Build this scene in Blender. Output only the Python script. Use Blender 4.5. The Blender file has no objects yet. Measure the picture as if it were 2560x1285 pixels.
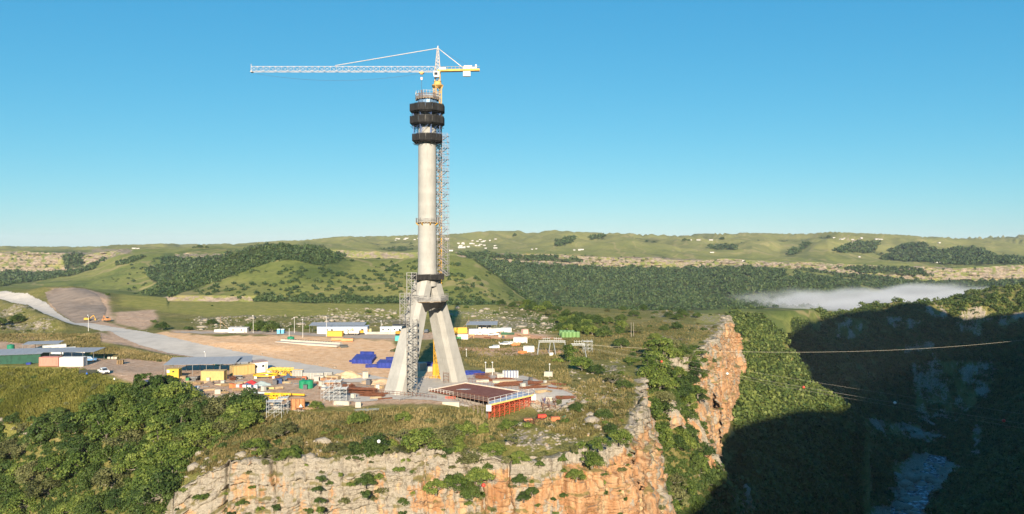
import bpy, bmesh, math, random
import numpy as np
from mathutils import Vector, Matrix
random.seed(7)
rng = np.random.default_rng(7)
S = bpy.context.scene
COL = S.collection
F = 1800.0; CX = 1280.0; HZ = 605.0        # focal length and horizon row of the survey picture
R = math.radians

# ------------------------------------------------------------------ camera, sun, sky
cam = bpy.data.objects.new('camera', bpy.data.cameras.new('camera'))
COL.objects.link(cam); S.camera = cam
cam.rotation_euler = (R(90), 0, 0)
cam.data.sensor_fit = 'HORIZONTAL'; cam.data.sensor_width = 36
cam.data.lens = 36*F/2560; cam.data.shift_y = -(642.5-HZ)/2560
cam.data.clip_start = 1; cam.data.clip_end = 40000
SUN_EL, SUN_DX = R(21.0), -0.05
sdir = Vector((SUN_DX*1.0, 1.0, 0)).normalized()*math.cos(SUN_EL) + Vector((0, 0, -math.sin(SUN_EL)))
sun = bpy.data.objects.new('sun', bpy.data.lights.new('sun', 'SUN')); COL.objects.link(sun)
sun.rotation_euler = sdir.to_track_quat('-Z', 'Y').to_euler()
sun.data.energy = 5.0; sun.data.angle = R(.5); sun.data.color = (1, .86, .66)
W = bpy.data.worlds.new('World'); S.world = W; W.use_nodes = True
sky = W.node_tree.nodes.new('ShaderNodeTexSky'); sky.sky_type = 'NISHITA'; sky.sun_disc = False
sky.sun_elevation = SUN_EL; sky.sun_rotation = math.atan2(-sdir.x, -sdir.y)
sky.altitude = 300; sky.air_density = 1.0; sky.dust_density = 0.0; sky.ozone_density = 2.0
EXPO = 1.08
bg = W.node_tree.nodes['Background']; bg.inputs[1].default_value = .10
sep = W.node_tree.nodes.new('ShaderNodeSeparateColor'); com = W.node_tree.nodes.new('ShaderNodeCombineColor'); W.node_tree.links.new(sky.outputs[0], sep.inputs[0])
for ch, (k, gm) in enumerate([(.0365, 1.15), (.191, .62), (.371, .40)]):       # colour grade per channel, fitted to the wanted sky tones
    pw = W.node_tree.nodes.new('ShaderNodeMath'); pw.operation = 'POWER'; pw.inputs[1].default_value = gm
    ml = W.node_tree.nodes.new('ShaderNodeMath'); ml.operation = 'MULTIPLY'; ml.inputs[1].default_value = k/.10/2**EXPO
    W.node_tree.links.new(sep.outputs[ch], pw.inputs[0]); W.node_tree.links.new(pw.outputs[0], ml.inputs[0]); W.node_tree.links.new(ml.outputs[0], com.inputs[ch])
W.node_tree.links.new(com.outputs[0], bg.inputs[0])
S.view_settings.view_transform = 'Standard'; S.view_settings.look = 'None'
S.view_settings.exposure = EXPO; S.view_settings.gamma = 1
S.cycles.max_bounces = 5; S.cycles.diffuse_bounces = 2; S.cycles.glossy_bounces = 2
S.cycles.transmission_bounces = 3; S.cycles.transparent_max_bounces = 6; S.cycles.volume_bounces = 0
S.cycles.use_denoising = True

# ------------------------------------------------------------------ noise
def hsh(ix, iy, seed=0):
    n = (ix.astype(np.int64)*374761393 + iy.astype(np.int64)*668265263 + seed*974634777) & 0xffffffff
    n = ((n ^ (n >> 13))*1274126177) & 0xffffffff
    return ((n ^ (n >> 16)) & 0xffff)/65535.0
def vn(x, y, seed=0):
    x = np.asarray(x, float); y = np.asarray(y, float)
    ix = np.floor(x); iy = np.floor(y); fx = x-ix; fy = y-iy
    fx = fx*fx*(3-2*fx); fy = fy*fy*(3-2*fy)
    a = hsh(ix, iy, seed); b = hsh(ix+1, iy, seed); c = hsh(ix, iy+1, seed); d = hsh(ix+1, iy+1, seed)
    return (a*(1-fx)+b*fx)*(1-fy) + (c*(1-fx)+d*fx)*fy
def fbm(x, y, o=4, seed=0):
    s = 0; a = .5; f = 1.0
    for k in range(o):
        s = s + a*(vn(x*f, y*f, seed+k*17)*2-1); a *= .5; f *= 2.03
    return s
def sstep(a, b, x):
    t = np.clip((x-a)/(b-a), 0, 1); return t*t*(3-2*t)
def inpoly(px, py, poly):
    px = np.asarray(px, float); py = np.asarray(py, float)
    r = np.zeros(px.shape, bool); n = len(poly)
    for i in range(n):
        x1, y1 = poly[i]; x2, y2 = poly[(i+1) % n]
        if y1 == y2: continue
        c = (y1 > py) != (y2 > py)
        r ^= c & (px < (x2-x1)*(py-y1)/(y2-y1)+x1)
    return r
def seg_dist(X, Y, path):
    d = np.full(np.shape(X), 1e9)
    for (x1, y1), (x2, y2) in zip(path[:-1], path[1:]):
        dx, dy = x2-x1, y2-y1
        t = np.clip(((X-x1)*dx+(Y-y1)*dy)/(dx*dx+dy*dy), 0, 1)
        d = np.minimum(d, np.hypot(X-x1-t*dx, Y-y1-t*dy))
    return d

# ------------------------------------------------------------------ object helpers
def tag(o, label=None, cat=None, group=None, kind=None):
    if label: o['label'] = label
    if cat: o['category'] = cat
    if group: o['group'] = group
    if kind: o['kind'] = kind
    return o
def empty(name, loc, rz=0, label=None, cat=None, group=None):
    o = bpy.data.objects.new(name, None); COL.objects.link(o)
    o.location = loc; o.rotation_euler = (0, 0, rz)
    return tag(o, label, cat, group)
def np_mesh(name, V, Fc, mat, parent=None, smooth=False, attrs=None):
    """V (n,3); Fc (m,k) array of one face size"""
    V = np.ascontiguousarray(V, np.float32); Fc = np.ascontiguousarray(Fc, np.int32)
    me = bpy.data.meshes.new(name); k = Fc.shape[1]
    me.vertices.add(len(V)); me.vertices.foreach_set('co', V.ravel())
    me.loops.add(Fc.size); me.loops.foreach_set('vertex_index', Fc.ravel())
    me.polygons.add(len(Fc)); me.polygons.foreach_set('loop_start', np.arange(0, Fc.size, k, dtype=np.int32))
    if smooth: me.polygons.foreach_set('use_smooth', np.ones(len(Fc), bool))
    for an, av in (attrs or {}).items():
        at = me.attributes.new(an, 'FLOAT', 'POINT'); at.data.foreach_set('value', np.ascontiguousarray(av, np.float32).ravel())
    me.update(calc_edges=True); me.validate()
    if mat: me.materials.append(mat)
    o = bpy.data.objects.new(name, me); COL.objects.link(o); o.parent = parent
    return o
def grid_faces(nr, nc, keep=None):
    i = np.arange(nr*nc).reshape(nr, nc)
    f = np.stack([i[:-1, :-1], i[:-1, 1:], i[1:, 1:], i[1:, :-1]], -1)
    return f[keep] if keep is not None else f.reshape(-1, 4)
class MB:
    """collects boxes, beams, tubes into ONE mesh object"""
    def __init__(s): s.v = []; s.f = []
    def add(s, vs, fs):
        n = len(s.v); s.v += [tuple(p) for p in vs]; s.f += [tuple(i+n for i in f) for f in fs]; return s
    def box(s, c, d, rz=0, rx=0, taper=1.0):
        x, y, z = d[0]/2, d[1]/2, d[2]/2; M = Matrix.Rotation(rz, 3, 'Z') @ Matrix.Rotation(rx, 3, 'X'); c = Vector(c)
        P = [(-x, -y, -z), (x, -y, -z), (x, y, -z), (-x, y, -z), (-x*taper, -y*taper, z), (x*taper, -y*taper, z), (x*taper, y*taper, z), (-x*taper, y*taper, z)]
        return s.add([M @ Vector(p)+c for p in P], [(3, 2, 1, 0), (4, 5, 6, 7), (0, 1, 5, 4), (1, 2, 6, 5), (2, 3, 7, 6), (3, 0, 4, 7)])
    def beam(s, a, b, w, h=None):
        a = Vector(a); b = Vector(b); d = (b-a)
        if d.length < 1e-6: return s
        d.normalize(); u = d.cross(Vector((0, 0, 1)))
        if u.length < 1e-3: u = Vector((1, 0, 0))
        u.normalize(); t = u.cross(d); h = h or w; u = u*w/2; t = t*h/2
        return s.add([a-u-t, a+u-t, a+u+t, a-u+t, b-u-t, b+u-t, b+u+t, b-u+t],
                     [(0, 1, 2, 3), (7, 6, 5, 4), (0, 4, 5, 1), (1, 5, 6, 2), (2, 6, 7, 3), (3, 7, 4, 0)])
    def tube(s, a, b, r, r2=None, n=8, cap=True):
        a = Vector(a); b = Vector(b); d = (b-a).normalized(); r2 = r if r2 is None else r2
        u = d.cross(Vector((0, 0, 1)));
        if u.length < 1e-3: u = Vector((1, 0, 0))
        u.normalize(); t = d.cross(u); V = []
        for p, q in ((a, r), (b, r2)):
            for k in range(n):
                g = 2*math.pi*k/n; V.append(p+u*math.cos(g)*q+t*math.sin(g)*q)
        f = [(k, (k+1) % n, n+(k+1) % n, n+k) for k in range(n)]
        if cap: f += [tuple(range(n-1, -1, -1)), tuple(range(n, 2*n))]
        return s.add(V, f)
    def lathe(s, prof, c=(0, 0, 0), n=20):
        V = []
        for (r, z) in prof:
            for k in range(n):
                g = 2*math.pi*k/n; V.append((c[0]+r*math.cos(g), c[1]+r*math.sin(g), c[2]+z))
        f = [(i*n+k, i*n+(k+1) % n, (i+1)*n+(k+1) % n, (i+1)*n+k) for i in range(len(prof)-1) for k in range(n)]
        f += [tuple(range(n-1, -1, -1)), tuple(range((len(prof)-1)*n, len(prof)*n))]
        return s.add(V, f)
    def prism(s, poly, y0, y1, axis='Y'):
        """extrude an (x,z) outline along y (or an (x,y) outline along z)"""
        n = len(poly)
        if axis == 'Y': V = [(p[0], y0, p[1]) for p in poly]+[(p[0], y1, p[1]) for p in poly]
        else: V = [(p[0], p[1], y0) for p in poly]+[(p[0], p[1], y1) for p in poly]
        return s.add(V, [tuple(range(n-1, -1, -1)), tuple(range(n, 2*n))]+[(k, (k+1) % n, n+(k+1) % n, n+k) for k in range(n)])
    def sheet(s, pts): return s.add(pts, [tuple(range(len(pts)))])
    def build(s, name, mat, parent=None, loc=None, rz=None, smooth=False):
        me = bpy.data.meshes.new(name); me.from_pydata(s.v, [], s.f)
        bm = bmesh.new(); bm.from_mesh(me); bmesh.ops.recalc_face_normals(bm, faces=bm.faces); bm.to_mesh(me); bm.free()
        if smooth:
            for p in me.polygons: p.use_smooth = True
            try: me.set_sharp_from_angle(angle=R(40))
            except Exception: pass
        if mat: me.materials.append(mat)
        o = bpy.data.objects.new(name, me); COL.objects.link(o); o.parent = parent
        if loc is not None: o.location = loc
        if rz is not None: o.rotation_euler = (0, 0, rz)
        return o
def kids(o): return [c for c in COL.objects if c.parent == o]
KID = {}
def copy_tree(o, loc, rz=0, label=None, group=None, scale=None):
    def rec(q, par):
        c = q.copy(); COL.objects.link(c); c.parent = par
        for ch in KID.get(q.name) or kids(q): rec(ch, c)
        return c
    r = rec(o, None); r.location = loc; r.rotation_euler = (0, 0, rz)
    if scale: r.scale = (scale, scale, scale) if isinstance(scale, (int, float)) else scale
    if label: r['label'] = label
    if group: r['group'] = group
    return r

# ------------------------------------------------------------------ materials
class NT:
    def __init__(s, name, rough=.9, spec=.2):
        s.m = bpy.data.materials.new(name); s.m.use_nodes = True; s.t = s.m.node_tree
        s.b = s.t.nodes['Principled BSDF']; s.b.inputs['Roughness'].default_value = rough
        s.b.inputs['Specular IOR Level'].default_value = spec
        s.geo = None
    def n(s, typ, **kw):
        x = s.t.nodes.new(typ)
        for k, v in kw.items(): setattr(x, k, v)
        return x
    def ln(s, a, b): s.t.links.new(a, b); return s
    def pos(s, scale=(1, 1, 1), obj=False):
        g = s.n('ShaderNodeTexCoord').outputs['Object'] if obj else s.n('ShaderNodeNewGeometry').outputs['Position']
        mp = s.n('ShaderNodeMapping'); mp.inputs['Scale'].default_value = scale; s.ln(g, mp.inputs[0]); return mp.outputs[0]
    def noise(s, scale, vec=None, detail=4, rough=.6):
        x = s.n('ShaderNodeTexNoise'); x.inputs['Scale'].default_value = scale
        x.inputs['Detail'].default_value = detail; x.inputs['Roughness'].default_value = rough
        if vec is None: vec = s.pos()
        s.ln(vec, x.inputs['Vector']); return x.outputs['Fac']
    def ramp(s, fac, stops, interp='LINEAR'):
        x = s.n('ShaderNodeValToRGB'); e = x.color_ramp.elements; x.color_ramp.interpolation = interp
        while len(e) < len(stops): e.new(.5)
        for q, (p, c) in zip(e, stops):
            q.position = p; q.color = (*c, 1) if hasattr(c, '__len__') else (c, c, c, 1)
        s.ln(fac, x.inputs[0]); return x.outputs[0]
    def mix(s, fac, a, b, mode='MIX'):
        x = s.n('ShaderNodeMix', data_type='RGBA', blend_type=mode)
        for v, i in ((fac, 0), (a, 6), (b, 7)):
            if hasattr(v, 'links') or isinstance(v, bpy.types.NodeSocket): s.ln(v, x.inputs[i])
            elif i == 0: x.inputs[0].default_value = v
            else: x.inputs[i].default_value = (*v, 1)
        return x.outputs[2]
    def attr(s, name): 
        x = s.n('ShaderNodeAttribute'); x.attribute_name = name; return x.outputs['Fac']
    def mth(s, op, a, b=0.0):
        x = s.n('ShaderNodeMath', operation=op)
        for v, i in ((a, 0), (b, 1)):
            if isinstance(v, bpy.types.NodeSocket): s.ln(v, x.inputs[i])
            else: x.inputs[i].default_value = v
        return x.outputs[0]
    def col(s, c): s.ln(c, s.b.inputs['Base Color']) if isinstance(c, bpy.types.NodeSocket) else setattr(s.b.inputs['Base Color'], 'default_value', (*c, 1)); return s
    def bump(s, h, dist=.1, strength=.6):
        x = s.n('ShaderNodeBump'); x.inputs['Distance'].default_value = dist; x.inputs['Strength'].default_value = strength
        s.ln(h, x.inputs['Height']); s.ln(x.outputs[0], s.b.inputs['Normal']); return s
MC = {}
def paint(c, rough=.6, var=.25, scale=.8, spec=.3, metal=0):
    """weathered plain paint / plastic / steel: base colour broken by dirt noise"""
    key = (c, rough, var, scale, metal)
    if key in MC: return MC[key]
    n = NT('paint', rough, spec); n.b.inputs['Metallic'].default_value = metal
    f = n.noise(scale, n.pos((1, 1, .5)), 5, .7)
    d = tuple(max(0, q*(1-var)) for q in c); e = tuple(min(1, q*(1+var*.5)) for q in c)
    n.col(n.ramp(f, [(.3, d), (.55, c), (.75, e)])); MC[key] = n.m
    return n.m
def corrugated(c, pitch=.3, dirt=(.25, .15, .09), amt=.35):
    key = ('corr', c, pitch, amt)
    if key in MC: return MC[key]
    n = NT('corrugated_steel', .55, .3)
    f = n.noise(1.3, n.pos((1, 1, .35)), 5, .75)
    base = n.mix(n.ramp(f, [(.5, 0.0), (.8, amt)]), c, dirt)
    w = n.n('ShaderNodeTexWave'); w.inputs['Scale'].default_value = 1.0/pitch*.32; w.bands_direction = 'DIAGONAL'
    n.ln(n.pos((1, 1, 0), True), w.inputs['Vector'])
    n.col(base); n.bump(w.outputs['Fac'], .06, .8); MC[key] = n.m
    return n.m

def m_ground():
    n = NT('veld_ground', .95, .1)
    big = n.noise(.022, None, 5, .6); mid = n.noise(.16, None, 5, .65); fine = n.noise(1.6, None, 4, .7)
    g1 = n.ramp(mid, [(.25, (.13, .13, .036)), (.5, (.25, .215, .075)), (.75, (.37, .29, .13))])
    g2 = n.ramp(mid, [(.3, (.12, .135, .032)), (.7, (.25, .225, .068))])
    g = n.mix(n.ramp(big, [(.42, 0.0), (.58, 1.0)]), g1, g2)
    g = n.mix(n.ramp(fine, [(.35, .75), (.65, 0.0)]), g, (.055, .058, .018))
    g = n.mix(n.mth('MULTIPLY', n.attr('lush'), .75), g, n.ramp(mid, [(.3, (.18, .19, .042)), (.7, (.32, .28, .075))]))
    sand = n.ramp(n.noise(.35, None, 6, .7), [(.25, (.50, .27, .13)), (.5, (.66, .42, .24)), (.75, (.74, .53, .35))])
    dirt = n.ramp(n.noise(.5, None, 6, .7), [(.25, (.28, .165, .10)), (.5, (.44, .30, .205)), (.78, (.56, .43, .32))])
    rock = n.ramp(n.noise(.9, None, 6, .7), [(.3, (.07, .06, .045)), (.45, (.22, .185, .145)), (.62, (.36, .305, .245)), (.8, (.44, .38, .305))])
    c = n.mix(n.mth('MINIMUM', n.mth('MULTIPLY', n.attr('dirt'), n.ramp(n.noise(.6, None, 5, .7), [(.2, .7), (.5, 1.2)])), 1.0), g, dirt)
    c = n.mix(n.attr('sand'), c, sand)
    rk = n.ramp(n.mth('ADD', n.mth('MULTIPLY', n.attr('rock'), 1.0), n.mth('MULTIPLY', n.mth('SUBTRACT', n.noise(.45, None, 6, .72), .5), 2.6)), [(.45, 0.0), (.6, 1.0)])
    rk = n.mth('MULTIPLY', rk, n.ramp(n.attr('rock'), [(0, 0.0), (.1, 1.0)]))
    c = n.mix(rk, c, rock)
    n.col(c); n.bump(n.mth('ADD', fine, n.mth('MULTIPLY', mid, 2.0)), .5, .7); return n.m
def m_rock():
    n = NT('sandstone', .92, .15)
    st = n.noise(1.0, n.pos((.55, .55, .05)), 5, .6)          # vertical mineral streaks
    blo = n.noise(.16, n.pos((1, 1, .8)), 4, .6); fine = n.noise(2.2, None, 6, .75); strata = n.noise(1.0, n.pos((.10, .10, 1.3)), 5, .7)
    pale = n.ramp(fine, [(.25, (.09, .08, .065)), (.42, (.25, .22, .175)), (.6, (.35, .31, .255)), (.8, (.43, .385, .32))])
    org = n.ramp(st, [(.3, (.24, .105, .042)), (.48, (.37, .205, .105)), (.6, (.42, .27, .155)), (.72, (.45, .36, .21))])
    msk = n.mth('ADD', n.mth('MULTIPLY', n.attr('iron'), 1.0), n.mth('MULTIPLY', n.mth('SUBTRACT', blo, .5), 2.2))
    msk = n.mth('ADD', msk, n.mth('MULTIPLY', n.mth('SUBTRACT', st, .5), 1.4))
    c = n.mix(n.ramp(msk, [(.38, 0.0), (.55, 1.0)]), pale, org)
    yel = n.ramp(n.noise(1.0, n.pos((.8, .8, .09)), 4, .6), [(.64, 0.0), (.69, .85)])
    c = n.mix(n.mth('MULTIPLY', yel, n.attr('iron')), c, (.42, .30, .07))
    c = n.mix(n.ramp(strata, [(.34, .8), (.42, 0.0)]), c, (.085, .065, .05))
    c = n.mix(n.ramp(n.noise(1.0, n.pos((.7, .7, .22)), 6, .75), [(.36, .75), (.45, 0.0)]), c, (.11, .085, .065))
    c = n.mix(n.attr('veg'), c, n.ramp(n.noise(.8, None, 5, .7), [(.3, (.07, .075, .02)), (.7, (.21, .17, .065))]))
    n.col(c); n.bump(n.mth('ADD', fine, n.mth('MULTIPLY', strata, 1.5)), .35, .8); return n.m
def m_hills():
    n = NT('hill_grass', .95, .05)
    big = n.noise(.0042, None, 6, .6); mid = n.noise(.02, None, 6, .65); fine = n.noise(.12, None, 5, .7)
    g = n.ramp(big, [(.3, (.095, .130, .030)), (.5, (.165, .180, .048)), (.7, (.26, .22, .085))])
    g = n.mix(.5, g, n.ramp(mid, [(.3, (.085, .125, .028)), (.55, (.18, .185, .052)), (.8, (.28, .235, .10))]))
    g = n.mix(n.ramp(n.noise(.0065, n.pos((1, .45, 2)), 7, .68), [(.50, 0.0), (.60, .8)]), g, (.060, .088, .024))
    g = n.mix(n.ramp(fine, [(.34, .5), (.5, 0.0)]), g, (.04, .055, .016))
    pth = n.noise(.006, n.pos((1, .6, 1)), 3, .5); g = n.mix(n.ramp(pth, [(.485, 0.0), (.497, .55), (.503, .55), (.515, 0.0)]), g, (.30, .235, .12))
    g = n.mix(n.mth('MULTIPLY', n.attr('dry'), .45), g, (.26, .235, .10))
    rock = n.ramp(n.noise(.10, n.pos((1, 1, 2.2)), 6, .75), [(.3, (.06, .055, .035)), (.45, (.18, .145, .11)), (.6, (.30, .24, .185)), (.8, (.36, .265, .18))])
    rk = n.mth('ADD', n.attr('rock'), n.mth('MULTIPLY', n.mth('SUBTRACT', n.noise(.05, n.pos((1, 1, 2)), 6, .75), .5), 2.4))
    rk = n.mth('MULTIPLY', n.ramp(rk, [(.5, 0.0), (.6, 1.0)]), n.ramp(n.attr('rock'), [(0, 0.0), (.15, 1.0)]))
    g = n.mix(rk, g, rock)
    g = n.mix(n.attr('wood'), g, n.ramp(fine, [(.3, (.012, .022, .008)), (.7, (.035, .05, .016))]))
    n.col(g); n.bump(n.mth('ADD', n.mth('MULTIPLY', fine, .4), mid), 3.0, .5); return n.m
def m_leaf(name, dark, mid, lite, trans=.25):
    n = NT(name, .6, .25)
    oi = n.n('ShaderNodeObjectInfo')
    t = n.mth('ADD', n.mth('MULTIPLY', n.attr('tint'), .7), n.mth('MULTIPLY', oi.outputs['Random'], .45))
    c = n.ramp(t, [(.1, dark), (.5, mid), (1.0, lite)])
    n.col(c)
    tr = n.n('ShaderNodeBsdfTranslucent'); n.ln(c, tr.inputs[0])
    mx = n.n('ShaderNodeMixShader'); mx.inputs[0].default_value = trans
    n.ln(n.b.outputs[0], mx.inputs[1]); n.ln(tr.outputs[0], mx.inputs[2])
    n.ln(mx.outputs[0], n.t.nodes['Material Output'].inputs[0]); return n.m
def m_concrete(name, c, bands=False, sc=.5):
    n = NT(name, .85, .25)
    f = n.noise(sc, n.pos((1, 1, .35)), 6, .7); g = n.noise(4, None, 4, .6)
    a = n.ramp(f, [(.3, tuple(q*.78 for q in c)), (.5, c), (.7, tuple(min(1, q*1.1) for q in c))])
    a = n.mix(n.ramp(g, [(.3, .18), (.6, 0.0)]), a, tuple(q*.6 for q in c))
    if bands:
        sx = n.n('ShaderNodeSeparateXYZ'); n.ln(n.pos(), sx.inputs[0])
        z = n.mth('FRACT', n.mth('MULTIPLY', sx.outputs[2], 1/4.2))
        a = n.mix(n.ramp(z, [(0, .30), (.03, 0.0), (.97, 0.0), (1, .30)]), a, tuple(q*.68 for q in c))
        lift = n.noise(1, n.pos((.02, .02, .24)), 1, .5)
        a = n.mix(n.ramp(lift, [(.4, .35), (.6, 0.0)]), a, tuple(q*.72 for q in c))
        stn = n.noise(1, n.pos((.9, .9, .035)), 5, .7); a = n.mix(n.ramp(stn, [(.55, 0.0), (.72, .5)]), a, tuple(q*.62 for q in c))
    n.col(a); n.bump(f, .05, .4); return n.m
# ------------------------------------------------------------------ terrain
def P3(px, py, z): Y = -z*F/(py-HZ); return ((px-CX)/F*Y, Y, z)
def PY(px, Y, z): return ((px-CX)/F*Y, Y, z)
UP = [P3(*p) for p in [
 (1065,975,-51),(1200,950,-51),(1300,930,-51),(1400,985,-51.5),(1440,1000,-52),(1000,990,-51),(950,1010,-51.5),
 (600,960,-51),(450,960,-51),(750,990,-51.2),(330,925,-50.6),(520,1005,-51.6),(380,960,-51),
 (100,905,-50.4),(0,905,-50.4),(200,890,-50.2),(50,850,-49.5),(150,860,-49.5),(-200,880,-50),(-400,840,-48),
 (300,830,-50),(500,875,-51),(800,925,-51),(1000,945,-51),(250,840,-50.2),(400,890,-51),
 (700,870,-50.5),(900,862,-50.5),(560,850,-49.2),(800,848,-49.5),
 (500,830,-49.2),(700,828,-49.6),(900,830,-50),(1200,838,-50),(1080,835,-50),
 (400,765,-49),(700,775,-49.5),(900,780,-49),(1200,785,-47),(1330,800,-47.5),
 (200,730,-46.5),(300,738,-48.5),(400,744,-49.5),(600,752,-50.5),(900,760,-51),(1150,764,-51.5),(1300,762,-50),
 (1400,800,-49.5),(1500,772,-49),(1600,785,-48),(1690,790,-46.5),(1750,800,-47),(1800,822,-50),
 (1420,845,-50.5),(1500,865,-50.6),(1650,860,-49.5),(1750,845,-49.5),(1560,905,-51.5),(1640,880,-51.5),(1300,880,-50.8),(1420,900,-51),
 (0,729,-42.5),(100,768,-46),(200,808,-49),(-200,700,-40),(60,735,-43),(150,737,-44.5),(250,760,-47.5),
 (40,795,-46),(130,825,-49),(-150,790,-45),
 (150,925,-50.7),(0,935,-51.5),(300,978,-52.5),(100,1020,-57),(0,1000,-57),(250,1040,-57),(-200,980,-56),
 (100,1150,-72),(300,1150,-66),(0,1285,-92),(200,1285,-83),(350,1285,-76),(0,1150,-76),(420,1200,-64),(-200,1200,-85),(430,1080,-56.5),
 (500,1040,-53),(700,1040,-52.6),(900,1040,-52.2),(1100,1050,-52.2),(1240,1048,-54.2),(1330,1040,-54.6),(1390,1040,-54.2),
 (500,1150,-58),(640,1100,-55),(800,1160,-58.5),(1050,1150,-57.6),(1200,1120,-56),(1350,1090,-55.6),(900,1100,-55),
 (1450,1050,-54),(1500,980,-52.3),(1490,1030,-53)]]
UP += [PY(px, 720, -84) for px in range(-400, 1500, 200)] + [PY(1500,720,-80),PY(1650,700,-78),PY(1800,560,-58),PY(1740,640,-66)]
UP += [PY(px, 150, -95) for px in range(-400, 500, 150)] + [PY(px, 160, -66) for px in range(600, 1700, 200)]
LO = [PY(*p) for p in [
 (300,175,-104),(600,175,-104),(1000,175,-104),(1500,180,-104),(1650,200,-112),(1000,130,-118),
 (1700,310,-62),(1690,280,-74),(1690,240,-94),(1700,205,-108),(1660,300,-66),(1740,300,-72),(1640,240,-98),
 (1790,345,-100),(1840,375,-110),(1850,450,-104),(1860,530,-86),(1800,310,-108),(1750,270,-98),(1900,400,-122),
 (1900,560,-98),(2000,560,-114),(2130,565,-131),(1950,480,-124),(2000,450,-142),(1850,410,-120),(1800,280,-122),(2100,500,-168),
 (1880,620,-86),(1960,640,-108),(2050,680,-132),
 (1700,780,-90),(1745,720,-82),(1600,720,-90),(1745,660,-78),(1780,680,-78),(1850,640,-70),(1900,690,-75),(2000,770,-84),(1800,620,-64),
 (2270,569,-215),(2330,685,-215),(2190,480,-215),(2390,780,-214),(2330,840,-214),(2230,620,-206),(2150,640,-180),(2260,720,-200),(2200,800,-200),
 (2100,400,-212),(1900,250,-205),(2000,330,-212),(1500,60,-205),(1900,200,-190),
 (2450,790,-200),(2540,720,-190),(2480,610,-192),(2600,560,-160),(2700,500,-110),(2900,520,-60),(2500,480,-180),(2750,700,-110),
 (2400,900,-130),(2200,890,-128),(2030,830,-122),(1960,760,-142),(2200,820,-186),(2400,870,-168),(2560,850,-130),(2300,865,-196),
 (1890,870,-99),(2000,900,-95),(2100,920,-90),(2200,935,-86),(2300,950,-80),(2430,965,-72),(2560,985,-60),(2700,985,-48),(2950,985,-38),(1950,970,-108),(2050,985,-104),(2150,1000,-102),(2250,1010,-98),(2350,1020,-92),(1880,760,-84),
 (2560,925,-72),(2430,920,-84),(2300,910,-96),
 (1950,1060,-110),(2300,1060,-95),(2700,1060,-60)]]
def tps(pts, lam=20.):
    p = np.array(pts, float)/[100, 100, 1]; n = len(p)
    def K(a, b):
        r2 = ((a[:, None, :]-b[None])**2).sum(-1); return .5*r2*np.log(r2+1e-9)
    A = np.zeros((n+3, n+3)); A[:n, :n] = K(p[:, :2], p[:, :2])+np.eye(n)*lam/1000.
    A[:n, n] = 1; A[:n, n+1:] = p[:, :2]; A[n:, :n] = A[:n, n:].T
    w = np.linalg.solve(A, np.r_[p[:, 2], 0, 0, 0])
    def f(X, Y):
        q = np.stack([np.ravel(X), np.ravel(Y)], -1)/100.; out = np.empty(len(q))
        for i in range(0, len(q), 40000):
            c = q[i:i+40000]; out[i:i+40000] = K(c, p[:, :2]) @ w[:n] + w[n] + c @ w[n+1:]
        return out.reshape(np.shape(X))
    return f
fUP = tps(UP); fLO = tps(LO)
RIM = [((px-CX)/F*Y, Y) for px, Y in [(395,178),(425,184),(600,188),(800,190),(1000,191),(1150,190),(1300,189),(1400,191),(1480,194),(1555,205),(1600,232),(1606,262),(1612,292),(1640,316),(1690,322),(1735,324),(1752,342),(1786,376),(1808,440),(1818,540),(1795,625)]]
RIMPOLY = RIM + [((1745-CX)/F*690, 690), (180, 2500), (-2500, 2500), (-2500, 60), (-150, 60), (-130, 150)]
# man-made zones, as outlines in the survey picture laid down on the ground
ROADPIX = [(-40,716),(30,738),(110,772),(190,800),(260,803),(330,826),(420,858),(560,882),(700,905),(860,931),(985,948),(1000,972),(860,962),(700,928),(560,912),(420,893),(330,868),(235,818),(140,802),(95,778),(40,748),(-40,728)]
SANDPIX = [(405,828),(560,840),(720,838),(800,842),(900,848),(980,850),(1000,880),(1010,905),(1100,925),(1090,946),(985,948),(860,931),(700,905),(560,882),(420,858),(330,832),(380,836)]
ACCPIX = [(430,826),(640,826),(800,832),(1000,830),(1120,830),(1300,830),(1395,840),(1300,842),(1120,844),(1000,850),(800,842),(640,834),(430,832)]
YARDPIX = [(225,903),(330,895),(430,915),(520,905),(700,915),(870,945),(985,955),(1010,1000),(900,1015),(760,1015),(640,1003),(520,1008),(430,985),(345,960),(300,945),(235,922)]
PADPIX = [(985,948),(1110,940),(1190,930),(1290,938),(1370,950),(1420,975),(1450,1000),(1440,1020),(1380,1010),(1330,1000),(1150,1008),(1000,1010),(870,1006),(820,990),(880,975)]
DIRTPIX = [[(-60,838),(80,838),(150,850),(60,878),(-60,880)],[(240,838),(330,848),(310,872),(250,862)],[(520,1003),(660,1000),(780,1020),(640,1030),(500,1030),(440,1000)],
 [(1190,880),(1300,868),(1420,880),(1330,888),(1210,890)],[(1100,868),(1240,870),(1240,876),(1100,876)],[(120,890),(420,905),(420,918),(230,925),(100,912)],[(130,735),(215,733),(265,742),(285,800),(215,800),(120,760)],[(290,780),(385,775),(395,800),(360,825),(290,808)]]
ROCKPIX = [[(1130,770),(1300,770),(1400,800),(1400,830),(1300,838),(1180,800),(1120,790)],[(820,770),(1040,772),(1060,815),(900,815),(800,795)],[(-20,770),(80,772),(150,815),(120,840),(-20,835)],[(480,792),(900,785),(900,815),(480,825)],[(1640,830),(1830,810),(1840,880),(1760,900),(1640,880)],
 [(1420,900),(1560,900),(1590,1100),(1440,1120),(1330,1130),(1230,1090),(1300,1060),(1420,1060)],[(450,1110),(1100,1090),(1240,1120),(1240,1200),(450,1200)],[(-40,1030),(80,1000),(110,1100),(-40,1110)],[(1600,770),(1800,780),(1830,830),(1700,820)]]
nPX = np.arange(-500, 3001, 3.0); nYY = np.exp(np.arange(math.log(128), math.log(1090), .0052))
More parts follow.
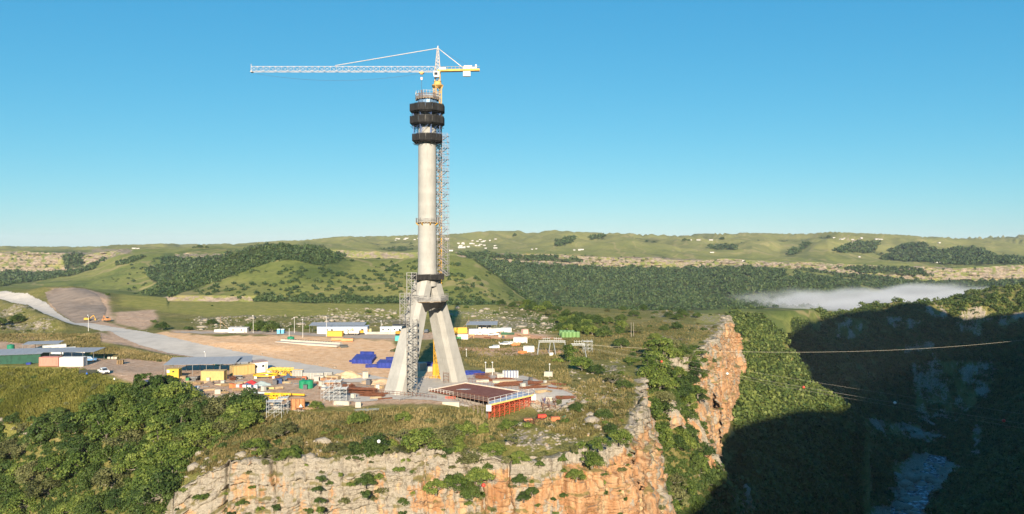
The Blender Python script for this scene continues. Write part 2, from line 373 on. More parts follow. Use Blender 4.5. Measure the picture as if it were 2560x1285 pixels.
GPX, GY = np.meshgrid(nPX, nYY); GX = (GPX-CX)/F*GY
inside = inpoly(GX, GY, RIMPOLY); dr = seg_dist(GX, GY, RIM); dr = np.where(inside, dr, -dr)
zu = fUP(GX, GY); zl = fLO(GX, GY)
PYU = HZ-zu*F/GY
def zone(polys, blur=0):
    m = np.zeros(GX.shape)
    jx = GPX+fbm(GX/3, GY/3, 3, 91)*10; jy = PYU+fbm(GX/3, GY/3, 3, 92)*5
    for p in polys: m = np.maximum(m, inpoly(jx, jy, p).astype(float))
    for k in range(blur):
        m = (m+np.roll(m, 1, 0)+np.roll(m, -1, 0)+np.roll(m, 1, 1)+np.roll(m, -1, 1)+np.roll(m, 2, 1)+np.roll(m, -2, 1))/7
    return m
flat = np.clip(zone([ROADPIX, SANDPIX, ACCPIX, YARDPIX, PADPIX], 6), 0, 1)
aSAND = np.clip(zone([SANDPIX], 1), 0, 1)*inside; aDIRT = np.clip(zone([YARDPIX, ROADPIX, ACCPIX, PADPIX]+DIRTPIX, 2), 0, 1)*inside
aROCK = np.clip(zone(ROCKPIX, 14), 0, 1)*(.35+.65*sstep(-.15, .3, fbm(GX/16, GY/16, 3, 14)))*inside
LIP = zone([[(440,1060),(1320,1050),(1450,1010),(1600,900),(1620,1200),(1200,1240),(430,1240)]], 6)
rough = fbm(GX/9, GY/9, 4, 3)*1.3 + fbm(GX/2.2, GY/2.2, 3, 4)*.35
zu = zu + rough*(1-flat)*np.clip(.35+.9*aROCK+.5*LIP, 0, 1.3)
# blocky outcrops where rock shows
blk = hsh(np.floor(GX/2.6+fbm(GX/5, GY/5, 2, 8)), np.floor(GY/3.2+fbm(GX/5, GY/5, 2, 9)), 5)
zu = zu + np.where(blk > .70, (blk-.70)*3.0, 0)*sstep(.35, .8, aROCK)*(1-flat)
# banks of the cut road and the batter of the sand fill
def bump_line(path, w, h):
    global zu
    d = seg_dist(GX, GY, [P3(*p)[:2] for p in path]); zu = zu + h*np.exp(-(d/w)**2)
bump_line([(-60,746,-42),(-10,754,-43.5),(40,774,-45.2),(95,802,-47.5),(140,822,-49)], 8, 5.0)
bump_line([(0,735,-42.6),(60,748,-44),(120,772,-46),(190,800,-49)], 15, -3.0)
bump_line([(120,735,-44),(180,735,-45),(235,755,-47)], 16, 4.5)
bump_line([(250,864,-50.3),(320,878,-50.5),(420,897,-51),(510,908,-51)], 5.0, 1.7)
bump_line([(1225,1028,-53),(1275,1022,-53),(1330,1012,-53)], 9, -2.4)
bump_line([(600,855,-49.6),(700,868,-50.2)], 9, 1.0)
bump_line([(215,850,-50),(260,835,-50)], 7, 1.6)
zl = zl + fbm(GX/40, GY/40, 4, 21)*9 + fbm(GX/10, GY/10, 3, 22)*2.0
zu = np.where(GPX > 420, np.minimum(zu, -49.3-np.maximum(0, GY-596)*.32+rough*.3), zu)
DROP = sstep(-.6, 2.2, dr)
zl = np.where(inside, np.minimum(zl, zu), zl)
Z = zl*(1-DROP)+zu*DROP
# river bed cut level
RIV = [PY(*p)[:2] for p in [(1900,250,0),(2100,400,0),(2190,480,0),(2262,569,0),(2335,690,0),(2345,720,0)]]
dv = seg_dist(GX, GY, RIV); dv = dv + fbm(GX/25, GY/25, 3, 33)*9
Z = np.where(inside, Z, np.where(dv < 24, np.minimum(Z, -214.6+sstep(6, 24, dv)*9+np.maximum(0, fbm(GX/7, GY/7, 4, 35))*3.0), Z))
# terraces of bare cliff in the far wall
FWC = zone([[(2270,900),(2500,905),(2500,1060),(2270,1070)],[(2080,790),(2170,790),(2170,850),(2080,850)]], 0)*0
keep = ~((GPX[:-1, :-1] < 1745) & (GY[:-1, :-1] > 730)) & ~((GPX[:-1, :-1] >= 1745) & (GPX[:-1, :-1] < 1900) & (GY[:-1, :-1] > 800))
sl = np.hypot(np.gradient(Z, axis=0)/np.gradient(GY, axis=0), np.gradient(Z, axis=1)/(3*GY/F))
steep = sstep(1.35, 2.2, sl)*np.where(inside, 1, sstep(.2, .5, np.exp(-((GPX-2385)/150)**2-((PYU*0+HZ-Z*F/GY-985)/90)**2)+.6*np.exp(-((GPX-2440)/90)**2-((HZ-Z*F/GY-810)/60)**2)+.4*(fbm(GX/50, Z/30, 3, 44) > .22)))
aROCKn = np.clip(np.maximum(aROCK*.50, steep*.9*np.where(inside, 1, .7)), 0, 1)
aROCKn = np.where((~inside) & (dv < 40), np.maximum(aROCKn, .8*(1-sstep(16, 26, dv))), aROCKn)
aLUSH = np.clip(zone([[(-40,915),(200,915),(340,965),(320,1010),(250,1060),(-40,1010)],[(300,735),(1250,762),(1250,790),(500,790),(300,765)],[(1740,770),(2010,770),(2010,802),(1740,802)]], 5), 0, 1)
GHOLES = [[(2280,915),(2330,900),(2400,905),(2440,895),(2500,910),(2490,950),(2470,1000),(2400,1050),(2290,1050),(2278,980)], [(2392,780),(2420,765),(2478,770),(2480,800),(2445,840),(2400,832)], [(2085,805),(2130,795),(2165,800),(2160,845),(2090,850)], [(2310,760),(2370,765),(2365,800),(2312,790)], [(2480,800),(2540,780),(2600,770),(2600,795),(2500,822)], [(2210,790),(2300,800),(2290,825),(2215,815)], [(2250,860),(2330,850),(2340,880),(2260,890)], [(1838,845),(1885,838),(1890,866),(1845,872)], [(2120,1040),(2290,1060),(2360,1090),(2330,1110),(2180,1080)], [(2430,1060),(2460,1050),(2450,1140),(2425,1150)]]
_pz = HZ-Z*F/GY; _jx = GPX+fbm(GX/9, Z/9, 3, 47)*16; _jy = _pz+fbm(GX/9, Z/9, 3, 48)*14; fw = np.zeros(Z.shape)
for q in GHOLES: fw = np.maximum(fw, inpoly(_jx, _jy, q) & ~inside)
aROCKn = np.maximum(aROCKn, fw*np.clip(.45+1.6*fbm(GX/7, Z/9, 3, 57), 0, .85))
fwb = fw*((hsh(np.floor(GX/5+fbm(GX/9, Z/20, 2, 49)), np.floor(Z/16), 50)-.3)*6+(hsh(np.floor(GX/2.2), np.floor(Z/4.5+fbm(GX/9, Z/9, 2, 53)), 51)-.3)*3.5)
GYd = GY-fwb; GXd = GX
ground = np_mesh('plateau_ground', np.stack([GXd, GYd, Z], -1).reshape(-1, 3), grid_faces(len(nYY), len(nPX), keep), m_ground(), smooth=True,
                 attrs={'rock': aROCKn, 'sand': aSAND, 'dirt': aDIRT, 'lush': aLUSH})
tag(ground, kind='structure')
PYZ = HZ-Z*F/GY
PYM = np.minimum.accumulate(PYZ, 0)              # visible profile of each column, from near to far
def gp(px, py):
    """the ground point seen at a pixel of the survey picture"""
    c = int(np.clip(round((px-nPX[0])/3), 0, len(nPX)-1)); col = PYM[:, c]
    k = int(np.searchsorted(-col, -py)); k = min(max(k, 1), len(nYY)-1)
    a, b = PYZ[k-1, c], PYZ[k, c]; t = 0 if abs(a-b) < 1e-6 else min(1, max(0, (a-py)/(a-b)))
    Y = nYY[k-1]*(1-t)+nYY[k]*t
    return Vector(((px-CX)/F*Y, Y, Z[k-1, c]*(1-t)+Z[k, c]*t))
def gz(x, y):
    """terrain height under a plan point"""
    u = x/y*F+CX; fc = (u-nPX[0])/3; fr = (math.log(y)-math.log(128))/.0052
    c = int(min(max(fc, 0), len(nPX)-2)); r = int(min(max(fr, 0), len(nYY)-2)); tc = fc-c; tr = fr-r
    return float((Z[r, c]*(1-tc)+Z[r, c+1]*tc)*(1-tr)+(Z[r+1, c]*(1-tc)+Z[r+1, c+1]*tc)*tr)
def gzv(x, y, Z=None):
    Z = globals()['Z'] if Z is None else Z
    u = x/y*F+CX; fc = np.clip((u-nPX[0])/3, 0, len(nPX)-1.01); fr = np.clip((np.log(y)-math.log(128))/.0052, 0, len(nYY)-1.01)
    c = fc.astype(int); r = fr.astype(int); tc = fc-c; tr = fr-r
    return (Z[r, c]*(1-tc)+Z[r, c+1]*tc)*(1-tr)+(Z[r+1, c]*(1-tc)+Z[r+1, c+1]*tc)*tr

# ---- cliffs: a displaced rock face hung along the rim
def cliff(path, name, hmax, iron, seed, step=.42, cap=5.0):
    p = np.array(path); L = np.r_[0, np.cumsum(np.hypot(*np.diff(p, axis=0).T))]
    s = np.arange(0, L[-1], step); x = np.interp(s, L, p[:, 0]); y = np.interp(s, L, p[:, 1])
    for k in range(10):
        x[1:-1] = (x[:-2]+2*x[1:-1]+x[2:])/4; y[1:-1] = (y[:-2]+2*y[1:-1]+y[2:])/4
    w = fbm(s/16, s*0, 4, seed)*4.5
    tx = np.gradient(x); ty = np.gradient(y); l = np.hypot(tx, ty); nx, ny = ty/l, -tx/l     # outward = right of travel
    x = x+nx*w*.6; y = y+ny*w*.6
    zt = gzv(x-nx*4.5, y-ny*4.5); zb = fLO(x+nx*5, y+ny*5)-6
    H = np.clip(zt-zb, 4, hmax)
    d = np.r_[np.linspace(-cap, 0, 12)[:-1], np.arange(0, 20, .26), np.linspace(20, hmax, 50)[1:]]
    Sg, D = np.meshgrid(s, d); Dp = np.minimum(np.maximum(D, 0), H[None, :]); ins = np.maximum(-D, 0)
    wob = fbm(Sg/7, Dp/9, 3, seed+1)*1.1
    led = 0
    for k, (dep, out, sw) in enumerate([(1.6, .5, 6), (4.2, 1.5, 11), (7.0, .7, 8), (10.5, 2.2, 16), (15, 1.0, 9), (20, 1.6, 12), (28, 2, 15)]):
        dk = dep+fbm(Sg/sw, Sg*0, 3, seed+30+k)*2.6
        led = led + out*np.clip(.6+1.6*fbm(Sg/22, Sg*0+k, 2, seed+60+k), 0, 1.6)*sstep(-.25, .35, Dp-dk)
    q = (Dp+fbm(Sg/20, Sg*0, 3, seed+11)*2.2+fbm(Sg/3, Dp/6, 2, seed+12)*.35)/1.55; q = q+.35*np.sin(q*1.7); bi = np.floor(q); qf = q-bi
    jw = 1.5+2.6*hsh(bi, bi*0, seed+13); js = (Sg+hsh(bi, bi*0+3, seed+14)*9+fbm(Dp/3, Sg/6, 2, seed+15)*.5)/jw; ci = np.floor(js); jf = js-ci
    b1 = hsh(ci, bi, seed+2); b2 = hsh(np.floor((Sg+wob)/.95+40), np.floor((Dp-wob)/.7), seed+3)
    big = hsh(np.floor((Sg+wob*1.5)/5.5), np.floor((Dp+wob)/6.5), seed+16)
    off = .9 + led + Dp*.04 + (hsh(bi, np.floor(Sg/17+.3*wob), seed+17)-.5)*1.3 + (b1-.5)*1.25 + (big-.5)*1.7 + (b2-.5)*.3 + fbm(Sg/9, Dp/9, 3, seed+4)*1.5 + fbm(Sg/.8, Dp/.8, 2, seed+5)*.22
    off = off - .55*(1-sstep(.06, .2, qf)) - .5*(1-sstep(.04, .14, jf))*(hsh(ci, bi+7, seed+18) > .35)
    off = off - np.exp(-((fbm(Sg/13, Dp/60, 3, seed+6))/.035)**2)*2.4                # vertical clefts
    off = np.where(D < 0, off[11:12]*(1-sstep(0, cap, ins))-ins, off)
    X = x[None]+nx[None]*off; Y = y[None]+ny[None]*off
    top = gzv(np.clip(X, -400, 900), np.maximum(Y, 129))
    zc = np.where(D < 0, np.maximum(zt[None], top*0+zt[None]) + (b2-.45)*.35*(1-sstep(.4, 1, ins/cap)) + (b1-.55)*.5*(1-sstep(.3, .8, ins/cap)), zt[None]-Dp+(b2-.5)*.12+((hsh(np.floor(Sg/2.6+wob*.2), Sg*0, seed+19)-.6)*1.5+(hsh(np.floor(Sg/.9), Sg*0, seed+20)-.5)*.5)*np.exp(-Dp/1.2))
    zc = np.where((D < 0), zc*(1-sstep(.35, 1, ins/cap))+(gzv(X, np.maximum(Y, 129))-.12)*sstep(.35, 1, ins/cap), zc)
    ledge = np.gradient(off, axis=0)/np.maximum(.05, np.gradient(D, axis=0))
    veg = np.clip(sstep(1.0, 2.2, ledge)*(fbm(Sg/5, Dp/4, 3, seed+8) > -.05), 0, 1)*.85
    veg = np.where(D < -.8, np.clip(.15+sstep(-.25, .25, fbm(Sg/3, ins/2, 3, seed+9)), 0, 1), veg)
    ir = iron(x, y)[None]*sstep(.5, 7, Dp+fbm(Sg/4, Dp/20, 3, seed+7)*5)
    o = np_mesh(name, np.stack([X, Y, zc], -1).reshape(-1, 3), grid_faces(len(d), len(s)), MROCK, smooth=False, attrs={'iron': ir, 'veg': veg})
    tag(o, kind='structure')
    return X, Y, zc, ledge, D
MROCK = m_rock()
def iron1(x, y): u = x/y*F+CX; return np.where(u < 1000, .30, np.interp(u, [1000, 1150, 1300, 1420, 1560, 1610, 1700, 1800], [.35, .42, .62, .78, .8, .5, .5, .72]))
C1 = cliff(RIM[:10], 'cliff', 46, iron1, 100, .29)
C2 = cliff(RIM[9:17], 'cliff', 50, iron1, 200, .55, 4.0)
OUT = []
for pts, hm, sd in [([(1668,300),(1720,293),(1790,297),(1835,306)], 14, 400), ([(1690,262),(1740,256),(1800,262),(1822,268)], 13, 410), ([(1735,338),(1790,330),(1850,338),(1862,350)], 20, 420), ([(1640,285),(1668,278),(1700,282)], 9, 430)]:
    OUT.append(cliff([((px-CX)/F*Y, Y) for px, Y in pts], 'rock_outcrop', hm, iron1, sd, .5, 3.0))
C3 = cliff(RIM[16:], 'cliff', 46, iron1, 300, .7, 5.0)

# ---- unseen hill added behind the camera, its crest shaped to shade the gorge
tanE = math.tan(SUN_EL)
HX = np.linspace(-1500, 2200, 260); HY = np.linspace(-1500, 560, 160); hx, hy = np.meshgrid(HX, HY)
CRX = [(-1500, -330), (200, -260), (350, -110), (500, 80), (640, 250), (760, 330), (1100, 420)]      # crest line of the added hill
cy = np.interp(hx, [p[0] for p in CRX], [p[1] for p in CRX])
SH = []                                                    # shadow edge wanted at far points -> crest height needed there
for X, Y, z in [(-160, 230, -105), (-60, 190, -110), (36, 200, -92), (78, 280, -98), (118, 370, -93), (160, 430, -101), (215, 555, -131), (262, 565, -134), (275, 760, -124), (300, 830, -114), (335, 862, -106), (372, 888, -98), (412, 905, -88), (520, 940, -78), (556, 940, -84), (570, 935, -106), (690, 950, -114)]:
    yc = 0
    for k in range(12):
        xc = X-SUN_DX*(Y-yc); yc = float(np.interp(xc, [p[0] for p in CRX], [p[1] for p in CRX]))
    SH.append((xc, z+math.hypot(Y-yc, xc-X)*tanE))
SH.sort()
crest = np.interp(hx, [-1500, -700]+[q[0] for q in SH]+[SH[-1][0]+250, 2200], [-60, -60]+[q[1] for q in SH]+[60, 60])
dd = hy-cy
hz = -215+(crest+215)*np.exp(-(dd/np.where(dd > 0, np.interp(hx, [100, 400], [110, 75]), 600))**2)+fbm(hx/60, hy/60, 4, 70)*3
hz = np.maximum(hz, -214)
tag(np_mesh('hill', np.stack([hx, hy, hz], -1).reshape(-1, 3), grid_faces(160, 260, (np.maximum(hy, 0)*.74+60 < np.where(hx > 0, hx, 1e4)+1e4*(hy < 40))[:-1, :-1]), m_hills(), smooth=True), kind='structure')

wm = NT('river_water', .08, .5); wm.b.inputs['Roughness'].default_value = .22; wm.col(wm.ramp(wm.noise(.22, None, 6, .7), [(.44, (.02, .03, .04)), (.52, (.12, .15, .18)), (.58, (.52, .55, .58))])); wm.bump(wm.noise(.6, None, 5, .7), .8, 1.0)
wl = np.array(RIV[1:6]); L_ = np.r_[0, np.cumsum(np.hypot(*np.diff(wl, axis=0).T))]; ss = np.arange(0, L_[-1], 3.0); wx = np.interp(ss, L_, wl[:, 0]); wy = np.interp(ss, L_, wl[:, 1])
for k in range(6): wx[1:-1] = (wx[:-2]+2*wx[1:-1]+wx[2:])/4; wy[1:-1] = (wy[:-2]+2*wy[1:-1]+wy[2:])/4
ww = 8+fbm(ss/30, ss*0, 3, 81)*6; tg = np.stack([np.gradient(wx), np.gradient(wy)], -1); tg /= np.linalg.norm(tg, axis=1)[:, None]
wv = np.stack([np.stack([wx+tg[:, 1]*ww*q, wy-tg[:, 0]*ww*q, wx*0-213.7], -1) for q in (-1, -.5, 0, .5, 1)], 0)
tag(np_mesh('river', wv.reshape(-1, 3), grid_faces(5, len(ss)), wm.m, smooth=True), kind='structure')
# ------------------------------------------------------------------ far country, lofted through surveyed contour lines
hPX = np.arange(-420, 2981, 4.0)
def curve(pts, k=1): a = np.array(pts, float); return np.interp(hPX, a[:, 0], a[:, k])
def lrow(Y, pts, dry=0.): 
    Yc = np.full(hPX.shape, float(Y)) if not hasattr(Y, '__len__') else curve(Y)
    return Yc, curve(pts), dry
Y0 = [(-420,640),(1740,640),(1760,690),(1900,700),(2020,800),(2110,1010),(2980,1040)]
def later(Y, g=40): a = np.array(Y0, float); return [(p, max(Y, q+g)) for p, q in np.stack([hPX, curve(Y0)], -1)]
ROWS = [
 (lrow(Y0, [(-420,850),(1700,850),(1760,838),(1900,835),(2020,830),(2110,830),(2980,830)])),
 (lrow(later(790, 40), [(-420,730),(0,726),(200,738),(420,760),(640,764),(1000,772),(1300,776),(1500,782),(1740,786),(1900,778),(2020,776),(2110,800),(2980,800)])),
 (lrow(later(850, 70), [(-420,712),(0,719),(200,729),(400,753),(415,753),(640,756),(760,757),(1000,764),(1300,770),(1500,776),(1740,778),(1800,774),(1900,771),(2020,774),(2110,792),(2980,792)])),
 (lrow(later(858, 80), [(-420,710),(0,718),(200,728),(400,748),(430,738),(640,739),(700,750),(760,754),(1000,761),(1300,768),(1500,774),(1740,777),(1800,773),(1900,770),(2020,772),(2110,790),(2980,790)])),
 (lrow(later(950, 90), [(-420,708),(0,717),(200,726),(340,738),(420,730),(520,716),(640,702),(760,700),(900,712),(1050,712),(1180,716),(1270,748),(1330,764),(1500,773),(1740,776),(1900,772),(2110,786),(2980,786)])),
 (lrow(later(1060, 100), [(-420,706),(0,716),(200,724),(340,735),(420,706),(520,678),(600,655),(660,645),(740,640),(800,650),(880,672),(960,676),(1060,668),(1130,664),(1200,684),(1260,725),(1330,760),(1500,772),(1740,774),(1900,774),(2110,780),(2980,782)])),
 (lrow(later(1160, 110), [(-420,704),(0,715),(200,722),(340,734),(420,697),(520,661),(600,633),(650,618),(720,612),(790,618),(860,641),(950,653),(1050,646),(1120,639),(1190,650),(1240,685),(1290,722),(1335,755),(1500,770),(1740,772),(1900,770),(2110,776),(2980,778)])),
 (lrow(later(1330, 110), [(-420,704),(0,714),(180,717),(350,728),(420,722),(520,700),(650,680),(790,680),(950,690),(1100,680),(1190,690),(1250,728),(1330,764),(1500,768),(1740,770),(1900,762),(2110,768),(2300,770),(2980,770)])),
 (lrow(1500, [(-420,704),(0,713),(100,708),(180,698),(300,676),(420,662),(520,664),(700,680),(1000,690),(1180,700),(1300,742),(1400,742),(1560,748),(1740,752),(1870,738),(1930,726),(2050,726),(2150,730),(2250,742),(2330,756),(2450,752),(2980,750)])),
 (lrow(1660, [(-420,712),(0,716),(100,699),(190,682),(240,662),(300,641),(400,636),(520,634),(640,636),(760,650),(1000,670),(1170,676),(1300,715),(1500,722),(1740,722),(1870,705),(1940,690),(2050,702),(2150,715),(2250,734),(2330,748),(2450,742),(2980,738)])),
 (lrow(1800, [(-420,718),(0,719),(100,702),(190,684),(240,660),(300,629),(400,624),(520,622),(640,623),(760,632),(900,648),(1000,652),(1130,655),(1300,686),(1500,696),(1740,694),(1870,682),(1960,680),(2100,696),(2200,712),(2330,726),(2450,722),(2980,716)])),
 (lrow(1960, [(-420,690),(0,686),(120,683),(200,672),(260,652),(300,633),(400,630),(640,630),(760,640),(900,650),(1000,648),(1130,642),(1200,650),(1300,657),(1500,667),(1700,670),(1870,668),(2000,672),(2150,690),(2300,702),(2400,707),(2560,704),(2980,704)])),
 (lrow(1985, [(-420,634),(0,632),(120,634),(200,634),(260,630),(300,628),(400,626),(640,624),(760,622),(900,630),(1000,632),(1130,633),(1200,632),(1300,637),(1500,642),(1700,648),(1870,653),(2000,657),(2150,664),(2300,670),(2400,672),(2560,666),(2980,662)])),
 (lrow(2050, [(-420,627),(0,628),(130,631),(220,630),(300,625),(400,622),(640,620),(760,616),(900,626),(1000,630),(1130,630),(1300,632),(1500,638),(1700,644),(1870,649),(2000,654),(2150,659),(2300,662),(2400,664),(2560,659),(2980,655)])),
 (lrow(2350, [(-420,626.5),(0,627.5),(220,630),(300,624),(640,619.5),(760,613),(850,611),(930,614),(1000,619),(1130,618),(1300,622),(1380,612),(1450,618),(1560,607),(1660,616),(1700,630),(1800,632),(1880,618),(1950,640),(2010,632),(2070,612),(2150,632),(2230,645),(2300,634),(2400,648),(2470,640),(2560,648),(2980,645)])),
 (lrow(2800, [(-420,627),(0,628),(220,631),(300,624.5),(640,619),(780,610),(850,604),(930,601),(1050,598),(1130,593),(1300,588.5),(1430,585),(1560,588),(1640,597),(1700,606),(1760,604),(1900,598),(2000,600),(2070,591.5),(2200,596),(2300,604),(2380,610),(2450,614),(2520,622),(2600,628),(2980,620)])),
 (lrow(3300, [(-420,632),(300,630),(640,624),(850,610),(1050,604),(1300,596),(1560,598),(1640,600),(1700,602),(1760,597),(1860,596),(1960,598),(2070,597),(2200,599),(2320,606),(2400,612),(2460,610),(2560,612),(2980,606)])),
 (lrow(4600, [(-420,640),(300,640),(640,634),(1300,622),(1640,606),(1800,604),(2200,606),(2380,608),(2440,606),(2500,603),(2560,601),(2700,600),(2980,600)])),
 (lrow(7000, [(-420,640),(300,640),(1300,630),(2300,620),(2980,615)]))]
hr = []
SUB = [4, 14, 6, 26, 28, 28, 26, 20, 22, 22, 28, 26, 16, 18, 22, 16, 10, 4]
for (a, b, n) in zip(ROWS[:-1], ROWS[1:], SUB):
    for k in range(n):
        t = k/n; hr.append((a[0]*(1-t)+b[0]*t, (a[1]-HZ)*a[0]*(1-t)+(b[1]-HZ)*b[0]*t, ))
hr.append((ROWS[-1][0], (ROWS[-1][1]-HZ)*ROWS[-1][0]))
HYg = np.array([r[0] for r in hr]); HZg = -np.array([r[1] for r in hr])/F
HPX = np.broadcast_to(hPX, HYg.shape)
# erosion: gullies and spurs, growing with distance, fading at the front edge
HXg = (HPX-CX)/F*HYg
amp = np.clip((HYg-850)/500, 0, 1)
g1 = fbm(HXg/230+HYg/900, HYg/420, 4, 51); g2 = fbm(HXg/70, HYg/90, 4, 52)
HZg = HZg + amp*((np.abs(g1)*-26+7)*np.clip((HYg-1000)/1500, .25, 2.2)*(1+1.6*sstep(2150, 2400, HYg)) + g2*5.0*(1-.85*sstep(2400, 2750, HYg)))
# steps of bare sandstone in the scarp faces
hPYr = HZ-HZg*F/HYg
hsl = np.abs(np.gradient(HZg, axis=0)/np.maximum(1, np.gradient(HYg, axis=0)))
hrock = np.clip(sstep(.32, .62, hsl), 0, 1)*.95
scarp = [[(-420,628),(0,627),(130,631),(250,630),(300,626),(290,640),(230,668),(190,675),(110,685),(-420,684)],
 [(1140,630),(1300,634),(1500,640),(1700,646),(1870,652),(2150,664),(2330,668),(2420,672),(2560,664),(2980,660),(2980,704),(2560,700),(2420,704),(2300,700),(2150,688),(1960,668),(1800,668),(1700,670),(1480,668),(1300,660),(1150,645)],
 [(405,740),(640,741),(650,756),(400,752)],[(440,634),(560,636),(600,642),(430,648)],[(230,622),(330,624),(330,634),(220,650)]]
jx = HPX+fbm(HXg/40, HYg/40, 3, 61)*14; jy = hPYr+fbm(HXg/40, HYg/40, 3, 62)*5
hm = np.zeros(HYg.shape)
for q in scarp: hm = np.maximum(hm, inpoly(jx, jy, q))
hrock = np.clip(np.maximum(hrock*.55*(HYg > 1900), hm*.62), 0, 1)
# blocky relief in the rock bands
bb = hsh(np.floor(HXg/14+g2*2), np.floor(HZg/7+g2), 71)
HYb = HYg-hm*(bb-.5)*16*(HYg > 1500)
WOODS = [
 [(330,736),(400,716),(372,690),(362,672),(430,664),(490,650),(560,640),(640,616),(700,611),(790,617),(860,640),(848,658),(790,662),(740,650),(690,652),(640,668),(580,692),(500,716),(430,740)],
 [(1135,634),(1300,660),(1500,669),(1700,672),(1870,668),(1880,690),(1870,772),(1500,780),(1330,768),(1285,725),(1240,688),(1190,652)],
 [(1870,668),(2000,674),(2150,690),(2330,706),(2560,702),(2700,705),(2700,770),(2330,764),(2250,748),(2150,764),(2000,770),(1870,772)],
 [(-420,690),(0,680),(120,684),(200,674),(262,648),(235,672),(190,686),(100,702),(0,715),(-420,712)],
 [(288,656),(350,640),(362,642),(330,656),(290,664)],[(400,648),(430,640),(478,646),(470,662),(410,662)],[(160,640),(205,640),(205,665),(165,672)],
 [(640,748),(760,742),(880,745),(1050,750),(1060,760),(900,758),(640,754)],[(1390,600),(1440,594),(1430,606),(1392,618)],[(1470,592),(1510,590),(1512,598),(1480,600)],
 [(2080,632),(2140,604),(2200,606),(2180,632)],[(2200,650),(2250,612),(2310,608),(2350,630),(2420,616),(2500,640),(2560,646),(2560,660),(2400,662)],[(1960,640),(2010,608),(2022,612),(1985,640)],[(1150,632),(1320,640),(1450,648),(1450,656),(1300,650),(1150,640)],[(1770,618),(1810,612),(1850,616),(1840,624),(1780,624)],
 [(2100,668),(2300,674),(2330,690),(2150,682)],[(1060,752),(1250,758),(1250,768),(1060,764)]]
BALD = [[(1868,682),(1880,690),(1878,715),(1900,745),(1880,745),(1866,715)],[(1950,662),(1985,676),(1990,700),(1968,694)],[(2130,706),(2250,738),(2330,752),(2250,754),(2170,730)],[(1880,668),(1960,668),(2100,690),(2200,706),(2190,710),(2000,682)]]
def in_any(px, py, polys):
    m = np.zeros(np.shape(px), bool)
    for q in polys: m |= inpoly(px, py, q)
    return m
hwood = (in_any(jx, jy, WOODS) & ~in_any(jx, jy, BALD)).astype(float)
rav = sstep(.24, .40, np.abs(g1))*(HYg > 2150)*(HYg < 4000)*(fbm(HXg/150, HYg/150, 3, 58) > -.1)
hwood = np.maximum(hwood, rav*.9)
hills = np_mesh('hills', np.stack([(HPX-CX)/F*HYg, HYb, HZg], -1).reshape(-1, 3), grid_faces(len(hr), len(hPX)), m_hills(), smooth=True,
                attrs={'rock': hrock, 'wood': hwood*.85, 'dry': np.clip((HYg-1900)/500, 0, 1)})
tag(hills, kind='structure')
hPY = HZ-HZg*F/HYg
hPYM = np.minimum.accumulate(hPY, 0)
def hp(px, py):
    c = int(np.clip(round((px-hPX[0])/4), 0, len(hPX)-1)); k = int(np.searchsorted(-hPYM[:, c], -py))
    if k >= len(hr): return None
    k = max(k, 1); a, b = hPY[k-1, c], hPY[k, c]; t = 0 if abs(a-b) < 1e-6 else min(1, max(0, (a-py)/(a-b)))
    Y = HYg[k-1, c]*(1-t)+HYg[k, c]*t
    return Vector(((px-CX)/F*Y, Y, HZg[k-1, c]*(1-t)+HZg[k, c]*t))
# a plain out to the horizon
pl = MB(); pl.sheet([(-9000, 5200, -160), (9000, 5200, -160), (9000, 9000, -160), (-9000, 9000, -160)])
tag(pl.build('far_plain', m_hills()), kind='structure')
# ------------------------------------------------------------------ vegetation
LEAF_A = m_leaf('leaf_mid', (.020, .042, .007), (.078, .125, .020), (.205, .245, .050))
LEAF_B = m_leaf('leaf_dark', (.014, .032, .007), (.042, .078, .016), (.10, .14, .03))
LEAF_C = m_leaf('leaf_olive', (.030, .038, .012), (.095, .105, .034), (.20, .20, .08))
LEAF_F = m_leaf('leaf_far', (.014, .034, .010), (.036, .068, .020), (.085, .115, .035), .1)
LEAF_G = m_leaf('leaf_gorge', (.020, .042, .009), (.060, .098, .020), (.145, .175, .04), .2)
BARK = NT('bark', .9, .1); BARK.col(BARK.ramp(BARK.noise(2.0, BARK.pos((1, 1, .2)), 4, .7), [(.3, (.10, .085, .065)), (.7, (.30, .27, .22))])); BARK = BARK.m
GRASS = m_leaf('grass_blade', (.075, .072, .024), (.20, .17, .062), (.36, .28, .13), .3)
GRASSL = m_leaf('grass_blade_lush', (.070, .090, .016), (.165, .175, .036), (.26, .24, .06), .3)

def leaf_cloud(r, n, centers, rad, size, flat=.75, seed=1):
    """leaf-sized quads spread over the shells of many clumps: (V, F, tint)"""
    g = np.random.default_rng(seed)
    ci = g.integers(0, len(centers), n); C = centers[ci]; rr = rad[ci]
    d = g.normal(size=(n, 3)); d /= np.linalg.norm(d, axis=1)[:, None]
    d[:, 2] = np.where(d[:, 2] < -.45, -d[:, 2], d[:, 2])
    ds = g.uniform(.62, 1.08, n)[:, None]
    P = C+d*np.array([1, 1, flat])*rr[:, None]*ds
    nrm = d*.75+g.normal(size=(n, 3))*.45+np.array([0, 0, .35]); nrm /= np.linalg.norm(nrm, axis=1)[:, None]
    a = np.cross(nrm, g.normal(size=(n, 3))); a /= np.linalg.norm(a, axis=1)[:, None]; b = np.cross(nrm, a)
    s = size*g.uniform(.6, 1.35, n)[:, None]
    V = np.stack([P-a*s-b*s*.5, P+a*s*.2-b*s*.75, P+a*s+b*s*.4, P-a*s*.2+b*s*.75], 1).reshape(-1, 3)
    ct = g.uniform(0, 1, len(centers))[ci]
    tint = np.repeat(np.clip(ct*.65+g.uniform(0, .45, n), 0, 1), 4)
    return V, np.arange(4*n).reshape(n, 4), tint
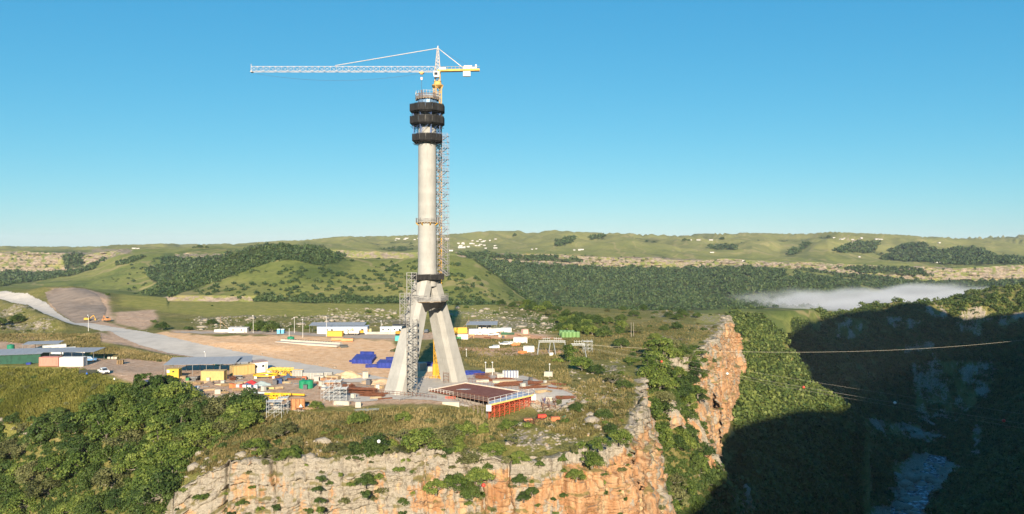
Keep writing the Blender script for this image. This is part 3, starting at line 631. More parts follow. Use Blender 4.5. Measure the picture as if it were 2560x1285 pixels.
def crown_shape(kind, seed):
    g = np.random.default_rng(seed); C = []; Rr = []
    n = {'dome': 34, 'spread': 30, 'bush': 14, 'tall': 30, 'open': 16}[kind]
    for k in range(n):
        th = g.uniform(0, 2*math.pi); q = math.sqrt(g.uniform(0, 1))
        if kind == 'dome': p = (q*.80*math.cos(th), q*.80*math.sin(th), .22+.85*math.sqrt(max(0, 1-q*q))*g.uniform(.25, 1)); r = g.uniform(.22, .38)
        elif kind == 'spread': p = (q*.95*math.cos(th), q*.95*math.sin(th), .42+.42*(1-q*q)+g.uniform(-.25, .1)); r = g.uniform(.18, .32)
        elif kind == 'bush': p = (q*.7*math.cos(th), q*.7*math.sin(th), .18+.5*math.sqrt(max(0, 1-q*q))*g.uniform(.3, 1)); r = g.uniform(.24, .4)
        elif kind == 'tall': p = (q*.55*math.cos(th), q*.55*math.sin(th), g.uniform(.25, 1.6)); r = g.uniform(.24, .38)*(1.1-.28*p[2])
        else: p = (q*.9*math.cos(th), q*.9*math.sin(th), .55+g.uniform(0, .55)); r = g.uniform(.14, .24)
        C.append(p); Rr.append(r)
    return np.array(C), np.array(Rr)
def tree_proto(kind, r, leaf, seed, nleaf):
    """a tapered trunk with limbs under a crown of leaf clumps, built at true size (crown radius r)"""
    C, Rr = crown_shape(kind, seed); C = C*r; Rr = Rr*r
    V, Fc, t = leaf_cloud(r, nleaf, C, Rr, .19 if r > 2.5 else .15, .8, seed+5)
    cr = np_mesh('crown', V, Fc, leaf, None, False, {'tint': t})
    m = MB(); g = random.Random(seed); base = .05*r+.05
    fork = Vector((g.uniform(-.1, .1)*r, g.uniform(-.1, .1)*r, (.10 if kind == 'bush' else .22)*r))
    m.tube((0, 0, -.12*r-.3), fork, base*1.25, base*.8, 7)
    for k in range(0, len(C), 2 if kind != 'open' else 1):
        mid = fork.lerp(Vector(C[k]), .55)+Vector((0, 0, -.06*r)); m.tube(fork, mid, base*.5, base*.3, 5, False); m.tube(mid, C[k], base*.3, base*.1, 4, False)
    tr = m.build('trunk', BARK)
    return cr, tr
PROTO = {}
for kind, r, leaf, n, key in [('dome', 4.0, LEAF_A, 3600, 'dome'), ('dome', 4.2, LEAF_B, 3600, 'dark'), ('spread', 4.4, LEAF_C, 3200, 'olive'), ('spread', 4.4, LEAF_A, 3200, 'spread'),
                              ('tall', 3.4, LEAF_A, 3200, 'tall'), ('tall', 3.4, LEAF_B, 3200, 'talldark'), ('bush', 1.7, LEAF_A, 700, 'bush'), ('bush', 1.7, LEAF_C, 650, 'bushol'), ('bush', 1.9, LEAF_B, 800, 'bushdk'), ('open', 3.4, LEAF_C, 900, 'open')]:
    PROTO[key] = [(tree_proto(kind, r, leaf, 11*len(PROTO)+k*97+3, n), r) for k in range(3)]
protos_unused = set(o.name for v in PROTO.values() for (p, r) in v for o in p)
NPL = {'n': 0}
def plant(key, loc, rad, label, group, cat='tree', name=None, sx=1.0):
    (cr, tr), r0 = random.choice(PROTO[key]); NPL['n'] += 1
    e = empty(name or ('bush' if 'bush' in key else 'tree'), loc, random.uniform(0, 6.28), label, cat, group)
    s = rad/r0; e.scale = (s*random.uniform(.9, 1.15), s*random.uniform(.9, 1.15), s*random.uniform(.85, 1.1)*sx)
    for q in (cr, tr):
        c = q.copy(); COL.objects.link(c); c.parent = e
    return e
def scatter(poly, n, dmin, key):
    """points in a picture outline, kept apart on the ground"""
    xs = [p[0] for p in poly]; ys = [p[1] for p in poly]; out = []; g = random.Random(hash(key) % 1000 if not isinstance(key, int) else key)
    for t in range(n*40):
        px = g.uniform(min(xs), max(xs)); py = g.uniform(min(ys), max(ys))
        if not inpoly(np.array([px]), np.array([py]), poly)[0]: continue
        p = gp(px, py)
        if all((p.x-q.x)**2+(p.y-q.y)**2 > dmin*dmin for q in out): out.append(p)
        if len(out) >= n: break
    return out
def pick(g, kv):
    t = g.uniform(0, sum(v for _, v in kv))
    for k, v in kv:
        t -= v
        if t <= 0: return k
    return kv[-1][0]
g0 = random.Random(5)
DESC = {'dome': ('bright green domed tree', 'tree'), 'dark': ('dark green dense tree', 'tree'), 'olive': ('olive green spreading tree', 'tree'), 'spread': ('green flat topped spreading tree', 'tree'),
        'tall': ('tall bright green tree', 'tree'), 'talldark': ('tall dark green tree', 'tree'), 'bush': ('green rounded bush', 'bush'), 'bushol': ('olive green bush', 'bush'), 'bushdk': ('dark green bush', 'bush'), 'open': ('thin open crowned tree with bare limbs', 'tree')}
def grove(poly, n, dmin, kinds, rr, where, seed, sx=1.0):
    for p in scatter(poly, n, dmin, seed):
        k = pick(g0, kinds); r = g0.uniform(*rr)*(.62 if 'bush' in k else 1)
        plant(k, p-Vector((0, 0, .3)), r, DESC[k][0]+' '+where, DESC[k][0]+' '+where, DESC[k][1], sx=sx)
# the thicket that fills the gully at the lower left
grove([(55,1075),(190,1045),(300,1000),(330,985),(430,990),(470,1035),(620,1030),(640,1070),(500,1120),(445,1190),(420,1285),(0,1300),(-20,1180)], 84, 5.2, [('dome', 3), ('dark', 3), ('spread', 2), ('olive', 2), ('tall', 1.5), ('talldark', 1.5)], (4.2, 6.8), 'in the gully thicket left of the cliff', 21)
grove([(-20,1050),(60,1060),(60,1200),(-20,1250)], 12, 4.0, [('dark', 2), ('olive', 1), ('bushdk', 2)], (2.6, 4.0), 'at the shaded left end of the gully', 22)
# the slope above the cliff
for (px, py, r, k, lab) in [(575,1068,4.6,'dome','broad green tree on the grass slope below the concrete blocks'),(705,1092,4.4,'olive','spreading olive tree with pale forked trunk above the cliff'),(897,1062,3.6,'dome','bright green rounded tree alone on the grass below the concrete track'),
    (790,1022,2.3,'dome','small green tree beside the grey scaffold at the yard edge'),(1272,1074,3.5,'spread','green tree in front of the red shoring props'),(1320,1068,2.0,'bush','small bright bush right of the tree before the red props'),
    (1060,1120,5.6,'spread','large spreading tree with yellow rim on the slope before the pylon'),(1110,1110,4.6,'olive','olive tree leaning on the right of the large spreading tree'),(1010,1052,2.8,'dome','green tree nearest the concrete track before the pylon'),(1160,1095,3.8,'dome','green tree on the slope left of the upright sapling'),
    (1208,1085,2.2,'tall','slim upright sapling on the grass before the deck formwork'),(940,1130,4.4,'dark','dark green tree at the lip over the cleft in the cliff'),(885,1150,3.8,'dark','dark green tree second from the cleft at the cliff lip'),(1000,1110,3.6,'open','thin tree with bare white limbs on the slope'),
    (1230,1135,3.4,'dome','green tree at the head of the orange cliff'),(1170,1160,4.6,'olive','wide olive tree hanging over the ledge of the cliff'),(510,1120,3.6,'open','thin tree with pale twisted trunk by the white boulder'),(640,1130,3.6,'spread','green tree on the rocky lip at the left of the cliff'),
    (460,1110,3.4,'olive','olive tree on the stony edge of the gully'),(1075,1060,2.2,'bushol','olive bush on the grass right below the concrete track')]:
    plant(k, gp(px, py)-Vector((0, 0, .3)), r, lab, 'trees on the slope above the cliff', 'bush' if 'bush' in k else 'tree')
grove([(460,1120),(700,1075),(1000,1085),(1240,1090),(1300,1110),(1200,1150),(900,1165),(600,1165),(450,1185)], 34, 4.2, [('bush', 2), ('bushol', 2), ('bushdk', 2), ('open', 1), ('olive', 1)], (2.0, 3.4), 'on the rocky slope above the cliff', 23)
grove([(470,1040),(900,1030),(1240,1050),(1240,1090),(900,1080),(480,1100)], 16, 7, [('bushol', 2), ('bush', 1)], (1.2, 2.2), 'in the rough grass below the yard', 24)
# forested chute between the two buttresses
grove([(1625,895),(1690,880),(1750,880),(1775,940),(1745,1040),(1745,1120),(1790,1190),(1775,1290),(1640,1290),(1630,1180),(1610,1050)], 78, 4.8, [('dome', 3), ('dark', 2), ('spread', 2), ('tall', 2), ('talldark', 1), ('olive', 1)], (4.2, 6.4), 'in the wooded chute between the two orange cliffs', 25)
grove([(1750,1050),(1830,1080),(1850,1210),(1790,1290),(1740,1290)], 16, 5.0, [('talldark', 2), ('dark', 3), ('dome', 1)], (3.0, 4.4), 'at the foot of the far orange cliff', 33)
# rough ground right of the pad
for (px, py, r, k, lab) in [(1552,870,4.2,'dark','dark round tree alone on the dry grass right of the steel portals'),(1638,848,3.6,'dome','green tree on the dry slope near the twin power poles'),(1425,905,4.4,'tall','bright green tree behind the right steel portal'),(1455,925,4.8,'dome','large bright green tree at the head of the dark hollow'),
    (1490,935,3.6,'dark','dark tree right of the bright tree at the hollow'),(1530,960,3.8,'open','thin grey tree over the shaded hollow'),(1560,970,3.0,'dark','dark tree at the lip of the first rock buttress'),(1395,905,2.6,'bush','green bush left of the bright tree at the hollow'),
    (1480,838,4.6,'dome','bright green tree left of the pair by the green tanks'),(1510,842,4.8,'dark','dark green tree right of the pair by the green tanks'),(1376,1000,1.2,'bushol','low olive bush by the end of the concrete apron')]:
    plant(k, gp(px, py)-Vector((0, 0, .3)), r, lab, 'trees right of the pylon', 'bush' if 'bush' in k else 'tree')
grove([(1440,960),(1570,930),(1600,1000),(1560,1080),(1450,1090),(1400,1050)], 20, 4.0, [('bush', 2), ('bushol', 3), ('dark', 1)], (2.0, 3.4), 'on the broken ground right of the concrete apron', 26)
grove([(1560,880),(1640,860),(1760,850),(1800,880),(1640,890),(1570,920)], 18, 5.0, [('bush', 2), ('bushdk', 2), ('dome', 1)], (2.4, 3.8), 'along the rim above the wooded chute', 27)
grove([(1245,762),(1330,760),(1400,772),(1480,800),(1560,800),(1600,835),(1470,838),(1380,838),(1400,800),(1320,775)], 56, 5.5, [('dome', 2), ('dark', 4), ('olive', 2), ('bushdk', 3)], (3.4, 5.0), 'in the copse behind the green tanks', 28)
grove([(1480,765),(1800,778),(1830,830),(1700,845),(1560,800)], 38, 7, [('bushdk', 3), ('bushol', 2), ('dark', 2)], (2.6, 4.2), 'scattered over the dry hillock by the rim', 29)
grove([(-30,930),(180,930),(330,980),(300,1010),(220,1040),(60,1040),(-30,1000)], 22, 5, [('bushol', 3), ('bushdk', 2)], (2.0, 3.4), 'in the tall grass of the shoulder below the yard', 35)
# behind the yard
for (px, py, r, k, lab) in [(405,825,4.4,'dark','dark round tree beside the cut bank at the road bend'),(385,806,2.8,'bushdk','small dark bush behind the tree at the road bend'),(470,826,3.0,'bushdk','dark bush on the rocks left of the low white shed'),(530,810,3.2,'dark','dark bush above the leaning mast'),
    (650,826,6.0,'dark','largest dark tree of the clump behind the light pole'),(680,830,5.4,'dark','dark tree on the right of the clump behind the light pole'),(628,828,4.4,'dome','tree on the left of the clump behind the light pole'),(920,783,3.4,'bushdk','dark bush among the pale stones left of the pylon'),(915,812,3.0,'bushdk','dark round bush behind the white cabins'),(975,795,2.6,'bush','green bush near the scaffold left of the pylon'),
    (45,808,4.6,'dark','big dark bush on the stony bank at the far left'),(0,812,3.6,'dark','dark bush at the left edge of the stony bank'),(988,880,2.6,'bushdk','dark bush half behind the left pylon leg'),(530,765,1.4,'bushdk','lone dark shrub on the green terrace'),(270,738,2.6,'bushdk','flat dark tree on the ridge above the cut'),
    (1125,795,2.0,'bushdk','small dark bush just right of the pylon'),(1165,770,3.0,'bushdk','dark bush on the terrace right of the pylon'),(1240,785,2.6,'bushdk','dark bush over the stony rise'),(730,820,2.4,'bushdk','dark bush behind the blue toilets'),(770,822,2.6,'bush','green bush left of the white canteen'),(835,780,2.0,'bushol','olive bush on the green terrace'),(580,812,2.2,'bushol','olive bush among stones behind the low shed')]:
    plant(k, gp(px, py)-Vector((0, 0, .3)), r, lab, 'bushes behind the works', 'bush' if 'bush' in k else 'tree')
grove([(-20,760),(60,775),(130,815),(100,835),(-20,830)], 14, 5, [('bushol', 3), ('bushdk', 1)], (1.6, 3.0), 'on the stony bank beside the cut road', 30)
grove([(450,800),(620,790),(900,790),(900,818),(700,820),(480,820)], 20, 9, [('bushdk', 2), ('bushol', 2)], (1.4, 2.8), 'among the stones behind the works', 31)
grove([(-30,830),(250,835),(260,880),(420,905),(300,900),(120,868),(-30,850)], 26, 5, [('bushol', 3), ('bush', 1)], (1.2, 2.6), 'on the rough bank between yard and road', 32)
# bushes rooted in the ledges of the cliff
def ledge_bushes(CR, n, dlo, dhi, where, seed, rr, pxr):
    X, Y, Zc, led, D = CR; g = np.random.default_rng(seed); ok = np.argwhere((D > dlo) & (D < dhi) & (led > .7)); g.shuffle(ok); got = []
    for i, j in ok:
        x, y, z = X[i, j], Y[i, j], Zc[i, j]; u = x/y*F+CX
        if not pxr[0] < u < pxr[1] or fbm(np.array([u/60.]), np.array([z/8.]), 2, seed)[0] < -.12: continue
        if any((x-a)**2+(y-b)**2+(z-c)**2 < 7 for a, b, c in got): continue
        got.append((x, y, z)); k = pick(g0, [('bush', 2), ('bushol', 2), ('bushdk', 2)])
        plant(k, (x, y, z-.2), g0.uniform(*rr), DESC[k][0]+' '+where, DESC[k][0]+' '+where, 'bush')
        if len(got) >= n: break
ledge_bushes(C1, 62, .5, 20, 'rooted in a ledge of the near cliff', 41, (.8, 2.0), (430, 1240))
ledge_bushes(C1, 24, .5, 18, 'clinging to the orange cliff face', 42, (.8, 1.8), (1240, 1620))
ledge_bushes(C2, 20, .5, 40, 'clinging to the far orange buttress', 43, (1.2, 2.6), (1640, 1900))
def rim_bushes(CR, n, seed, pxr, rr, where, kinds):
    X, Y, Zc, led, D = CR; g = np.random.default_rng(seed); k = 0; got = []; t = 0
    while k < n and t < 6000:
        t += 1; j = int(g.integers(0, X.shape[1])); i = int(g.integers(1, 16)); x, y, z = X[i, j], Y[i, j], Zc[i, j]; u = x/y*F+CX
        if not pxr[0] < u < pxr[1] or fbm(np.array([u/70.]), np.array([0.]), 2, seed)[0] < -.1 or any((x-a)**2+(y-b)**2 < 3.2 for a, b in got): continue
        got.append((x, y)); k += 1; q = pick(g0, kinds); plant(q, (x, y, z-.3), g0.uniform(*rr)*(.7 if 'bush' in q else 1), DESC[q][0]+' '+where, DESC[q][0]+' '+where, DESC[q][1])
rim_bushes(C1, 44, 44, (600, 1240), (1.6, 3.2), 'spilling over the brink of the near cliff', [('bush', 2), ('bushol', 2), ('bushdk', 2), ('dome', 1), ('olive', 1)])
rim_bushes(C1, 18, 45, (1240, 1625), (1.4, 3.0), 'on the brink of the orange cliff', [('bush', 2), ('bushol', 2), ('dome', 1)])
rim_bushes(C2, 16, 46, (1640, 1850), (1.6, 3.4), 'on the brink of the far orange buttress', [('bush', 1), ('bushol', 2), ('bushdk', 2)])
for (px, Y, z, r, k) in [(800,184,-60,1.6,'bushdk'),(795,183,-62.5,1.7,'bushdk'),(800,182.5,-65,1.6,'bushdk'),(803,182,-67.5,1.8,'bush'),(692,183,-67,1.6,'bushdk'),(912,184.5,-61.5,2.6,'dark'),(916,183.5,-64,2.2,'bushdk')]:
    plant(k, PY(px, Y, z-1), r, 'dark green creeper bush in the vertical cleft of the pale cliff', 'bushes in the cliff cleft', 'bush')
for (px, Y, z, r, k) in [(1700,316,-57,4.6,'dome'),(1725,314,-60,4.8,'dark'),(1690,308,-62,4.8,'spread'),(1712,304,-66,5.0,'dome'),(1738,318,-56,4.2,'talldark'),(1745,312,-64,4.4,'dome'),(1680,300,-68,4.8,'dark'),(1720,298,-72,4.8,'dome'),(1665,312,-58,4.4,'dome'),(1752,320,-68,4.0,'dark')]:
    plant(k, PY(px, Y, z-3), r, DESC[k][0]+' against the left edge of the far orange buttress', DESC[k][0]+' by the far buttress', 'tree')
for (px, Y, z, r, k) in [(1480,190,-58,3.0,'dome'),(1440,188,-61,2.6,'dome'),(1500,192,-54,2.8,'spread'),(1550,199,-54.5,3.4,'dome'),(1300,185,-61,2.2,'dark'),(1330,184,-63.5,2.0,'dark'),(1310,184,-65,2.0,'dark'),(1200,184,-60.5,4.0,'dome'),(1140,184,-62,3.6,'dome'),(1090,184,-63,3.2,'spread'),(1180,183,-64,3.0,'dark'),(1600,233,-61,2.6,'dome'),(1602,235,-68,2.6,'dome'),(1604,234,-75,2.8,'bush')]:
    plant(k, PY(px, Y, z-1.2), r, DESC[k][0]+' growing out of the face of the orange cliff', DESC[k][0]+' on the orange cliff', 'bush' if 'bush' in k else 'tree')
for (px, py, r, lab) in [(500,620,9,'widest tree of the small clump on the left skyline'),(517,620,6,'right tree of the small clump on the left skyline'),(486,620,6,'left tree of the small clump on the left skyline'),(1287,590,9,'single dark tree on the skyline just right of the pylon'),(1712,602,11,'dark tree of the skyline gap right of the long hill'),(1805,599,11,'dark tree clump on the skyline beyond the village road'),(2072,594,9,'single dark tree crowning the conical hill'),(1722,602,7,'small tree beside the skyline gap')]:
    p = hp(px, py)
    if p is not None: plant('dark', p-Vector((0, 0, 1)), r, lab, 'trees on the far skyline')
for v in PROTO.values():
    for (p, r) in v:
        for o in p: bpy.data.objects.remove(o)

# ---- woods that read as one mass
def wood(name, pts, rad, leaf, nleaf, size, seed, label=None):
    """pts (n,3) tree feet, rad (n,) crown radii -> ONE canopy mesh of leaf clumps"""
    g = np.random.default_rng(seed); n = len(pts); VV = []; TT = []
    var = []
    for k in range(8):
        C, Rr = crown_shape('dome' if k % 3 else 'spread', seed+k); V, Fc, t = leaf_cloud(1, nleaf, C, Rr*1.15, size, .85, seed+k*3); var.append((V, t))
    ki = g.integers(0, 8, n); a = g.uniform(0, 6.28, n); tj = g.uniform(-.35, .35, n)
    for k in range(8):
        sel = ki == k
        if not sel.any(): continue
        V, t = var[k]; ca, sa = np.cos(a[sel])[:, None], np.sin(a[sel])[:, None]; r = rad[sel][:, None]
        x = (V[None, :, 0]*ca-V[None, :, 1]*sa)*r; y = (V[None, :, 0]*sa+V[None, :, 1]*ca)*r; z = V[None, :, 2]*r*1.1
        VV.append((np.stack([x, y, z], -1)+pts[sel][:, None, :]).reshape(-1, 3)); TT.append(np.clip(t[None]+tj[sel][:, None], 0, 1).ravel())
    V = np.concatenate(VV); T = np.concatenate(TT)
    o = np_mesh(name, V, np.arange(len(V)).reshape(-1, 4), leaf, None, False, {'tint': T})
    return tag(o, label, 'forest' if label else None, None, 'stuff')
def sample(polys, n, fn, seed, holes=None, need=None):
    g = np.random.default_rng(seed); out = []; A = [abs(sum(p[i][0]*p[(i+1) % len(p)][1]-p[(i+1) % len(p)][0]*p[i][1] for i in range(len(p))))/2 for p in polys]; T = sum(A)
    for q, ar in zip(polys, A):
        m = int(n*ar/T)+1; xs = [p[0] for p in q]; ys = [p[1] for p in q]; k = 0; tries = 0
        while k < m and tries < m*6:
            tries += 1
            px = g.uniform(min(xs), max(xs)); py = g.uniform(min(ys), max(ys)); P = (np.array([px]), np.array([py]))
            if not inpoly(*P, q)[0] or (holes and in_any(*P, holes)[0]): continue
            p = fn(px, py)
            if p is None or (need and not need(px, py, p)): continue
            out.append((p.x, p.y, p.z)); k += 1
    return np.array(out)
gw = np.random.default_rng(77)
GORGE = [[(1830,905),(1850,880),(1890,795),(2000,780),(2100,762),(2300,740),(2430,722),(2600,700),(2600,1290),(1800,1290),(1850,1190),(1840,1080),(1815,960)], [(1700,1230),(1800,1180),(1800,1290),(1700,1290)], [(1820,780),(1895,785),(1880,850),(1850,890),(1830,850)], [(1828,796),(2010,797),(2020,835),(1930,870),(1850,880)], [(1828,796),(2010,797),(2020,835),(1930,870),(1850,880)]]
def not_river(px, py, p):
    return seg_dist(np.array([p.x]), np.array([p.y]), RIV)[0] > 19+6*math.sin(p.y*.05) and p.y > 290
PG = np.concatenate([sample(GORGE, 6200, gp, 90, GHOLES, not_river), sample(GHOLES, 150, gp, 89, None, not_river)]); PG[:, 2] -= 2.0
wood('gorge_forest', PG, gw.uniform(3.2, 6.4, len(PG)), LEAF_G, 110, .17, 91, 'dense green forest on the sides of the deep gorge')
rvi = np.argwhere(rav > .6); gr_ = np.random.default_rng(88); rvi = rvi[gr_.permutation(len(rvi))[:900]]
PR = np.stack([(HPX[rvi[:, 0], rvi[:, 1]]-CX)/F*HYg[rvi[:, 0], rvi[:, 1]], HYg[rvi[:, 0], rvi[:, 1]], HZg[rvi[:, 0], rvi[:, 1]]-1], -1) if len(rvi) else np.zeros((0, 3))
if len(PR): wood('ravine_scrub', PR, gr_.uniform(3, 7, len(PR)), LEAF_F, 40, .26, 87, 'dark bush in the ravines of the far hills')
PF = sample(WOODS, 9000, hp, 92, BALD); PF[:, 2] -= 2.5
wood('hill_forest', PF, gw.uniform(4.0, 8.0, len(PF))*np.clip(PF[:, 1]/1500, .7, 1.5), LEAF_F, 44, .26, 93, 'dark green woods on the slopes across the valley')
SHRUB = [[(500,716),(640,670),(800,660),(1060,680),(1180,690),(1290,740),(1310,762),(640,752),(480,735)], [(780,640),(1130,650),(1240,690),(1000,700),(800,690)], [(200,720),(330,640),(640,640),(560,650),(420,664),(340,730)], [(760,620),(1900,640),(1900,655),(760,632)]]
PS = np.concatenate([sample([SHRUB[0]], 420, hp, 94), sample([SHRUB[1]], 160, hp, 95), sample([SHRUB[2]], 60, hp, 96), sample([[(640,735),(1080,745),(1080,762),(640,755)]], 160, hp, 98), sample(scarp[:2], 520, hp, 97)])
ps_keep = fbm(PS[:, 0]/60, PS[:, 1]/60, 3, 99) > -.25; PS = PS[ps_keep]; PS[:, 2] -= .8
wood('hillside_scrub', PS, gw.uniform(1.6, 4.6, len(PS)), LEAF_F, 60, .24, 98, 'dark scrub dotted over the grassy hillsides')
PU = np.concatenate([sample([[(40,1085),(190,1050),(330,990),(440,985),(480,1040),(640,1035),(640,1075),(500,1125),(450,1190),(420,1300),(-30,1300),(-30,1060)]], 1500, gp, 191), sample([[(1625,890),(1760,880),(1780,940),(1750,1060),(1850,1100),(1850,1300),(1630,1300),(1615,1050)]], 1300, gp, 192), sample([[(1245,764),(1400,772),(1480,800),(1600,835),(1400,838)]], 160, gp, 193)])
PU[:, 2] -= .5
wood('undergrowth', PU, gw.uniform(.7, 1.7, len(PU)), LEAF_B, 170, .15, 194, 'tangled undergrowth beneath the trees of the gully and chute')
# ---- grass tussocks over the near slopes, loose stones
def tufts(name, polys, n, leaf, h, seed, label):
    P = sample(polys, n, gp, seed); g = np.random.default_rng(seed); m = len(P); B = 7
    c = np.repeat(P, B, 0); a = g.uniform(0, 6.28, m*B); le = g.uniform(.25, .6, m*B)*h; hh = np.repeat(g.uniform(.5, 1.2, m), B)*h*g.uniform(.6, 1.1, m*B)
    d = np.stack([np.cos(a), np.sin(a), a*0], -1); w = np.stack([-np.sin(a), np.cos(a), a*0], -1)*(.16*h)
    c = c+d*g.uniform(0, .35, m*B)[:, None]*h; top = c+d*le[:, None]+np.array([0, 0, 1])*hh[:, None]
    c[:, 2] -= .1
    V = np.stack([c-w, c+w, top+w*.35, top-w*.35], 1).reshape(-1, 3)
    t = np.repeat(np.clip(np.repeat(.5+.9*fbm(P[:, 0]/7, P[:, 1]/7, 3, seed), B)+g.uniform(-.25, .25, m*B), 0, 1), 4)
    tag(np_mesh(name, V, np.arange(len(V)).reshape(-1, 4), leaf, None, False, {'tint': t}), label, 'grass', None, 'stuff')
tufts('grass', [[(-40,920),(200,925),(345,975),(320,1010),(240,1060),(60,1070),(-40,1040)]], 7000, GRASSL, 1.0, 55, 'tall green grass on the shoulder left of the yard')
tufts('rough_grass', [[(440,1030),(680,1035),(1000,1022),(1120,1020),(1240,1045),(1300,1070),(1200,1130),(900,1160),(600,1170),(450,1190)], [(1330,1060),(1440,1010),(1440,960),(1500,940),(1580,940),(1590,1060),(1440,1100)]], 9000, GRASS, .8, 56, 'dry rough grass on the slopes above the cliff')
tufts('dry_grass', [[(1130,850),(1400,845),(1420,930),(1440,980),(1300,935),(1170,915)], [(1400,850),(1640,800),(1800,820),(1760,850),(1560,900),(1440,900)]], 6000, GRASS, .7, 57, 'dry grass on the flat right of the pylon')
tufts('bank_grass', [[(-40,835),(250,835),(250,862),(420,892),(540,912),(420,905),(280,895),(120,866),(-40,850)]], 4500, GRASS, .8, 58, 'rough grass on the banks between yard and road')
PH = sample([[(-40,920),(200,925),(345,975),(320,1010),(240,1060),(60,1070),(-40,1040)]], 620, gp, 195); PH = PH[fbm(PH[:, 0]/12, PH[:, 1]/12, 3, 196) > -.2]; PH[:, 2] -= .35
wood('herb_layer', PH, gw.uniform(.5, 1.5, len(PH)), m_leaf('leaf_herb', (.05, .065, .012), (.13, .14, .025), (.24, .22, .05), .3), 120, .17, 197, 'soft lumps of herbs and tall grass on the shoulder below the yard')
PL = sample([[(440,1050),(680,1045),(1000,1032),(1240,1060),(1300,1080),(1200,1130),(900,1160),(600,1170),(450,1190)], [(1400,950),(1580,940),(1590,1060),(1440,1100),(1340,1060)]], 420, gp, 198); PL = PL[fbm(PL[:, 0]/10, PL[:, 1]/10, 3, 199) > -.1]; PL[:, 2] -= .3
wood('low_scrub', PL, gw.uniform(.5, 1.3, len(PL)), LEAF_C, 110, .17, 200, 'low scrub in the dry grass above the cliff')
def rocks(name, polys, n, rr, seed, label, fn=gp, leaf=None):
    P = sample(polys, n, fn, seed); g = np.random.default_rng(seed); bmx = bmesh.new(); bmesh.ops.create_icosphere(bmx, subdivisions=1, radius=1)
    bv = np.array([v.co[:] for v in bmx.verts]); bf = np.array([[v.index for v in f.verts] for f in bmx.faces]); bmx.free(); VV = []; FF = []
    for k, p in enumerate(P):
        s = g.uniform(*rr)*(1+2*(g.uniform() > .92)); v = bv*(1+g.uniform(-.3, .3, (len(bv), 1)))*np.array([g.uniform(.8, 1.6), g.uniform(.8, 1.4), g.uniform(.45, .8)])*s
        a = g.uniform(0, 6.28); v = v @ np.array([[math.cos(a), math.sin(a), 0], [-math.sin(a), math.cos(a), 0], [0, 0, 1]]); VV.append(v+p); FF.append(bf+len(bv)*k)
    V = np.concatenate(VV); o = np_mesh(name, V, np.concatenate(FF), MROCK, None, False, {'iron': np.zeros(len(V)), 'veg': np.zeros(len(V))})
    tag(o, label, 'stones', None, 'stuff')
rocks('road_rubble', [[(345,866),(420,888),(560,909),(700,931),(700,926),(560,905),(420,884),(345,862)], [(300,818),(400,834),(500,858),(620,882),(860,926),(860,922),(620,878),(500,854),(400,830)], [(1180,930),(1250,938),(1310,937),(1380,958),(1440,985),(1450,980),(1390,950),(1310,932),(1250,934)], [(1380,960),(1450,990),(1455,1015),(1330,1012),(1340,1030),(1460,1030),(1470,1000),(1410,965)], [(520,1012),(760,1030),(780,1022),(640,1005)]], 900, (.12, .42), 64, 'pale rubble along the edges of road and apron')
rocks('stones', [ROCKPIX[0], ROCKPIX[1], ROCKPIX[3]], 900, (.25, .8), 61, 'pale loose stones strewn over the ground behind the works')
rocks('boulders', [ROCKPIX[5], ROCKPIX[6], ROCKPIX[2], ROCKPIX[7]], 650, (.25, .7), 62, 'pale weathered boulders along the cliff top and bank')
rocks('river_stones', [[(2190,1290),(2240,1190),(2330,1150),(2370,1170),(2330,1290)], [(2240,1060),(2330,1040),(2400,1090),(2380,1110),(2290,1090)]], 420, (.9, 2.6), 63, 'grey boulders in the bed of the river')
# ------------------------------------------------------------------ the building site
CONC = m_concrete('pylon_concrete', (.36, .352, .33), True); CONCG = m_concrete('slab_concrete', (.42, .385, .34)); CONCW = m_concrete('block_concrete', (.44, .395, .33))
ROADM = m_concrete('road_concrete', (.50, .45, .39), False, .12)
STEEL = paint((.22, .22, .22), .45, .35, 2, .5, .3); DARKST = paint((.04, .04, .042), .6, .4, 2); WHITE = paint((.58, .57, .55), .5, .2, .7)
YEL = paint((.56, .31, .035), .5, .3, .7); CYEL = paint((.58, .36, .12), .5, .25, .8); CRWH = paint((.50, .44, .41), .5, .2, .8); RED = paint((.50, .085, .04), .6, .35, 1.0); BLUE = paint((.022, .042, .25), .45, .35, .6)
RUST = paint((.16, .065, .038), .85, .5, .8, .1); TIMBER = paint((.30, .21, .12), .8, .4, .8, .1); GREENP = paint((.02, .20, .115), .45, .25, .6); GLASS = paint((.02, .03, .04), .1, .3, 1, .6); TYRE = paint((.018, .018, .018), .85, .2, 3)
NETM = NT('debris_net', .9, .1); NETM.col(NETM.ramp(NETM.noise(.9, NETM.pos((1, 1, .25)), 5, .7), [(.3, (.012, .012, .013)), (.65, (.035, .034, .033)), (.8, (.10, .095, .085))])); NETM = NETM.m
NETG = paint((.02, .075, .05), .8, .4, .7); PLY = NT('ply_sheets', .65, .3)
_b = PLY.n('ShaderNodeTexBrick'); _b.inputs['Scale'].default_value = .4; _b.inputs['Mortar Size'].default_value = .012; _b.inputs['Color1'].default_value = (.155, .048, .026, 1); _b.inputs['Color2'].default_value = (.20, .066, .038, 1); _b.inputs['Mortar'].default_value = (.05, .018, .012, 1)
PLY.ln(PLY.pos((1, 1, 1), True), _b.inputs['Vector']); PLY.col(PLY.mix(PLY.ramp(PLY.noise(.5, None, 5, .7), [(.45, 0.0), (.75, .5)]), _b.outputs['Color'], (.26, .13, .085))); PLY = PLY.m
ROOFM = corrugated((.25, .27, .30), .35, (.22, .14, .10), .4)
def at(px, py, dz=0): p = gp(px, py); p.z += dz; return p
def thing(name, px, py, rz, label, cat, group=None, dz=0): return empty(name, at(px, py, dz), rz, label, cat, group)
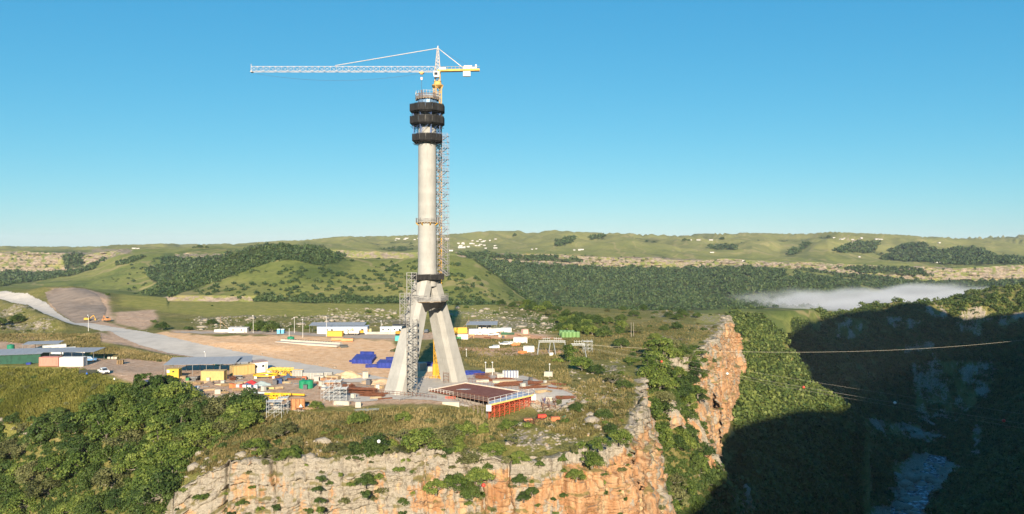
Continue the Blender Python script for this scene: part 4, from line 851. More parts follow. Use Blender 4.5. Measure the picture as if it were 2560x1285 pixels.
def flat_sheet(name, poly, mat, dz, stepx=2.0):
    """a paved sheet laid over the ground inside a surveyed outline"""
    xs = [p[0] for p in poly]; cx = np.arange(min(xs), max(xs)+stepx, stepx); ys = np.exp(np.arange(math.log(195), math.log(680), .0016)); px, Y = np.meshgrid(cx, ys)
    X = (px-CX)/F*Y; z = gzv(X, Y); py = gzv(X, Y, PYU); jx = px+fbm(X/2, Y/2, 3, 111)*3; jy = py+fbm(X/2, Y/2, 3, 112)*1.6
    ok = inpoly(jx, jy, poly); f = grid_faces(len(ys), len(cx), ok[:-1, :-1] & ok[1:, 1:] & ok[:-1, 1:] & ok[1:, :-1])
    used = np.unique(f); mp = np.full(X.size, -1); mp[used] = np.arange(len(used))
    V = np.stack([X, Y, z+dz], -1).reshape(-1, 3)[used]
    return tag(np_mesh(name, V, mp[f], mat, smooth=True), kind='structure')
flat_sheet('road', [(-40,720),(30,728),(70,736),(112,750),(150,776),(190,797),(240,810),(300,820),(400,836),(500,860),(620,884),(760,909),(860,927),(985,948),(985,962),(860,955),(700,926),(560,905),(420,884),(345,862),(280,836),(215,818),(150,812),(100,789),(45,760),(-40,738)], ROADM, .13)
flat_sheet('concrete_apron', [(985,950),(1110,942),(1180,932),(1250,942),(1310,940),(1380,962),(1430,985),(1446,1000),(1400,1010),(1330,990),(1160,1012),(1060,1000),(985,1000),(900,1006),(815,1002),(800,992),(880,985),(960,985)], CONCG, .14)
flat_sheet('access_road', [(430,829),(640,827),(720,829),(800,834),(1000,834),(1060,836),(1060,846),(1000,848),(880,846),(780,840),(640,834),(440,833)], paint((.36, .30, .245), .95, .25, .15), .12)
flat_sheet('dirt_track', [(1105,869),(1180,869),(1240,872),(1300,868),(1420,880),(1400,884),(1300,880),(1240,878),(1105,875)], paint((.46, .27, .16), .95, .25, .2), .11)
flat_sheet('dirt_yard', [(1120,832),(1200,836),(1300,834),(1400,846),(1420,850),(1300,848),(1120,844)], paint((.50, .27, .15), .95, .25, .2), .11)

# ---- pylon
PX0, PY0 = -30.0, 255.0; ZB = -51.6
ax = Vector((.629, .777, 0)); bx_ = Vector((.777, -.629, 0)); prz = math.atan2(ax.y, ax.x)
pyl = empty('bridge_pylon', (PX0, PY0, ZB), prz, 'tall unfinished concrete bridge pylon with two splayed legs and one round shaft', 'pylon')
def zl_(py): return -(py-HZ)/F*PY0-ZB
def leg(sgn):
    bm_v = []; bm_f = []; N = 12; K = 24; ztop = zl_(693)
    for k in range(K+1):
        t = k/K; z = t*ztop; s = min(1, z/zl_(690))
        cxl = sgn*(13.9*(1-s)+1.5*s); a = (8.1*(1-s)+4.9*s)/2; b = (8.4*(1-s)+6.3*s)/2
        ch = .34+.1*s
        pts = [(a, b*(1-ch)), (a*(1-ch), b), (-a*(1-ch)*.9, b), (-a, b*(1-ch)), (-a, -b*(1-ch)), (-a*(1-ch)*.9, -b), (a*(1-ch), -b), (a, -b*(1-ch))]
        bm_v += [(cxl+p[0], p[1], z) for p in pts]
    n = 8
    for k in range(K):
        for i in range(n): bm_f.append((k*n+i, k*n+(i+1) % n, (k+1)*n+(i+1) % n, (k+1)*n+i))
    bm_f += [tuple(range(n-1, -1, -1)), tuple(range(K*n, K*n+n))]
    m = MB(); m.add(bm_v, bm_f); return m.build('leg', CONC, pyl)
leg(-1); leg(1)
m = MB(); m.lathe([(3.55, zl_(715)), (3.5, zl_(690)), (3.28, zl_(665)), (3.24, zl_(500)), (3.12, zl_(262))], n=40); m.build('shaft', CONC, pyl, smooth=True)
m = MB()
for s in (-1, 1): m.box((s*13.6, 0, -.35), (12.4, 12.6, 1.1))
m.build('footing', CONCW, pyl)
# ---- scaffolds on the pylon
def octa(r, n=8, ph=math.pi/8): return [(r*math.cos(ph+2*math.pi*k/n), r*math.sin(ph+2*math.pi*k/n)) for k in range(n)]
def ring(e, r, ri, z0, z1, screen, bracket=True, n=8, ph=math.pi/8, net=NETM, sub=0):
    P = octa(r, n, ph); Q = octa(ri, n, ph); m = MB()
    for k in range(n):
        a, b = P[k], P[(k+1) % n]; c, d = Q[(k+1) % n], Q[k]
        m.add([(*a, z0), (*b, z0), (*c, z0), (*d, z0), (*a, z0+.15), (*b, z0+.15), (*c, z0+.15), (*d, z0+.15)], [(0, 3, 2, 1), (4, 5, 6, 7), (0, 1, 5, 4), (2, 3, 7, 6)])
    m.build('deck', TIMBER, e)
    if screen:
        for k in range(n):
            a, b = Vector((*P[k], 0)), Vector((*P[(k+1) % n], 0)); m = MB(); u = (b-a).normalized(); o = Vector((u.y, -u.x, 0))*.06
            pr = random.Random(k); K = 2
            for q in range(K):
                a1 = a+u*(.05+(b-a).length*q/K); b1 = a+u*((b-a).length*(q+1)/K-.02); w = o*(1+pr.uniform(-.3, .4)); dz = pr.uniform(-.06, .06)
                m.add([a1+w+Vector((0, 0, z0-.25)), b1+w+Vector((0, 0, z0-.25+dz)), b1+w+Vector((0, 0, z1-.12+dz)), a1+w+Vector((0, 0, z1-.12)), a1+w*.3+Vector((0, 0, z0-.25)), b1+w*.3+Vector((0, 0, z0-.25+dz)), b1+w*.3+Vector((0, 0, z1-.12+dz)), a1+w*.3+Vector((0, 0, z1-.12))],
                      [(0, 1, 2, 3), (7, 6, 5, 4), (0, 4, 5, 1), (2, 6, 7, 3), (0, 3, 7, 4), (1, 5, 6, 2)])
            m.build('debris_net', net, e)
        if n == 8:
            m = MB()
            for k in range(n):
                a, b = P[k], P[(k+1) % n]; f = .88; m.sheet([(*a, z0-.2), (*b, z0-.2), (b[0]*f, b[1]*f, z0-.8), (a[0]*f, a[1]*f, z0-.8)])
            o_ = m.build('debris_net', net, e); o_.modifiers.new('thick', 'SOLIDIFY').thickness = .05
    m = MB()
    for k in range(n):
        a, b = P[k], P[(k+1) % n]
        for zz in ((z1,) if screen else (z0+.55, z0+1.1, z1)): m.beam((*a, zz), (*b, zz), .09)
        
        for t in (0, .33, .66): f_ = .975 if screen else 1; m.beam(((a[0]*(1-t)+b[0]*t)*f_, (a[1]*(1-t)+b[1]*t)*f_, z0-.2), ((a[0]*(1-t)+b[0]*t)*f_, (a[1]*(1-t)+b[1]*t)*f_, z1+.15), .1)
    m.build('guard_rail', DARKST if screen else STEEL, e)
    if bracket:
        m = MB()
        for k in range(n):
            for (f) in (.0, .5):
                a = Vector((P[k][0]*(1-f)+P[(k+1) % n][0]*f, P[k][1]*(1-f)+P[(k+1) % n][1]*f, z0-.05)); b = Vector((a.x, a.y, 0)).normalized()*ri
                m.beam(a, (b.x, b.y, z0-.05), .16, .22); m.beam(a*.97+Vector((0, 0, 0)), (b.x, b.y, z0-1.5), .12)
        m.build('bracket', DARKST, e)
zc = lambda py: -(py-HZ)/F*PY0
def pyl_thing(name, label, cat, grp=None, rz=0.): return empty(name, (PX0, PY0, 0), rz, label, cat, grp)
e = pyl_thing('work_platform', 'topmost ring platform with open rails at the head of the pylon shaft', 'platform', 'platforms around the pylon', .2)
ring(e, 4.35, 3.2, zc(250), zc(231), False)
m = MB(); P8 = octa(4.4)
for k in range(8):
    for zz in (.3, .75, 1.6): m.beam((*P8[k], zc(250)+zz), (*P8[(k+1) % 8], zc(250)+zz), .06, .3)
m.build('plank_rail', paint((.16, .13, .12), .7, .45, 1.5), e)
m = MB()
for k in range(16):
    a = 2*math.pi*k/16; m.box((3.28*math.cos(a), 3.28*math.sin(a), zc(256)), (.28, 1.15, 3.4), a)
m.build('shutter_panel', paint((.16, .27, .42), .4, .4, .8, .5, .4), e)
m = MB(); rr_ = random.Random(3)
for k in range(60):
    a = rr_.uniform(0, 6.28); m.tube((3.0*math.cos(a), 3.0*math.sin(a), zc(250)), (3.0*math.cos(a), 3.0*math.sin(a), zc(rr_.uniform(228, 236))), .035, n=4)
m.build('starter_bar', RUST, e)
e = pyl_thing('climbing_formwork', 'climbing formwork of three black netted octagonal decks near the top of the shaft', 'formwork', None, .0)
for (z0, z1, r) in ((279, 263, 6.35), (309, 293, 6.3), (352, 337, 5.5)): ring(e, r, 3.35, zc(z0), zc(z1), True)
m = MB()
for k in range(8):
    a = math.pi/8+2*math.pi*k/8
    for r in (3.9, 5.0):
        m.beam((r*math.cos(a), r*math.sin(a), zc(352)), (r*math.cos(a), r*math.sin(a), zc(262)), .2)
    b = a+2*math.pi/8
    m.beam((5*math.cos(a), 5*math.sin(a), zc(334)), (5*math.cos(b), 5*math.sin(b), zc(309)), .12); m.beam((3.9*math.cos(a), 3.9*math.sin(a), zc(309)), (5.6*math.cos(a), 5.6*math.sin(a), zc(281)), .14); m.beam((3.9*math.cos(a), 3.9*math.sin(a), zc(281)), (5.0*math.cos(b), 5.0*math.sin(b), zc(289)), .12)
m.build('strut', paint((.05, .11, .28), .5, .3, 1), e)
e = pyl_thing('work_platform', 'slender ring platform with grey rails and yellow brackets halfway up the shaft', 'platform', 'platforms around the pylon')
ring(e, 4.2, 3.3, zc(557), zc(546), False, False)
m = MB()
for k in range(8):
    a = math.pi/8+2*math.pi*k/8; m.beam((4.1*math.cos(a), 4.1*math.sin(a), zc(558)), (3.25*math.cos(a), 3.25*math.sin(a), zc(563)), .3)
m.build('bracket', YEL, e)
e = pyl_thing('work_platform', 'black netted square platform where the two pylon legs meet the shaft', 'platform', 'platforms around the pylon', .35)
ring(e, 6.9, 3.9, zc(696), zc(684), True, True, 4, math.pi/4)
e = pyl_thing('work_platform', 'widest open railed platform with sagging dark net below it around both legs', 'platform', 'platforms around the pylon', .25)
ring(e, 7.5, 5.6, zc(752), zc(735), False, False, 6, 0)
m = MB(); P6 = octa(7.55, 6, 0)
for k in range(6):
    for zz in (.35, .8, 1.25, 1.75): m.beam((*P6[k], zc(752)+zz), (*P6[(k+1) % 6], zc(752)+zz), .06, .24)
m.build('plank_rail', paint((.30, .29, .28), .7, .45, 1.5), e)
m = MB(); P6 = octa(6.9, 24, 0); rr_ = random.Random(9); dz = [rr_.uniform(-3.6, -1.6) for k in range(25)]; dz[24] = dz[0]
for k in range(24):
    a, b = P6[k], P6[(k+1) % 24]; m.sheet([(*a, zc(753)), (*b, zc(753)), (b[0]*.80, b[1]*.80, zc(753)+dz[k+1]), (a[0]*.80, a[1]*.80, zc(753)+dz[k])])
nt = m.build('debris_net', paint((.018, .017, .016), .9, .4, 1.2), e); md = nt.modifiers.new('thick', 'SOLIDIFY'); md.thickness = .04
m = MB()
for k in range(24):
    a = P6[k]
    if k % 2 == 0: m.beam((a[0]*1.0, a[1]*1.0, zc(752)), (a[0]*.62, a[1]*.62, zc(752)-.1), .18)
m.build('bracket', STEEL, e)
def stair_tower(x, y, z0, z1, w, d, rz, label, col=STEEL, stair=STEEL, lift=2.0):
    e = empty('scaffold_stair_tower', (x, y, z0), rz, label, 'scaffold', 'scaffold stair towers on the pylon'); H = z1-z0; n = max(2, int(H/lift)); m = MB()
    for sx in (-1, 0, 1):
        for sy in (-1, 1): m.beam((sx*w/2, sy*d/2, 0), (sx*w/2, sy*d/2, H+1), .11)
    for k in range(n+1):
        z = k*H/n
        for sy in (-1, 1): m.beam((-w/2, sy*d/2, z), (w/2, sy*d/2, z), .08); m.beam((-w/2, sy*d/2, z+1), (w/2, sy*d/2, z+1), .06)
        for sx in (-1, 0, 1): m.beam((sx*w/2, -d/2, z), (sx*w/2, d/2, z), .08)
        if k < n: m.beam((-w/2, -d/2, z), (0, -d/2, z+H/n), .07); m.beam((w/2, d/2, z), (0, d/2, z+H/n), .07)
    m.build('frame', col, e)
    for k in range(n):
        z = k*H/n; s = 1 if k % 2 else -1; m = MB()
        m.beam((-s*w*.38, s*d*.22, z+.1), (s*w*.38, s*d*.22, z+H/n+.1), .75, .14)
        for o in (-.36, .36): m.beam((-s*w*.38, s*d*.22+o, z+1.0), (s*w*.38, s*d*.22+o, z+H/n+1.0), .06)
        m.build('stair_flight', stair, e)
    m = MB()
    for k in range(n+1):
        z = k*H/n
        for s in (-1, 1): m.box((s*w*.43, 0, z+.02), (w*.13, d*.9, .07))
    m.build('landing', TIMBER, e); return e
PURP = paint((.24, .22, .25), .5, .35, 1.5, .4, .2)
xw = lambda px, Y: (px-CX)/F*Y
stair_tower(xw(1108, 258), 258, zc(690), zc(338), 3.7, 2.6, -.12, 'tall stair scaffold climbing the right side of the shaft', PURP, PURP)
stair_tower(xw(1029, 250), 250, zc(757), zc(687), 3.3, 2.4, .1, 'short stair scaffold left of the black netted square platform', STEEL)
stair_tower(xw(1012, 247), 247, zc(806), zc(736), 3.3, 2.4, .1, 'stair scaffold outermost on the left, ending at the wide railed platform', STEEL)
stair_tower(xw(1030, 240), 240, -51.2, -26.0, 3.5, 2.4, .06, 'stair scaffold from the ground up the front of the left pylon leg', STEEL, paint((.36, .35, .33), .5, .3, 1))
e = empty('work_platform', (xw(1003, 245), 245, -28.2), .1, 'small dark landing bridging the stair scaffolds left of the left leg', 'platform', 'platforms around the pylon')
m = MB(); m.box((0, 0, 0), (5.6, 2.2, .18)); m.build('deck', DARKST, e); m = MB()
for k in range(5): m.beam((-2.8+k*1.4, -1.1, 0), (-2.8+k*1.4, -1.1, 1.7), .09)
for z in (.45, .85, 1.25): m.box((0, -1.1, z), (5.6, .05, .22))
m.build('guard_rail', DARKST, e)

# ---- tower crane
CY0 = 270.0; cz = lambda py: -(py-HZ)/F*CY0; cX = xw(1094, CY0)
zg = gz(cX, CY0)
cr = empty('tower_crane', (cX, CY0, zg), 0, 'yellow and white tower crane standing behind the pylon with its jib to the left', 'crane')
lz = lambda py: cz(py)-zg
def lattice(m, a, b, w, step, t, sq=True, tri=False):
    a = Vector(a); b = Vector(b); L = (b-a).length; n = max(1, round(L/step)); d = (b-a)/n
    if abs(d.x) > abs(d.z): U, V_ = Vector((0, 1, 0)), Vector((0, 0, 1))
    else: U, V_ = Vector((1, 0, 0)), Vector((0, 1, 0))
    C = [U*-w/2, U*w/2, V_*w*1.15] if tri else [(-U-V_)*w/2, (U-V_)*w/2, (U+V_)*w/2, (-U+V_)*w/2]
    for c in C: m.beam(a+c, b+c, t*1.6)
    K = len(C)
    for k in range(n):
        p = a+d*k
        for i in range(K):
            c0, c1 = C[i], C[(i+1) % K]; m.beam(p+c0, p+c1, t)
            m.beam(p+(c0 if k % 2 else c1), p+d+(c1 if k % 2 else c0), t)
m = MB(); lattice(m, (0, 0, 0), (0, 0, lz(560)), 2.2, 2.2, .17)
q = m.build('mast', YEL, cr); q.rotation_euler = (0, 0, .5)
m = MB(); lattice(m, (0, 0, lz(560)), (0, 0, lz(216)), 2.2, 2.2, .17); q = m.build('mast', CYEL, cr); q.rotation_euler = (0, 0, .5); q['label'] = 'pale yellow upper mast sections'
m = MB(); m.box((0, 0, .3), (6.5, .8, .8), .5); m.box((0, 0, .3), (6.5, .8, .8), .5+math.pi/2); m.box((-.6, -1.0, 3.2), (2.4, .5, 4.6), .5); m.build('base_frame', YEL, cr)
m = MB(); m.lathe([(1.3, lz(219)), (2.1, lz(215)), (2.2, lz(213)), (1.5, lz(211)), (1.3, lz(205)), (1.5, lz(204))], n=20)
for k in range(4):
    a = .5+math.pi/4+k*math.pi/2; m.beam((1.5*math.cos(a), 1.5*math.sin(a), lz(226)), (2.2*math.cos(a), 2.2*math.sin(a), lz(214)), .2)
m.build('slewing_ring', CYEL, cr)
m = MB(); lattice(m, (0, 0, lz(205)), (0, 0, lz(180)), 1.8, 1.8, .18); m.build('turret', CYEL, cr)
cb = MB(); cb.prism([(-1.1, lz(196)), (.9, lz(196)), (.9, lz(182)), (-1.3, lz(182)), (-1.4, lz(188))], -2.6, -1.0); cab = cb.build('cab', WHITE, cr)
w_ = MB(); w_.box((-.35, -2.64, lz(188)), (1.25, .06, 1.0)); w_.box((-1.34, -1.8, lz(188)), (.06, 1.2, 1.0)); w_.build('window', GLASS, cab)
m = MB(); tz = lz(120)
for (sx, sy) in ((-1, -1), (1, -1), (1, 1), (-1, 1)): m.beam((sx*.95, sy*.9, lz(180)), (sx*.22+.1, sy*.22, tz), .2)
for k in range(7):
    t = k/7; t2 = (k+1)/7; h = tz-lz(180); w0 = .95*(1-t)+.22*t; w1 = .95*(1-t2)+.22*t2
    for sy in (-1, 1): m.beam((-w0, sy*w0, lz(180)+h*t), (w1, sy*w1, lz(180)+h*t2), .11); m.beam((-w0, sy*w0, lz(180)+h*t), (w0, sy*w0, lz(180)+h*t), .11)
    for sx in (-1, 1): m.beam((sx*w0, -w0, lz(180)+h*t), (sx*w1, w1, lz(180)+h*t2), .1)
m.beam((0, 0, tz), (.2, 0, tz+.8), .3); m.build('tower_head', CRWH, cr)
JL = xw(628, CY0)-cX
m = MB(); lattice(m, (-1.2, 0, lz(179)), (JL, 0, lz(179)), 1.7, 2.3, .075, tri=True); m.build('jib', CRWH, cr)
m = MB(); m.beam((JL, 0, lz(182)), (JL, 0, lz(160)), .16); m.box((JL+.3, 0, lz(180)), (.7, 1.8, .25)); m.build('jib_tip', CRWH, cr)
CJ = xw(1199, CY0)-cX
m = MB()
for sy in (-.75, .75): m.beam((0, sy, lz(177)), (CJ, sy, lz(175)), .3, .75)
m.box((CJ/2, 0, lz(177)-.1), (CJ-.5, 1.3, .12))
for k in range(10): m.beam((1+k*CJ/11, -.85, lz(176)), (1+k*CJ/11, -.85, lz(176)+1.2), .07)
m.beam((1, -.85, lz(168)), (CJ, -.85, lz(167)), .06); m.build('counter_jib', YEL, cr)
m = MB(); m.box((xw(1167, CY0)-cX, 0, lz(179)), (2.7, 1.3, 3.6)); m.box((xw(1170, CY0)-cX, 0, lz(168)), (3.0, 1.2, 1.1)); m.build('counterweight', WHITE, cr)
m = MB(); m.box((xw(1107, CY0)-cX, -.9, lz(173)), (2.6, .5, .8)); m.build('sign_panel', WHITE, cr)
m = MB(); m.box((xw(1190, CY0)-cX, 0, lz(167)), (.6, .8, 1.6)); m.box((xw(1186, CY0)-cX, 0, lz(171)), (1.8, 1.2, .7)); m.build('winch', STEEL, cr)
m = MB()
for sy in (-.2, .2): m.beam((.1, sy, tz-.1), (xw(838, CY0)-cX, sy, lz(164)), .13); m.beam((.2, sy, tz-.1), (xw(1156, CY0)-cX, sy*2.5, lz(168)), .13)
m.build('pendant_line', CRWH, cr)
m = MB(); m.beam((.2, 0, tz-.2), (xw(1182, CY0)-cX, 0, lz(169)), .05); m.build('hoist_rope', DARKST, cr)
tx = xw(1054, CY0)-cX
m = MB(); m.box((tx, 0, lz(182)), (1.7, 1.6, .45)); m.box((tx, 0, lz(184.5)), (.9, 1.0, .5)); m.build('trolley', CYEL, cr)
m = MB()
for o in (-.35, .35): m.beam((tx+o, 0, lz(184)), (tx+o*.4, 0, lz(192)), .05)
m.beam((tx, 0, lz(200)), (tx, 0, lz(231)), .10); m.build('hoist_rope', DARKST, cr)
hk = MB(); hk.prism([(tx-.3, lz(193)), (tx+.3, lz(193)), (tx+.42, lz(196)), (tx+.25, lz(200)), (tx-.25, lz(200)), (tx-.42, lz(196))], -.2, .2); hb = hk.build('hook_block', WHITE, cr)
hs = MB(); hs.add([(tx-.42, -.215, lz(197)), (tx+.4, -.215, lz(194.3)), (tx+.4, -.215, lz(195.8)), (tx-.4, -.215, lz(198.5)), (tx-.42, -.24, lz(197)), (tx+.4, -.24, lz(194.3)), (tx+.4, -.24, lz(195.8)), (tx-.4, -.24, lz(198.5))], [(3, 2, 1, 0), (4, 5, 6, 7), (0, 1, 5, 4), (1, 2, 6, 5), (2, 3, 7, 6), (3, 0, 4, 7)]); hs.build('red_stripe', paint((.55, .06, .10), .5), hb)
m = MB(); pv = None
for k in range(25):
    t = k/24; p = ((xw(640, CY0)-cX)*(1-t)+(tx-1)*t, 0, lz(184)-4*t*(1-t)*2.6)
    if pv: m.beam(pv, p, .055)
    pv = p
m.build('trolley_rope', DARKST, cr)

# ---- generic builders
def container(px, py, L, W_, H, rz, c, label, group=None, dz=0, door=True, name='shipping_container', cat='container'):
    e = thing(name, px, py, rz, label, cat, group, dz); m = MB(); m.box((0, 0, H/2+.05), (L-.12, W_-.12, H-.15)); n = int(L/.42)
    for k in range(n):
        x = -L/2+.3+k*(L-.6)/max(1, n-1)
        for s in (-1, 1): m.box((x, s*(W_/2-.05), H/2), (.2, .07, H-.4))
    for k in range(int(W_/.42)):
        m.box((L/2-.05, -W_/2+.3+k*.42, H/2), (.07, .2, H-.4))
    b = m.build('body', corrugated(c, .3, tuple(q*.45 for q in c), .55), e); m = MB()
    for sx in (-1, 1):
        for sy in (-1, 1): m.box((sx*(L/2-.06), sy*(W_/2-.06), H/2), (.16, .16, H))
    for sy in (-1, 1):
        for z in (.08, H-.08): m.box((0, sy*(W_/2-.06), z), (L-.2, .13, .16))
    for sx in (-1, 1):
        for z in (.08, H-.08): m.box((sx*(L/2-.06), 0, z), (.13, W_-.2, .16))
    m.build('corner_frame', paint(tuple(q*.85 for q in c), .5, .3, 1), e)
    if door:
        d = MB(); d.box((-L/2-.02, 0, H/2), (.08, W_-.35, H-.4)); dd = d.build('door', paint(tuple(q*.92 for q in c), .5, .3, 1), e)
        d = MB()
        for y in (-.7, -.25, .25, .7): d.tube((-L/2-.09, y*W_/2.4, .25), (-L/2-.09, y*W_/2.4, H-.25), .03, n=6)
        d.build('lock_bar', STEEL, dd)
    return e
def cabin(px, py, L, W_, H, rz, c, label, group=None, roofc=(.62, .63, .64), wins=((-.25, 1), (.2, 1)), name='site_cabin', cat='cabin'):
    e = thing(name, px, py, rz, label, cat, group); m = MB(); m.box((0, 0, H/2), (L, W_, H)); wl_ = m.build('wall', corrugated(c, .35, tuple(q*.6 for q in c), .3), e)
    m = MB(); m.box((0, 0, H+.1), (L+.4, W_+.5, .14), 0, .03); m.build('roof', corrugated(roofc, .3, (.3, .2, .15), .3), e)
    for (x, s) in wins:
        m = MB(); m.box((x*L, -s*(W_/2+.01), H*.6), (.9, .06, .75)); f = m.build('window', GLASS, e); m = MB(); m.box((x*L, -s*(W_/2+.03), H*.6-.43), (1.05, .1, .08)); m.build('sill', WHITE, f)
    m = MB(); m.box((.38*L, -W_/2-.02, H*.42), (.85, .06, H*.82)); m.build('door', paint(tuple(q*.6 for q in c), .5), e); return e
def canopy(px, py, L, W_, H0, H1, rz, label, nx=5, c=(.25, .27, .30), name='open_shed', postm=None):
    """lean-to of corrugated sheets on posts: front eave H0, back eave H1"""
    e = thing(name, px, py, rz, label, 'shed'); m = MB(); a = math.atan2(H1-H0, W_); l = math.hypot(W_, H1-H0)+.8; n = int(L/1.6)
    rr = random.Random(len(label))
    for k in range(n): m.box((-L/2+(k+.5)*L/n, 0, (H0+H1)/2+.08+(.03 if k % 2 else 0)), (L/n+.06, l+rr.uniform(-.2, .3), .06), 0, a)
    m.build('roof', ROOFM, e)
    for k in range(nx): 
        for (s, h) in ((-1, H0), (1, H1)): MB().box((-L/2+.3+k*(L-.6)/(nx-1), s*(W_/2-.2), h/2), (.16, .16, h)).build('post', postm or STEEL, e)
    return e
def pickup(px, py, rz, c, label, kind='pickup', group=None, sc=1.0):
    e = thing('parked_car' if kind != 'van' else 'parked_van', px, py, rz, label, 'pickup' if kind == 'pickup' else 'car', group); e.scale = (sc, sc, sc)
    W_ = 1.82; pm = paint(c, .3, .12, .6, .5)
    if kind == 'pickup': prof = [(-2.6, .5), (2.55, .5), (2.62, .85), (2.45, 1.08), (1.35, 1.18), (.62, 1.78), (-.85, 1.80), (-1.05, 1.22), (-2.6, 1.18)]
    else: prof = [(-2.3, .5), (2.3, .5), (2.4, .85), (2.2, 1.05), (1.2, 1.14), (.5, 1.72), (-1.9, 1.74), (-2.35, 1.2)]
    m = MB(); n = len(prof); V = []
    for (yy, ins) in ((-W_/2, 0), (-W_/2+.02, 0), (W_/2-.02, 0), (W_/2, 0)):
        V += [(x, yy*(1-.16*max(0, (z-1.15)/.6)), z) for x, z in prof]
    Fc = [(k*n+i, k*n+(i+1) % n, (k+1)*n+(i+1) % n, (k+1)*n+i) for k in range(3) for i in range(n)]+[tuple(range(n-1, -1, -1)), tuple(range(3*n, 4*n))]
    m.add(V, Fc); b = m.build('body', pm, e)
    if kind == 'pickup':
        m = MB(); m.box((-1.82, 0, 1.19), (1.45, 1.5, .08)); m.build('load_bed', DARKST, e)
    m = MB(); x0 = -.8 if kind == 'pickup' else -1.85
    for s in (-1, 1): m.add([(x0, s*.90, 1.25), (1.1, s*.90, 1.25), (.58, s*.80, 1.68), (x0+.05, s*.80, 1.68), (x0, s*.87, 1.25), (1.1, s*.87, 1.25), (.58, s*.77, 1.68), (x0+.05, s*.77, 1.68)], [(0, 1, 2, 3), (7, 6, 5, 4), (0, 4, 5, 1), (1, 5, 6, 2), (2, 6, 7, 3), (3, 7, 4, 0)])
    m.build('side_window', GLASS, e)
    m = MB(); m.add([(1.34, -.78, 1.22), (1.34, .78, 1.22), (.68, .68, 1.76), (.68, -.68, 1.76), (1.38, -.78, 1.24), (1.38, .78, 1.24), (.72, .68, 1.78), (.72, -.68, 1.78)], [(3, 2, 1, 0), (4, 5, 6, 7), (0, 1, 5, 4), (1, 2, 6, 5), (2, 3, 7, 6), (3, 0, 4, 7)]); m.build('windscreen', GLASS, e)
    m = MB(); m.box((2.6, 0, .78), (.08, 1.0, .26)); m.box((2.58, 0, .5), (.12, 1.7, .18)); m.build('grille', DARKST, e)
    for s in (-1, 1):
        m = MB(); m.box((2.5, s*.74, .9), (.16, .3, .18)); m.build('headlight', paint((.8, .8, .78), .1), e)
        for x in (-1.55, 1.6):
            m = MB(); m.tube((x, s*.93, .38), (x, s*.68, .38), .39, n=16); w = m.build('wheel', TYRE, e); m = MB(); m.tube((x, s*.945, .38), (x, s*.90, .38), .21, n=12); m.build('rim', STEEL, w)
    return e
def tank(px, py, r, h, c, label, group=None, grime=None):
    e = thing('water_tank', px, py, 0, label, 'tank', group); pr = []; n = 9
    for k in range(n+1):
        z = h*.88*k/n; pr += [(r*(1 if k % 2 else .975), z)]
    pr += [(r*.93, h*.92), (r*.55, h*.98), (r*.28, h)]
    m = MB(); m.lathe(pr, n=24); b = m.build('body', paint(c, .45, .2, .5), e, smooth=True); m = MB(); m.lathe([(r*.24, h*.99), (r*.24, h*1.05), (r*.1, h*1.07)], n=12); m.build('lid', paint(tuple(q*.6 for q in c), .5), e)
    m = MB(); m.tube((r*.96, 0, h*.08), (r*1.12, 0, h*.08), .06, n=6); m.build('outlet', DARKST, e); return e
def pole(px, py, h, label, kind='light', c=None, r=.11, lean=0.):
    e = thing('light_pole' if kind == 'light' else 'wooden_pole', px, py, 0, label, 'pole'); m = MB(); m.tube((0, 0, -.3), (lean*h, 0, h), r, r*.6, 8); m.build('post', c or STEEL, e)
    if kind == 'light': m = MB(); m.box((lean*h, -.3, h), (.55, .7, .35)); m.beam((lean*h, 0, h-.2), (lean*h, -.3, h), .06); m.build('lamp_head', WHITE, e)
    return e
def block(px, py, d, rz, label, mat=None, name='concrete_block', cat='block', group='concrete blocks about the site', dz=0, tap=.92):
    e = tag(MB().box((0, 0, d[2]/2-.05), d, taper=tap).build(name, mat or CONCW, None, at(px, py, dz), rz), label, cat, group)
    md = e.modifiers.new('worn_edge', 'BEVEL'); md.width = .06; md.segments = 2; return e
def heap(px, py, r, h, mat, label, seed=1, name='soil_heap', cat='heap', sq=1.0, rz=0):
    n = 26; V = []; Fc = []; g = np.random.default_rng(seed)
    for i in range(n):
        for j in range(n):
            x = (i/(n-1)*2-1); y = (j/(n-1)*2-1); d = math.hypot(x, y); V.append((x*r, y*r*sq, max(-.4, h*(1-d*1.02)**1.0 if d < 1 else -.4)+.0))
    V = np.array(V); V[:, 2] += fbm(V[:, 0]/1.2+seed, V[:, 1]/1.2, 4, seed)*.35*h*(V[:, 2] > -.3)
    o = np_mesh(name, V, grid_faces(n, n), mat, smooth=True); o.location = at(px, py); o.rotation_euler = (0, 0, rz); return tag(o, label, cat)
def bars(px, py, n, L, w, h, rz, mat, label, name='rebar_bundle', cat='rebar', group=None, t=.07, seed=1, dz=0):
    m = MB(); g = random.Random(seed)
    for k in range(n):
        y = g.uniform(-w/2, w/2); z = g.uniform(.05, h); a = g.uniform(-.04, .04); l = L*g.uniform(.8, 1); o = g.uniform(-.1, .1)*L
        m.beam((o-l/2, y-a*l/2, z), (o+l/2, y+a*l/2, z+g.uniform(-.05, .05)), t)
    return tag(m.build(name, mat, None, at(px, py, dz), rz), label, cat, group)
SAND = NT('sand_heap', .95, .1); SAND.col(SAND.ramp(SAND.noise(.9, None, 6, .7), [(.3, (.46, .29, .16)), (.6, (.62, .45, .28)), (.8, (.68, .52, .36))])); SAND = SAND.m
DARKHEAP = paint((.20, .15, .12), .95, .4, .6, .1)
WHC = (.55, .54, .52); YLC = (.50, .35, .14)
flat_sheet('embankment', [(112,738),(150,732),(215,733),(240,745),(268,770),(262,792),(236,803),(190,798),(150,775),(120,752)], paint((.27, .21, .165), .95, .35, .12, .1), .16)
